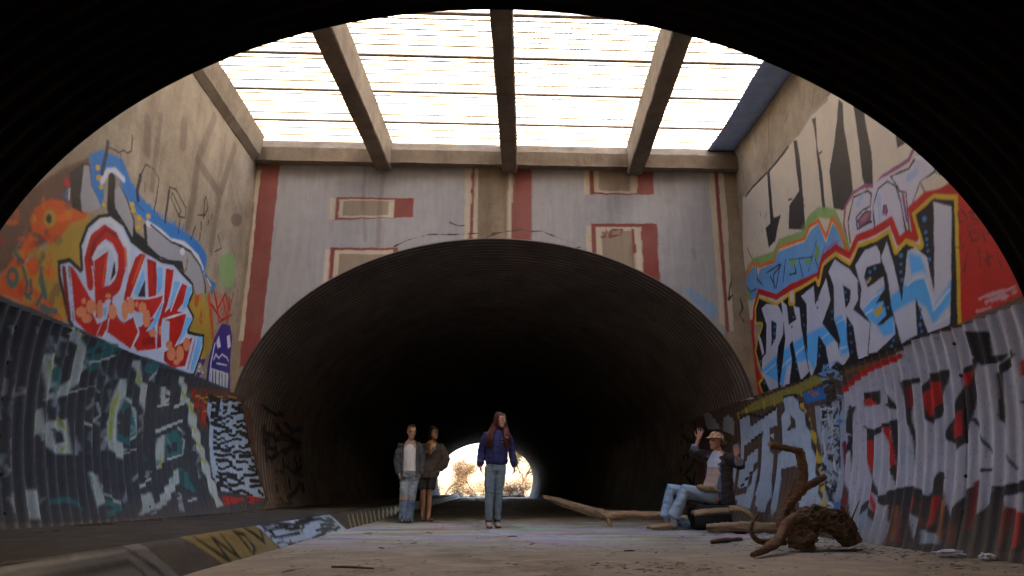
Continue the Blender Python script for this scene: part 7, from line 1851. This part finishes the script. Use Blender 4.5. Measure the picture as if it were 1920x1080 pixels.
# --- woman in the navy sweatshirt, walking toward the viewer
pw = tag(empty('person', (.16, 10.69, 0)), 'person with long red hair in a navy sweatshirt and jeans walking in the tunnel centre', 'person')
HC = (.10, -.03, 1.565); HF = (.60, -.79, -.05)
bm = bmesh.new(); L = head(bm, HC, HF, (0, 0, 1), 1.02)
tube(bm, [(.055, .015, 1.37), (.075, .0, 1.47)], [(.056, .055), (.050, .052)])
tube(bm, [(.04, 0, .86), (.04, 0, .98), (.04, 0, 1.15), (.045, 0, 1.30), (.05, .005, 1.39)], [(.155, .10), (.14, .095), (.125, .09), (.15, .10), (.10, .07)])
for sx, sh, el, wr, hd in ((-1, (-.105, .01, 1.33), (-.18, .03, 1.12), (-.195, -.03, .90), (0, -.1, -1)), (1, (.20, .01, 1.33), (.27, .03, 1.12), (.31, -.01, .89), (.12, -.05, -1))):
    tube(bm, [sh, el, wr], [.048, .038, .026]); hand(bm, wr, hd, (-sx, -.2, 0), sx * -1 if False else (1 if sx < 0 else -1) , 1.0, .03, .95)
LL = [(-.055, 0, .86), (-.06, -.045, .47), (-.065, .0, .12)]; RL = [(.108, 0, .86), (.076, .0, .47), (.061, .06, .12)]
for l in (LL, RL): tube(bm, l, [.08, .055, .038])
for a, t in (((-.065, .03, .0), (-.055, -.17, .0)), ((.062, .09, 0), (.077, -.10, 0))): tube(bm, [Vector(a) + Vector((0, 0, .05)), Vector(t) + Vector((0, 0, .03))], [.035, .025])
me = body_mesh('body', bm); skin_colors(me, L, 1.02, (.44, .25, .18), lambda X, Y, Z: (Z > .06) | (Y < -.01), (.07, .022, .012)); link('body', me, M_skin, pw, True)
def build(bm):
    tube(bm, [(.045, 0, .915), (.045, 0, .95), (.045, -.005, 1.08), (.05, -.008, 1.22), (.05, 0, 1.32), (.05, .005, 1.385), (.058, .008, 1.425)], [(.160, .118), (.172, .13), (.168, .132), (.168, .132), (.172, .115), (.115, .085), (.066, .066)], cap=.3)
    tube(bm, [(-.095, .005, 1.355), (-.145, .015, 1.26), (-.185, .03, 1.12), (-.195, .0, 1.0), (-.198, -.025, .915), (-.2, -.035, .875)], [.066, .064, .060, .056, .056, .036], cap=.4)
    tube(bm, [(.19, .005, 1.355), (.24, .015, 1.26), (.275, .03, 1.12), (.295, .015, 1.0), (.310, -.005, .915), (.315, -.015, .875)], [.066, .064, .060, .056, .056, .036], cap=.4)
def c_sw(P, c):
    c[P[:, 2] < .945] *= .8; c[(P[:, 2] < .9) & (np.abs(P[:, 0] - .05) > .2)] *= .75
garment('sweatshirt', pw, build, (.016, .020, .105), M_cloth, .008, .006, 3, colfn=c_sw)
def build(bm):
    tube(bm, [(.035, 0, .98), (.035, 0, .90), (.032, .005, .82)], [(.142, .098), (.152, .11), (.150, .115)], cap=.2)
    tube(bm, [(-.05, .0, .86), (-.058, -.02, .68), (-.06, -.045, .48), (-.063, -.03, .30), (-.066, -.005, .15), (-.067, -.0, .12)], [(.088, .095), (.080, .085), (.066, .07), (.062, .066), (.056, .06), (.054, .058)], cap=.15)
    tube(bm, [(.108, .0, .86), (.092, .0, .68), (.076, .0, .48), (.068, .03, .30), (.062, .055, .16), (.061, .06, .13)], [(.088, .095), (.080, .085), (.066, .07), (.062, .066), (.056, .06), (.054, .058)], cap=.15)
def c_jean(P, c):
    k = np.clip(wave_noise(P * np.array((14, 14, 5)), 1, 8) * .5 + .4, 0, 1); c *= (1 + .35 * k)[:, None]
    c[np.abs(P[:, 2] - .475 + .03 * wave_noise(P * 20, 1, 2)) < .008] *= .55
garment('jeans', pw, build, (.13, .18, .23), M_denim, .008, .006, 6, colfn=c_jean)
for hl, tt, nm in (((-.066, .035, 0), (-.052, -.175, 0)), ((.07, .095, 0), (.09, -.11, 0))) and (((-.066, .035, 0), (-.052, -.175, 0), 'boot'), ((.062, .095, 0), (.08, -.11, 0), 'boot')):
    def build(bm):
        shoe(bm, hl, tt); tube(bm, [Vector(hl) + Vector((0, -.02, .05)), Vector(hl) + Vector((0, -.025, .165))], [.050, .052])
    def c_b(P, c):
        c[P[:, 2] > .085] = (.03, .03, .034); c[P[:, 2] < .022] = (.05, .04, .035)
    b_ = garment(nm, pw, build, (.26, .20, .15), M_shoe, .009, .002, 2, colfn=c_b); garment('sole', b_, lambda bm: sole(bm, hl, tt, .047), (.05, .04, .035), M_shoe, .008, .001, 2)
def build(bm):
    f = Vector(HF).normalized(); r = f.cross(Vector((0, 0, 1))).normalized(); c = Vector(HC); LL_ = lambda x, y, z: c + r * x + f * y + Vector((0, 0, z))
    tube(bm, [LL_(0, -.012, .112), LL_(0, -.02, .095), LL_(0, -.03, .05), LL_(0, -.045, -.02), LL_(0, -.05, -.10), (.06, .05, 1.38), (.05, .075, 1.25)], [(.045, .052), (.070, .086), (.084, .092), (.088, .08), (.092, .07), (.12, .05), (.12, .035)], f, 18, .25)
    for sx in (-1, 1): tube(bm, [LL_(sx * .045, .04, .085), LL_(sx * .074, .02, .03), LL_(sx * .082, .005, -.06)], [.022, .026, .03], f)
    for pts, rd in (([(.02, -.01, 1.53), (.005, -.04, 1.45), (-.03, -.11, 1.37), (-.04, -.14, 1.27), (-.05, -.135, 1.17), (-.055, -.12, 1.13)], [.04, .042, .046, .042, .032, .014]), ([(.0, .0, 1.5), (-.04, -.02, 1.42), (-.085, -.06, 1.35), (-.09, -.09, 1.26), (-.085, -.09, 1.18)], [.038, .042, .04, .034, .018]),
                    ([(.175, .0, 1.53), (.19, -.02, 1.45), (.205, -.09, 1.37), (.215, -.125, 1.28), (.225, -.12, 1.20), (.23, -.11, 1.16)], [.036, .04, .044, .04, .03, .012]), ([(.17, -.05, 1.44), (.18, -.12, 1.36), (.185, -.145, 1.28), (.19, -.14, 1.2)], [.024, .028, .026, .012])): tube(bm, pts, [v * .8 for v in rd], FRONT)
    g = random.Random(3)
    for k in range(46):
        sx = -1 if k % 2 else 1; x0 = (.05 if sx < 0 else .155) + g.uniform(-.03, .03); x1 = (-.055 if sx < 0 else .205) + g.uniform(-.055, .04); e1 = g.uniform(1.10, 1.26); y1 = -.125 + g.uniform(-.02, .03)
        tube(bm, [(x0, -.01 + g.uniform(-.03, .02), 1.55), ((x0 + x1) / 2, -.06, 1.43), (x1, y1, 1.34), (x1 + g.uniform(-.015, .015), y1 - .01, (1.34 + e1) / 2), (x1 + g.uniform(-.025, .025), y1, e1)], [.012, .013, .013, .011, .004], FRONT, 6)
def c_hair(P, c):
    k = wave_noise(P * np.array((60, 60, 7)), 1, 4); c *= (1 + .5 * k)[:, None]; t = np.clip((P[:, 2] - 1.6) / .1, 0, 1)[:, None]; c[:] = c * (1 - t) + np.array((.05, .026, .018)) * t
garment('hair', pw, build, (.075, .017, .009), M_hair, .008, .005, 7, colfn=c_hair, smooth=2)
# chest print: small pale blue animal mark over an orange script line
M_pb = simple('pale_blue_print', (.16, .42, .60), rough=.8); M_po = simple('orange_print', (.50, .17, .05), rough=.8)
def patch(polys, y0):
    bm = bmesh.new()
    for pl in polys: bm.faces.new([bm.verts.new((x, y0 - .0 + abs(x - .05) ** 2 * 2.2, z)) for x, z in pl])
    bmesh.ops.solidify(bm, geom=bm.faces[:], thickness=.004); return mesh_bm('print', bm)
link('chest_emblem', patch([[(.105, 1.300), (.118, 1.297), (.122, 1.283), (.145, 1.285), (.152, 1.272), (.150, 1.262), (.110, 1.262), (.107, 1.275)], [(.128, 1.302), (.140, 1.298), (.136, 1.289), (.127, 1.29)]], -.150), M_pb, pw)
link('chest_lettering', patch([[(.105 + i * .016, 1.222 + (i % 2) * .004), (.117 + i * .016, 1.222), (.117 + i * .016, 1.238 + (i % 3) * .004), (.105 + i * .016, 1.236)] for i in range(4)], -.150), M_po, pw)

# --- person in ripped jeans and white tank top, open grey jacket
pa = tag(empty('person', (-1.31, 12.52, 0)), 'short-haired person in an open grey jacket, white tank top and ripped jeans at left', 'person')
HC = (.035, -.02, 1.525); HF = (.30, -.95, -.06)
bm = bmesh.new(); L = head(bm, HC, HF, (0, 0, 1), 1.0)
tube(bm, [(.02, .015, 1.33), (.03, .0, 1.43)], [(.060, .058), (.052, .054)])
tube(bm, [(.03, 0, .80), (.025, 0, .95), (.02, 0, 1.12), (.015, 0, 1.26), (.015, .005, 1.345)], [(.15, .10), (.135, .09), (.13, .088), (.145, .085), (.09, .06)])
for sh, el, wr, hd, ts in (((-.13, .01, 1.275), (-.205, .04, 1.03), (-.15, -.06, .80), (.25, -.25, -.9), 1), ((.145, .01, 1.275), (.235, .05, 1.03), (.20, -.02, .80), (-.1, -.1, -1), -1)):
    tube(bm, [sh, el, wr], [.046, .036, .026]); hand(bm, wr, hd, (1 if ts > 0 else -1, -.2, 0), ts, .8, .03, .95)
A_L = [(-.055, .0, .80), (-.06, -.035, .415), (-.06, .0, .06)]; A_R = [(.115, .0, .80), (.085, -.05, .405), (.045, -.02, .06)]
for l in (A_L, A_R): tube(bm, l, [.08, .054, .036])
for a, t in (((-.06, .04, .0), (-.05, -.14, .0)), ((.045, .02, 0), (.06, -.17, 0))): tube(bm, [Vector(a) + Vector((0, 0, .05)), Vector(t) + Vector((0, 0, .03))], [.034, .025])
me = body_mesh('body', bm); skin_colors(me, L, 1.0, (.42, .25, .18), lambda X, Y, Z: (Z > .075) | ((Y < -.02) & (Z > -.03)), (.10, .055, .03)); link('body', me, M_skin, pa, True)
def build(bm): tube(bm, [(.028, -.002, .86), (.025, -.002, .98), (.02, -.004, 1.12), (.015, -.004, 1.22), (.015, -.002, 1.30)], [(.148, .108), (.142, .102), (.138, .1), (.15, .105), (.085, .085)], cap=.4)
garment('tank_top', pa, build, (.60, .60, .64), M_cloth, .009, .0035, 5)
def build(bm):
    tube(bm, [(.025, .012, .74), (.022, .012, .86), (.02, .012, 1.0), (.015, .01, 1.15), (.012, .01, 1.26), (.014, .012, 1.335), (.02, .02, 1.385)], [(.19, .135), (.19, .135), (.178, .13), (.178, .13), (.178, .118), (.12, .09), (.075, .075)], cap=.2)
    tube(bm, [(-.125, .01, 1.305), (-.175, .02, 1.2), (-.21, .045, 1.03), (-.185, .0, .9), (-.158, -.05, .82)], [.064, .06, .056, .05, .044], cap=.3)
    tube(bm, [(.145, .01, 1.305), (.20, .025, 1.2), (.24, .055, 1.03), (.225, .02, .9), (.205, -.015, .82)], [.064, .06, .056, .05, .044], cap=.3)
garment('jacket', pa, build, (.072, .075, .088), M_cloth, .009, .010, 8, keep=lambda p: not (p.y < -.03 and -.085 + .03 * (1.3 - p.z) < p.x < .125 + .02 * (1.3 - p.z)) and p.z > .725 and not (p.y < 0 and p.z > 1.36 and abs(p.x - .02) < .07))
def rips(P, c):
    k = wave_noise(P * np.array((14, 14, 5)), 1, 3); c *= (1 + .3 * k)[:, None]
    for x, z, rx, rz in ((.085, .415, .05, .028), (-.06, .40, .05, .05), (-.075, .62, .028, .04), (.10, .60, .03, .016), (.09, .53, .03, .012)):
        m = (P[:, 1] < .0) & (((P[:, 0] - x) / rx) ** 2 + ((P[:, 2] - z) / rz) ** 2 + .4 * wave_noise(P * 40, 1, 5) < 1); c[m] = (.38, .38, .40) if z > .45 else (.34, .19, .13)
    m = (P[:, 2] < .38); c[m] *= np.array((.62, .72, .95))
def build(bm):
    tube(bm, [(.03, 0, .90), (.03, 0, .84), (.03, .005, .76)], [(.145, .102), (.158, .115), (.155, .118)], cap=.2)
    for l, o in ((A_L, 0), (A_R, 0)):
        a, b, c = [Vector(v) for v in l]; tube(bm, [a, a.lerp(b, .5), b, b.lerp(c, .5), c + Vector((0, 0, -.02))], [(.088, .1), (.083, .088), (.070, .074), (.070, .074), (.078, .085)], cap=.15)
garment('jeans', pa, build, (.22, .27, .34), M_denim, .008, .009, 9, colfn=rips)
for hl, tt in (((-.06, .05, 0), (-.048, -.15, 0)), ((.045, .03, 0), (.062, -.18, 0))): garment('shoe', pa, lambda bm: shoe(bm, hl, tt, .042), (.03, .03, .035), M_shoe, .009, .002, 3)
def build(bm):
    f = Vector(HF).normalized(); c = Vector(HC); r = f.cross(Vector((0, 0, 1))).normalized(); q = lambda x, y, z: c + r * x + f * y + Vector((0, 0, z))
    tube(bm, [q(0, -.05, -.02), q(0, -.032, .03), q(0, -.018, .075), q(0, -.008, .105), q(0, .0, .125)], [(.055, .045), (.078, .072), (.078, .088), (.064, .078), (.03, .04)], f, 14, .2)
    for k in range(16):
        a = k * .7; tube(bm, [q(.045 * math.cos(a), .04 * math.sin(a), .105), q(.05 * math.cos(a), .02 + .045 * math.sin(a), .135 + .01 * math.sin(k * 3))], [.014, .006], f, 6)
garment('hair', pa, build, (.12, .068, .035), M_hair, .008, .004, 7, smooth=1)
M_phone = simple('black_phone', (.01, .01, .012), rough=.3, spec=.5)
bm = bmesh.new(); box(bm, (-.04, -.006, -.035), (.04, .006, .035), .006); o = tag(link('phone', mesh_bm('phone', bm), M_phone, None, False, (-1.38, 12.385, .735)), 'small black phone tucked at the front pocket of the ripped jeans', 'phone'); o.rotation_euler = (0, R(18), 0)

# --- person in the baggy dark jacket and black shorts, holding a cup
pb = tag(empty('person', (-.96, 13.17, 0)), 'dark-haired person in a baggy brown jacket and black shorts holding a cup', 'person')
HC = (.03, -.03, 1.565); HF = (.72, -.68, -.02)
bm = bmesh.new(); L = head(bm, HC, HF, (0, 0, 1), 1.0)
tube(bm, [(.0, .015, 1.36), (.02, .0, 1.47)], [(.056, .055), (.05, .052)])
tube(bm, [(-.05, 0, .80), (-.04, 0, .95), (-.02, 0, 1.12), (0, 0, 1.28), (0, .005, 1.37)], [(.15, .10), (.135, .09), (.13, .088), (.15, .095), (.11, .07)])
tube(bm, [(-.135, .01, 1.30), (-.165, -.03, 1.09), (.0, -.22, 1.20)], [.046, .038, .026]); hand(bm, (.0, -.22, 1.20), (.55, -.15, .75), (.7, .45, -.4), 1, 1.15, .02, .95)
tube(bm, [(.14, .01, 1.30), (.265, .02, 1.08), (.16, -.04, .90)], [.046, .038, .026]); hand(bm, (.16, -.04, .90), (-.4, -.1, -.8), (-1, 0, 0), -1, .8, .03, .95)
B_L = [(-.125, .0, .80), (-.13, -.03, .47), (-.125, .01, .07)]; B_R = [(.02, .0, .80), (-.01, -.05, .47), (-.02, -.02, .07)]
for l in (B_L, B_R):
    a, b, c = [Vector(v) for v in l]; tube(bm, [a, a.lerp(b, .5), b, b.lerp(c, .35) + Vector((0, .02, 0)), c], [.082, .068, .05, .052, .034])
for a, t in (((-.125, .05, 0), (-.10, -.13, 0)), ((-.02, .03, 0), (.06, -.14, 0))): tube(bm, [Vector(a) + Vector((0, 0, .04)), Vector(a).lerp(Vector(t), .6) + Vector((0, 0, .035)), Vector(t) + Vector((0, 0, .024))], [.034, .034, .022])
me = body_mesh('body', bm); skin_colors(me, L, 1.0, (.36, .19, .12), lambda X, Y, Z: (Z > .06) | (Y < -.015), (.012, .009, .008)); link('body', me, M_skin, pb, True)
def build(bm): tube(bm, [(-.02, -.008, 1.1), (.0, -.008, 1.28), (.0, -.008, 1.36), (.01, .0, 1.42)], [(.13, .1), (.14, .112), (.10, .09), (.06, .062)], cap=.2)
garment('shirt', pb, build, (.46, .17, .025), M_cloth, .010, .003, 5)
def build(bm):
    tube(bm, [(-.045, .0, .765), (-.045, 0, .82), (-.035, .0, .95), (-.015, .0, 1.12), (0, 0, 1.26), (0, .008, 1.35), (.005, .015, 1.41)], [(.175, .135), (.195, .15), (.215, .165), (.21, .16), (.195, .14), (.13, .1), (.085, .08)], cap=.25)
    tube(bm, [(-.12, .01, 1.33), (-.165, .0, 1.2), (-.175, -.04, 1.08), (-.09, -.15, 1.13), (-.03, -.2, 1.17)], [.08, .078, .072, .062, .05], cap=.3)
    tube(bm, [(.13, .01, 1.33), (.21, .02, 1.2), (.27, .025, 1.08), (.22, -.02, .97), (.17, -.04, .91)], [.082, .08, .078, .07, .05], cap=.3)
garment('jacket', pb, build, (.075, .058, .052), M_cloth, .010, .010, 4, keep=lambda p: not (p.y < -.02 and -.02 < p.x < .05 + .0 * p.z and p.z > 1.22) and not (p.y < .0 and p.z > 1.375))
def build(bm):
    tube(bm, [(-.05, 0, .86), (-.05, 0, .76)], [(.16, .115), (.165, .125)], cap=.2)
    for l in (B_L, B_R):
        a, b, c = [Vector(v) for v in l]; tube(bm, [a, a.lerp(b, .74)], [(.098, .105), (.092, .1)], cap=.1)
garment('shorts', pb, build, (.014, .013, .014), M_cloth, .010, .005, 4)
def build(bm):
    f = Vector(HF).normalized(); c = Vector(HC); r = f.cross(Vector((0, 0, 1))).normalized(); q = lambda x, y, z: c + r * x + f * y + Vector((0, 0, z))
    tube(bm, [q(0, -.06, -.11), q(0, -.055, -.05), q(0, -.04, .03), q(0, -.022, .08), q(0, -.01, .11), q(0, 0, .128)], [(.075, .05), (.088, .065), (.09, .078), (.086, .092), (.07, .08), (.035, .04)], f, 14, .2)
    for sx in (-1, 1): tube(bm, [q(sx * .06, .03, .08), q(sx * .08, .0, .02), q(sx * .085, -.015, -.07)], [.024, .028, .028], f)
garment('hair', pb, build, (.016, .012, .010), M_hair, .008, .007, 7, smooth=2)
for hl, tt in (((-.125, .06, 0), (-.097, -.15, 0)), ((-.02, .04, 0), (.065, -.16, 0))):
    def build(bm): sole(bm, hl, tt); h_, t_ = Vector(hl), Vector(tt); q = h_.lerp(t_, .62); tube(bm, [q + Vector((-.042, 0, .015)), q + Vector((-.02, 0, .065)), q + Vector((.02, 0, .065)), q + Vector((.042, 0, .015))], [(.008, .02)] * 4, (0, -1, 0), 8)
    garment('sandal', pb, build, (.09, .05, .025), M_shoe, .008, .001, 2)
bm = bmesh.new(); bmesh.ops.create_cone(bm, cap_ends=True, segments=20, radius1=.028, radius2=.036, depth=.10)
o = tag(link('cup', mesh_bm('cup', bm), simple('frosted_cup', (.42, .40, .36), rough=.5), None, True, (-.895, 12.885, 1.305)), 'pale drinking cup held by the person in the baggy brown jacket', 'cup'); o.rotation_euler = (R(6), R(10), 0)

# --- person sitting with both hands raised, tan hat
pm = tag(empty('person', (2.3, 10.2, 0)), 'seated person in a tan hat and dark jacket raising both hands by the right wall', 'person')
MF = Vector((-.78, -.62, 0)).normalized(); HC = (1.115, -.03, 1.215); HF = (-.92, -.36, .10)
bm = bmesh.new(); L = head(bm, HC, HF, (.12, 0, 1), 1.02)
tube(bm, [(1.15, 0, 1.02), (1.14, -.01, 1.13)], [(.06, .06), (.055, .056)], MF)
tube(bm, [(1.02, 0, .44), (1.08, 0, .58), (1.12, 0, .76), (1.14, 0, .93), (1.15, 0, 1.03)], [(.17, .13), (.16, .125), (.155, .12), (.17, .115), (.11, .08)], MF)
FA = [(1.0, .13, 1.01), (.79, .03, 1.06), (.875, .0, 1.26)]; NA = [(1.25, -.13, .99), (1.37, -.26, .88), (1.285, -.36, 1.005)]
for a in (FA, NA): tube(bm, a, [.05, .04, .028], MF)
hand(bm, FA[2], (.30, -.10, 1), (-.55, -.65, .15), -1, .12, .22, 1.05); hand(bm, NA[2], (.12, -.12, 1), (-.75, -.5, .1), 1, .22, .18, 1.05)
M_F = [(.98, .09, .44), (.42, .06, .55), (.345, .09, .14)]; M_N = [(1.0, -.10, .43), (.585, -.12, .55), (.40, -.10, .14)]
for l in (M_F, M_N): tube(bm, l, [.09, .06, .04])
for a, t in (((.36, .09, 0), (.10, .07, 0)), ((.41, -.10, 0), (.12, -.13, 0))): tube(bm, [Vector(a) + Vector((0, 0, .05)), Vector(t) + Vector((0, 0, .035))], [.04, .028])
me = body_mesh('body', bm); skin_colors(me, L, 1.02, (.46, .225, .15), lambda X, Y, Z: (Z > .055) | ((Y < -.03) & (Z > -.04)), (.05, .03, .02)); link('body', me, M_skin, pm, True)
def build(bm): tube(bm, [(1.0, -.01, .50), (1.06, -.01, .62), (1.10, -.012, .78), (1.12, -.012, .92), (1.135, -.01, 1.03), (1.135, -.01, 1.08)], [(.15, .14), (.15, .142), (.15, .135), (.15, .13), (.10, .095), (.068, .07)], MF, cap=.2)
def c_sh(P, c):
    m = P[:, 2] < .86; c[m] = np.array((.44, .32, .27))
garment('shirt', pm, build, (.46, .50, .60), M_cloth, .010, .004, 3, colfn=c_sh)
def build(bm):
    tube(bm, [(1.12, .02, .32), (1.11, .02, .42), (1.10, .015, .55), (1.13, .015, .72), (1.15, .012, .88), (1.16, .012, .98), (1.15, .01, 1.06)], [(.235, .17), (.23, .175), (.205, .165), (.20, .162), (.205, .15), (.16, .12), (.09, .085)], MF, cap=.2)
    for a, s in ((FA, 1), (NA, 1)):
        p, q, r_ = [Vector(v) for v in a]; tube(bm, [p.lerp(Vector((1.15, 0, 1.0)), .25), p.lerp(q, .5), q, q.lerp(r_, .45)], [.076, .072, .068, .056], MF, cap=.3)
def c_jk(P, c):
    p, q, r_ = [np.array(v) for v in FA]; m = np.linalg.norm(P - (q + (r_ - q) * .42), axis=1) < .072; c[m] = (.15, .19, .27)
    p, q, r_ = [np.array(v) for v in NA]; m = np.linalg.norm(P - (q + (r_ - q) * .42), axis=1) < .066; c[m] = (.20, .20, .25)
    d = (P - np.array((1.12, 0, 0))) @ np.array(MF); lat = (P - np.array((1.12, 0, 0)))[:, :2] @ np.array((-MF.y, MF.x)); m = (d > .07) & (np.abs(np.abs(lat - .01) - .085) < .022) & (P[:, 2] > .4) & (P[:, 2] < 1.02) & (P[:, 0] < 1.25); c[m] = (.10, .13, .24)
def keep_m(p):
    v = p - Vector((1.12, 0, 0)); d = v.dot(MF); lat = v.x * -MF.y + v.y * MF.x
    return not (d > .03 and abs(lat + .01) < .052 + .05 * max(0, .75 - p.z) and p.z < 1.2 and p.z > .25 and abs(p.y) < .2 and p.x > .88) and p.z > .335
garment('jacket', pm, build, (.032, .022, .022), M_cloth, .010, .009, 6, keep=keep_m, colfn=c_jk)
def build(bm):
    tube(bm, [(1.05, 0, .52), (1.02, 0, .42)], [(.175, .14), (.18, .15)], MF, cap=.3)
    for l in (M_F, M_N):
        a, b, c = [Vector(v) for v in l]; tube(bm, [a, a.lerp(b, .5), b, b.lerp(c, .5), c + Vector((0, 0, .03))], [(.105, .1), (.095, .095), (.084, .084), (.084, .088), (.088, .098)], (0, -1, .2), cap=.2)
def c_mj(P, c):
    k = wave_noise(P * np.array((9, 9, 9)), 1, 3); c *= (1 + .22 * k)[:, None]; m = P[:, 1] > .0; c[m] *= np.array((.95, 1.12, 1.25))
garment('jeans', pm, build, (.25, .33, .42), M_denim, .009, .005, 9, colfn=c_mj)
for hl, tt in (((.375, .09, 0), (.06, .06, 0)), ((.42, -.10, 0), (.07, -.14, 0))):
    h_, t_ = Vector(hl), Vector(tt)
    def build(bm): shoe(bm, h_, t_, .05, .07)
    def c_s(P, c): c[P[:, 2] < .028] = (.22, .17, .12)
    b_ = garment('shoe', pm, build, (.26, .165, .085), M_shoe, .009, .002, 3, colfn=c_s); garment('sole', b_, lambda bm: sole(bm, h_, t_, .056), (.20, .15, .10), M_shoe, .008, .001, 2)
    garment('sock', pm, lambda bm: tube(bm, [h_ + Vector((-.02, 0, .06)), h_ + Vector((-.025, 0, .155))], [.05, .046]), (.5, .48, .5), M_cloth, .009, .002, 1)
# hat: dome and drooping brim
def build(bm):
    c = Vector(HC); f = Vector(HF).normalized(); u = Vector((.30, .06, 1)); u = (u - f * .0).normalized(); r = f.cross(u).normalized(); f = u.cross(r)
    rings = []
    for rad, z in ((.004, .150), (.06, .146), (.095, .125), (.106, .085), (.108, .062), (.128, .052), (.155, .036), (.162, .030), (.155, .022), (.12, .034), (.10, .045), (.095, .08), (.06, .12), (.004, .13)):
        rings.append([bm.verts.new(c + u * (z + (.018 * math.cos(2 * t) if rad > .12 else 0)) + r * math.cos(t) * rad * .92 + f * (math.sin(t) * rad - .005)) for t in [2 * math.pi * k / 28 for k in range(28)]])
    for x, y in zip(rings[:-1], rings[1:]):
        for k in range(28): bm.faces.new((x[k], x[(k + 1) % 28], y[(k + 1) % 28], y[k]))
    bm.faces.new(rings[0]); bm.faces.new(rings[-1][::-1])
bm = bmesh.new(); build(bm); me = mesh_bm('hat', bm); P = coords(me)
c = np.tile(np.array((.40, .24, .13)), (len(P), 1)); c *= (1 + .35 * np.sign(np.sin(P[:, :1] * 90) * np.sin(P[:, 2:3] * 90))); tint(me, np.clip(c, .02, 1)); o = link('hat', me, M_cloth, pm, True); m = o.modifiers.new('s', 'SUBSURF'); m.levels = m.render_levels = 1
def build(bm):
    ellipsoid(bm, (.90, -.20, .555), (.085, .055, .048)); ellipsoid(bm, (.80, -.16, .57), (.07, .055, .045)); tube(bm, [(.96, -.2, .54), (1.06, -.2, .52)], [.03, .018])
garment('belt_pouch', pm, build, (.22, .14, .065), M_shoe, .009, .004, 2)
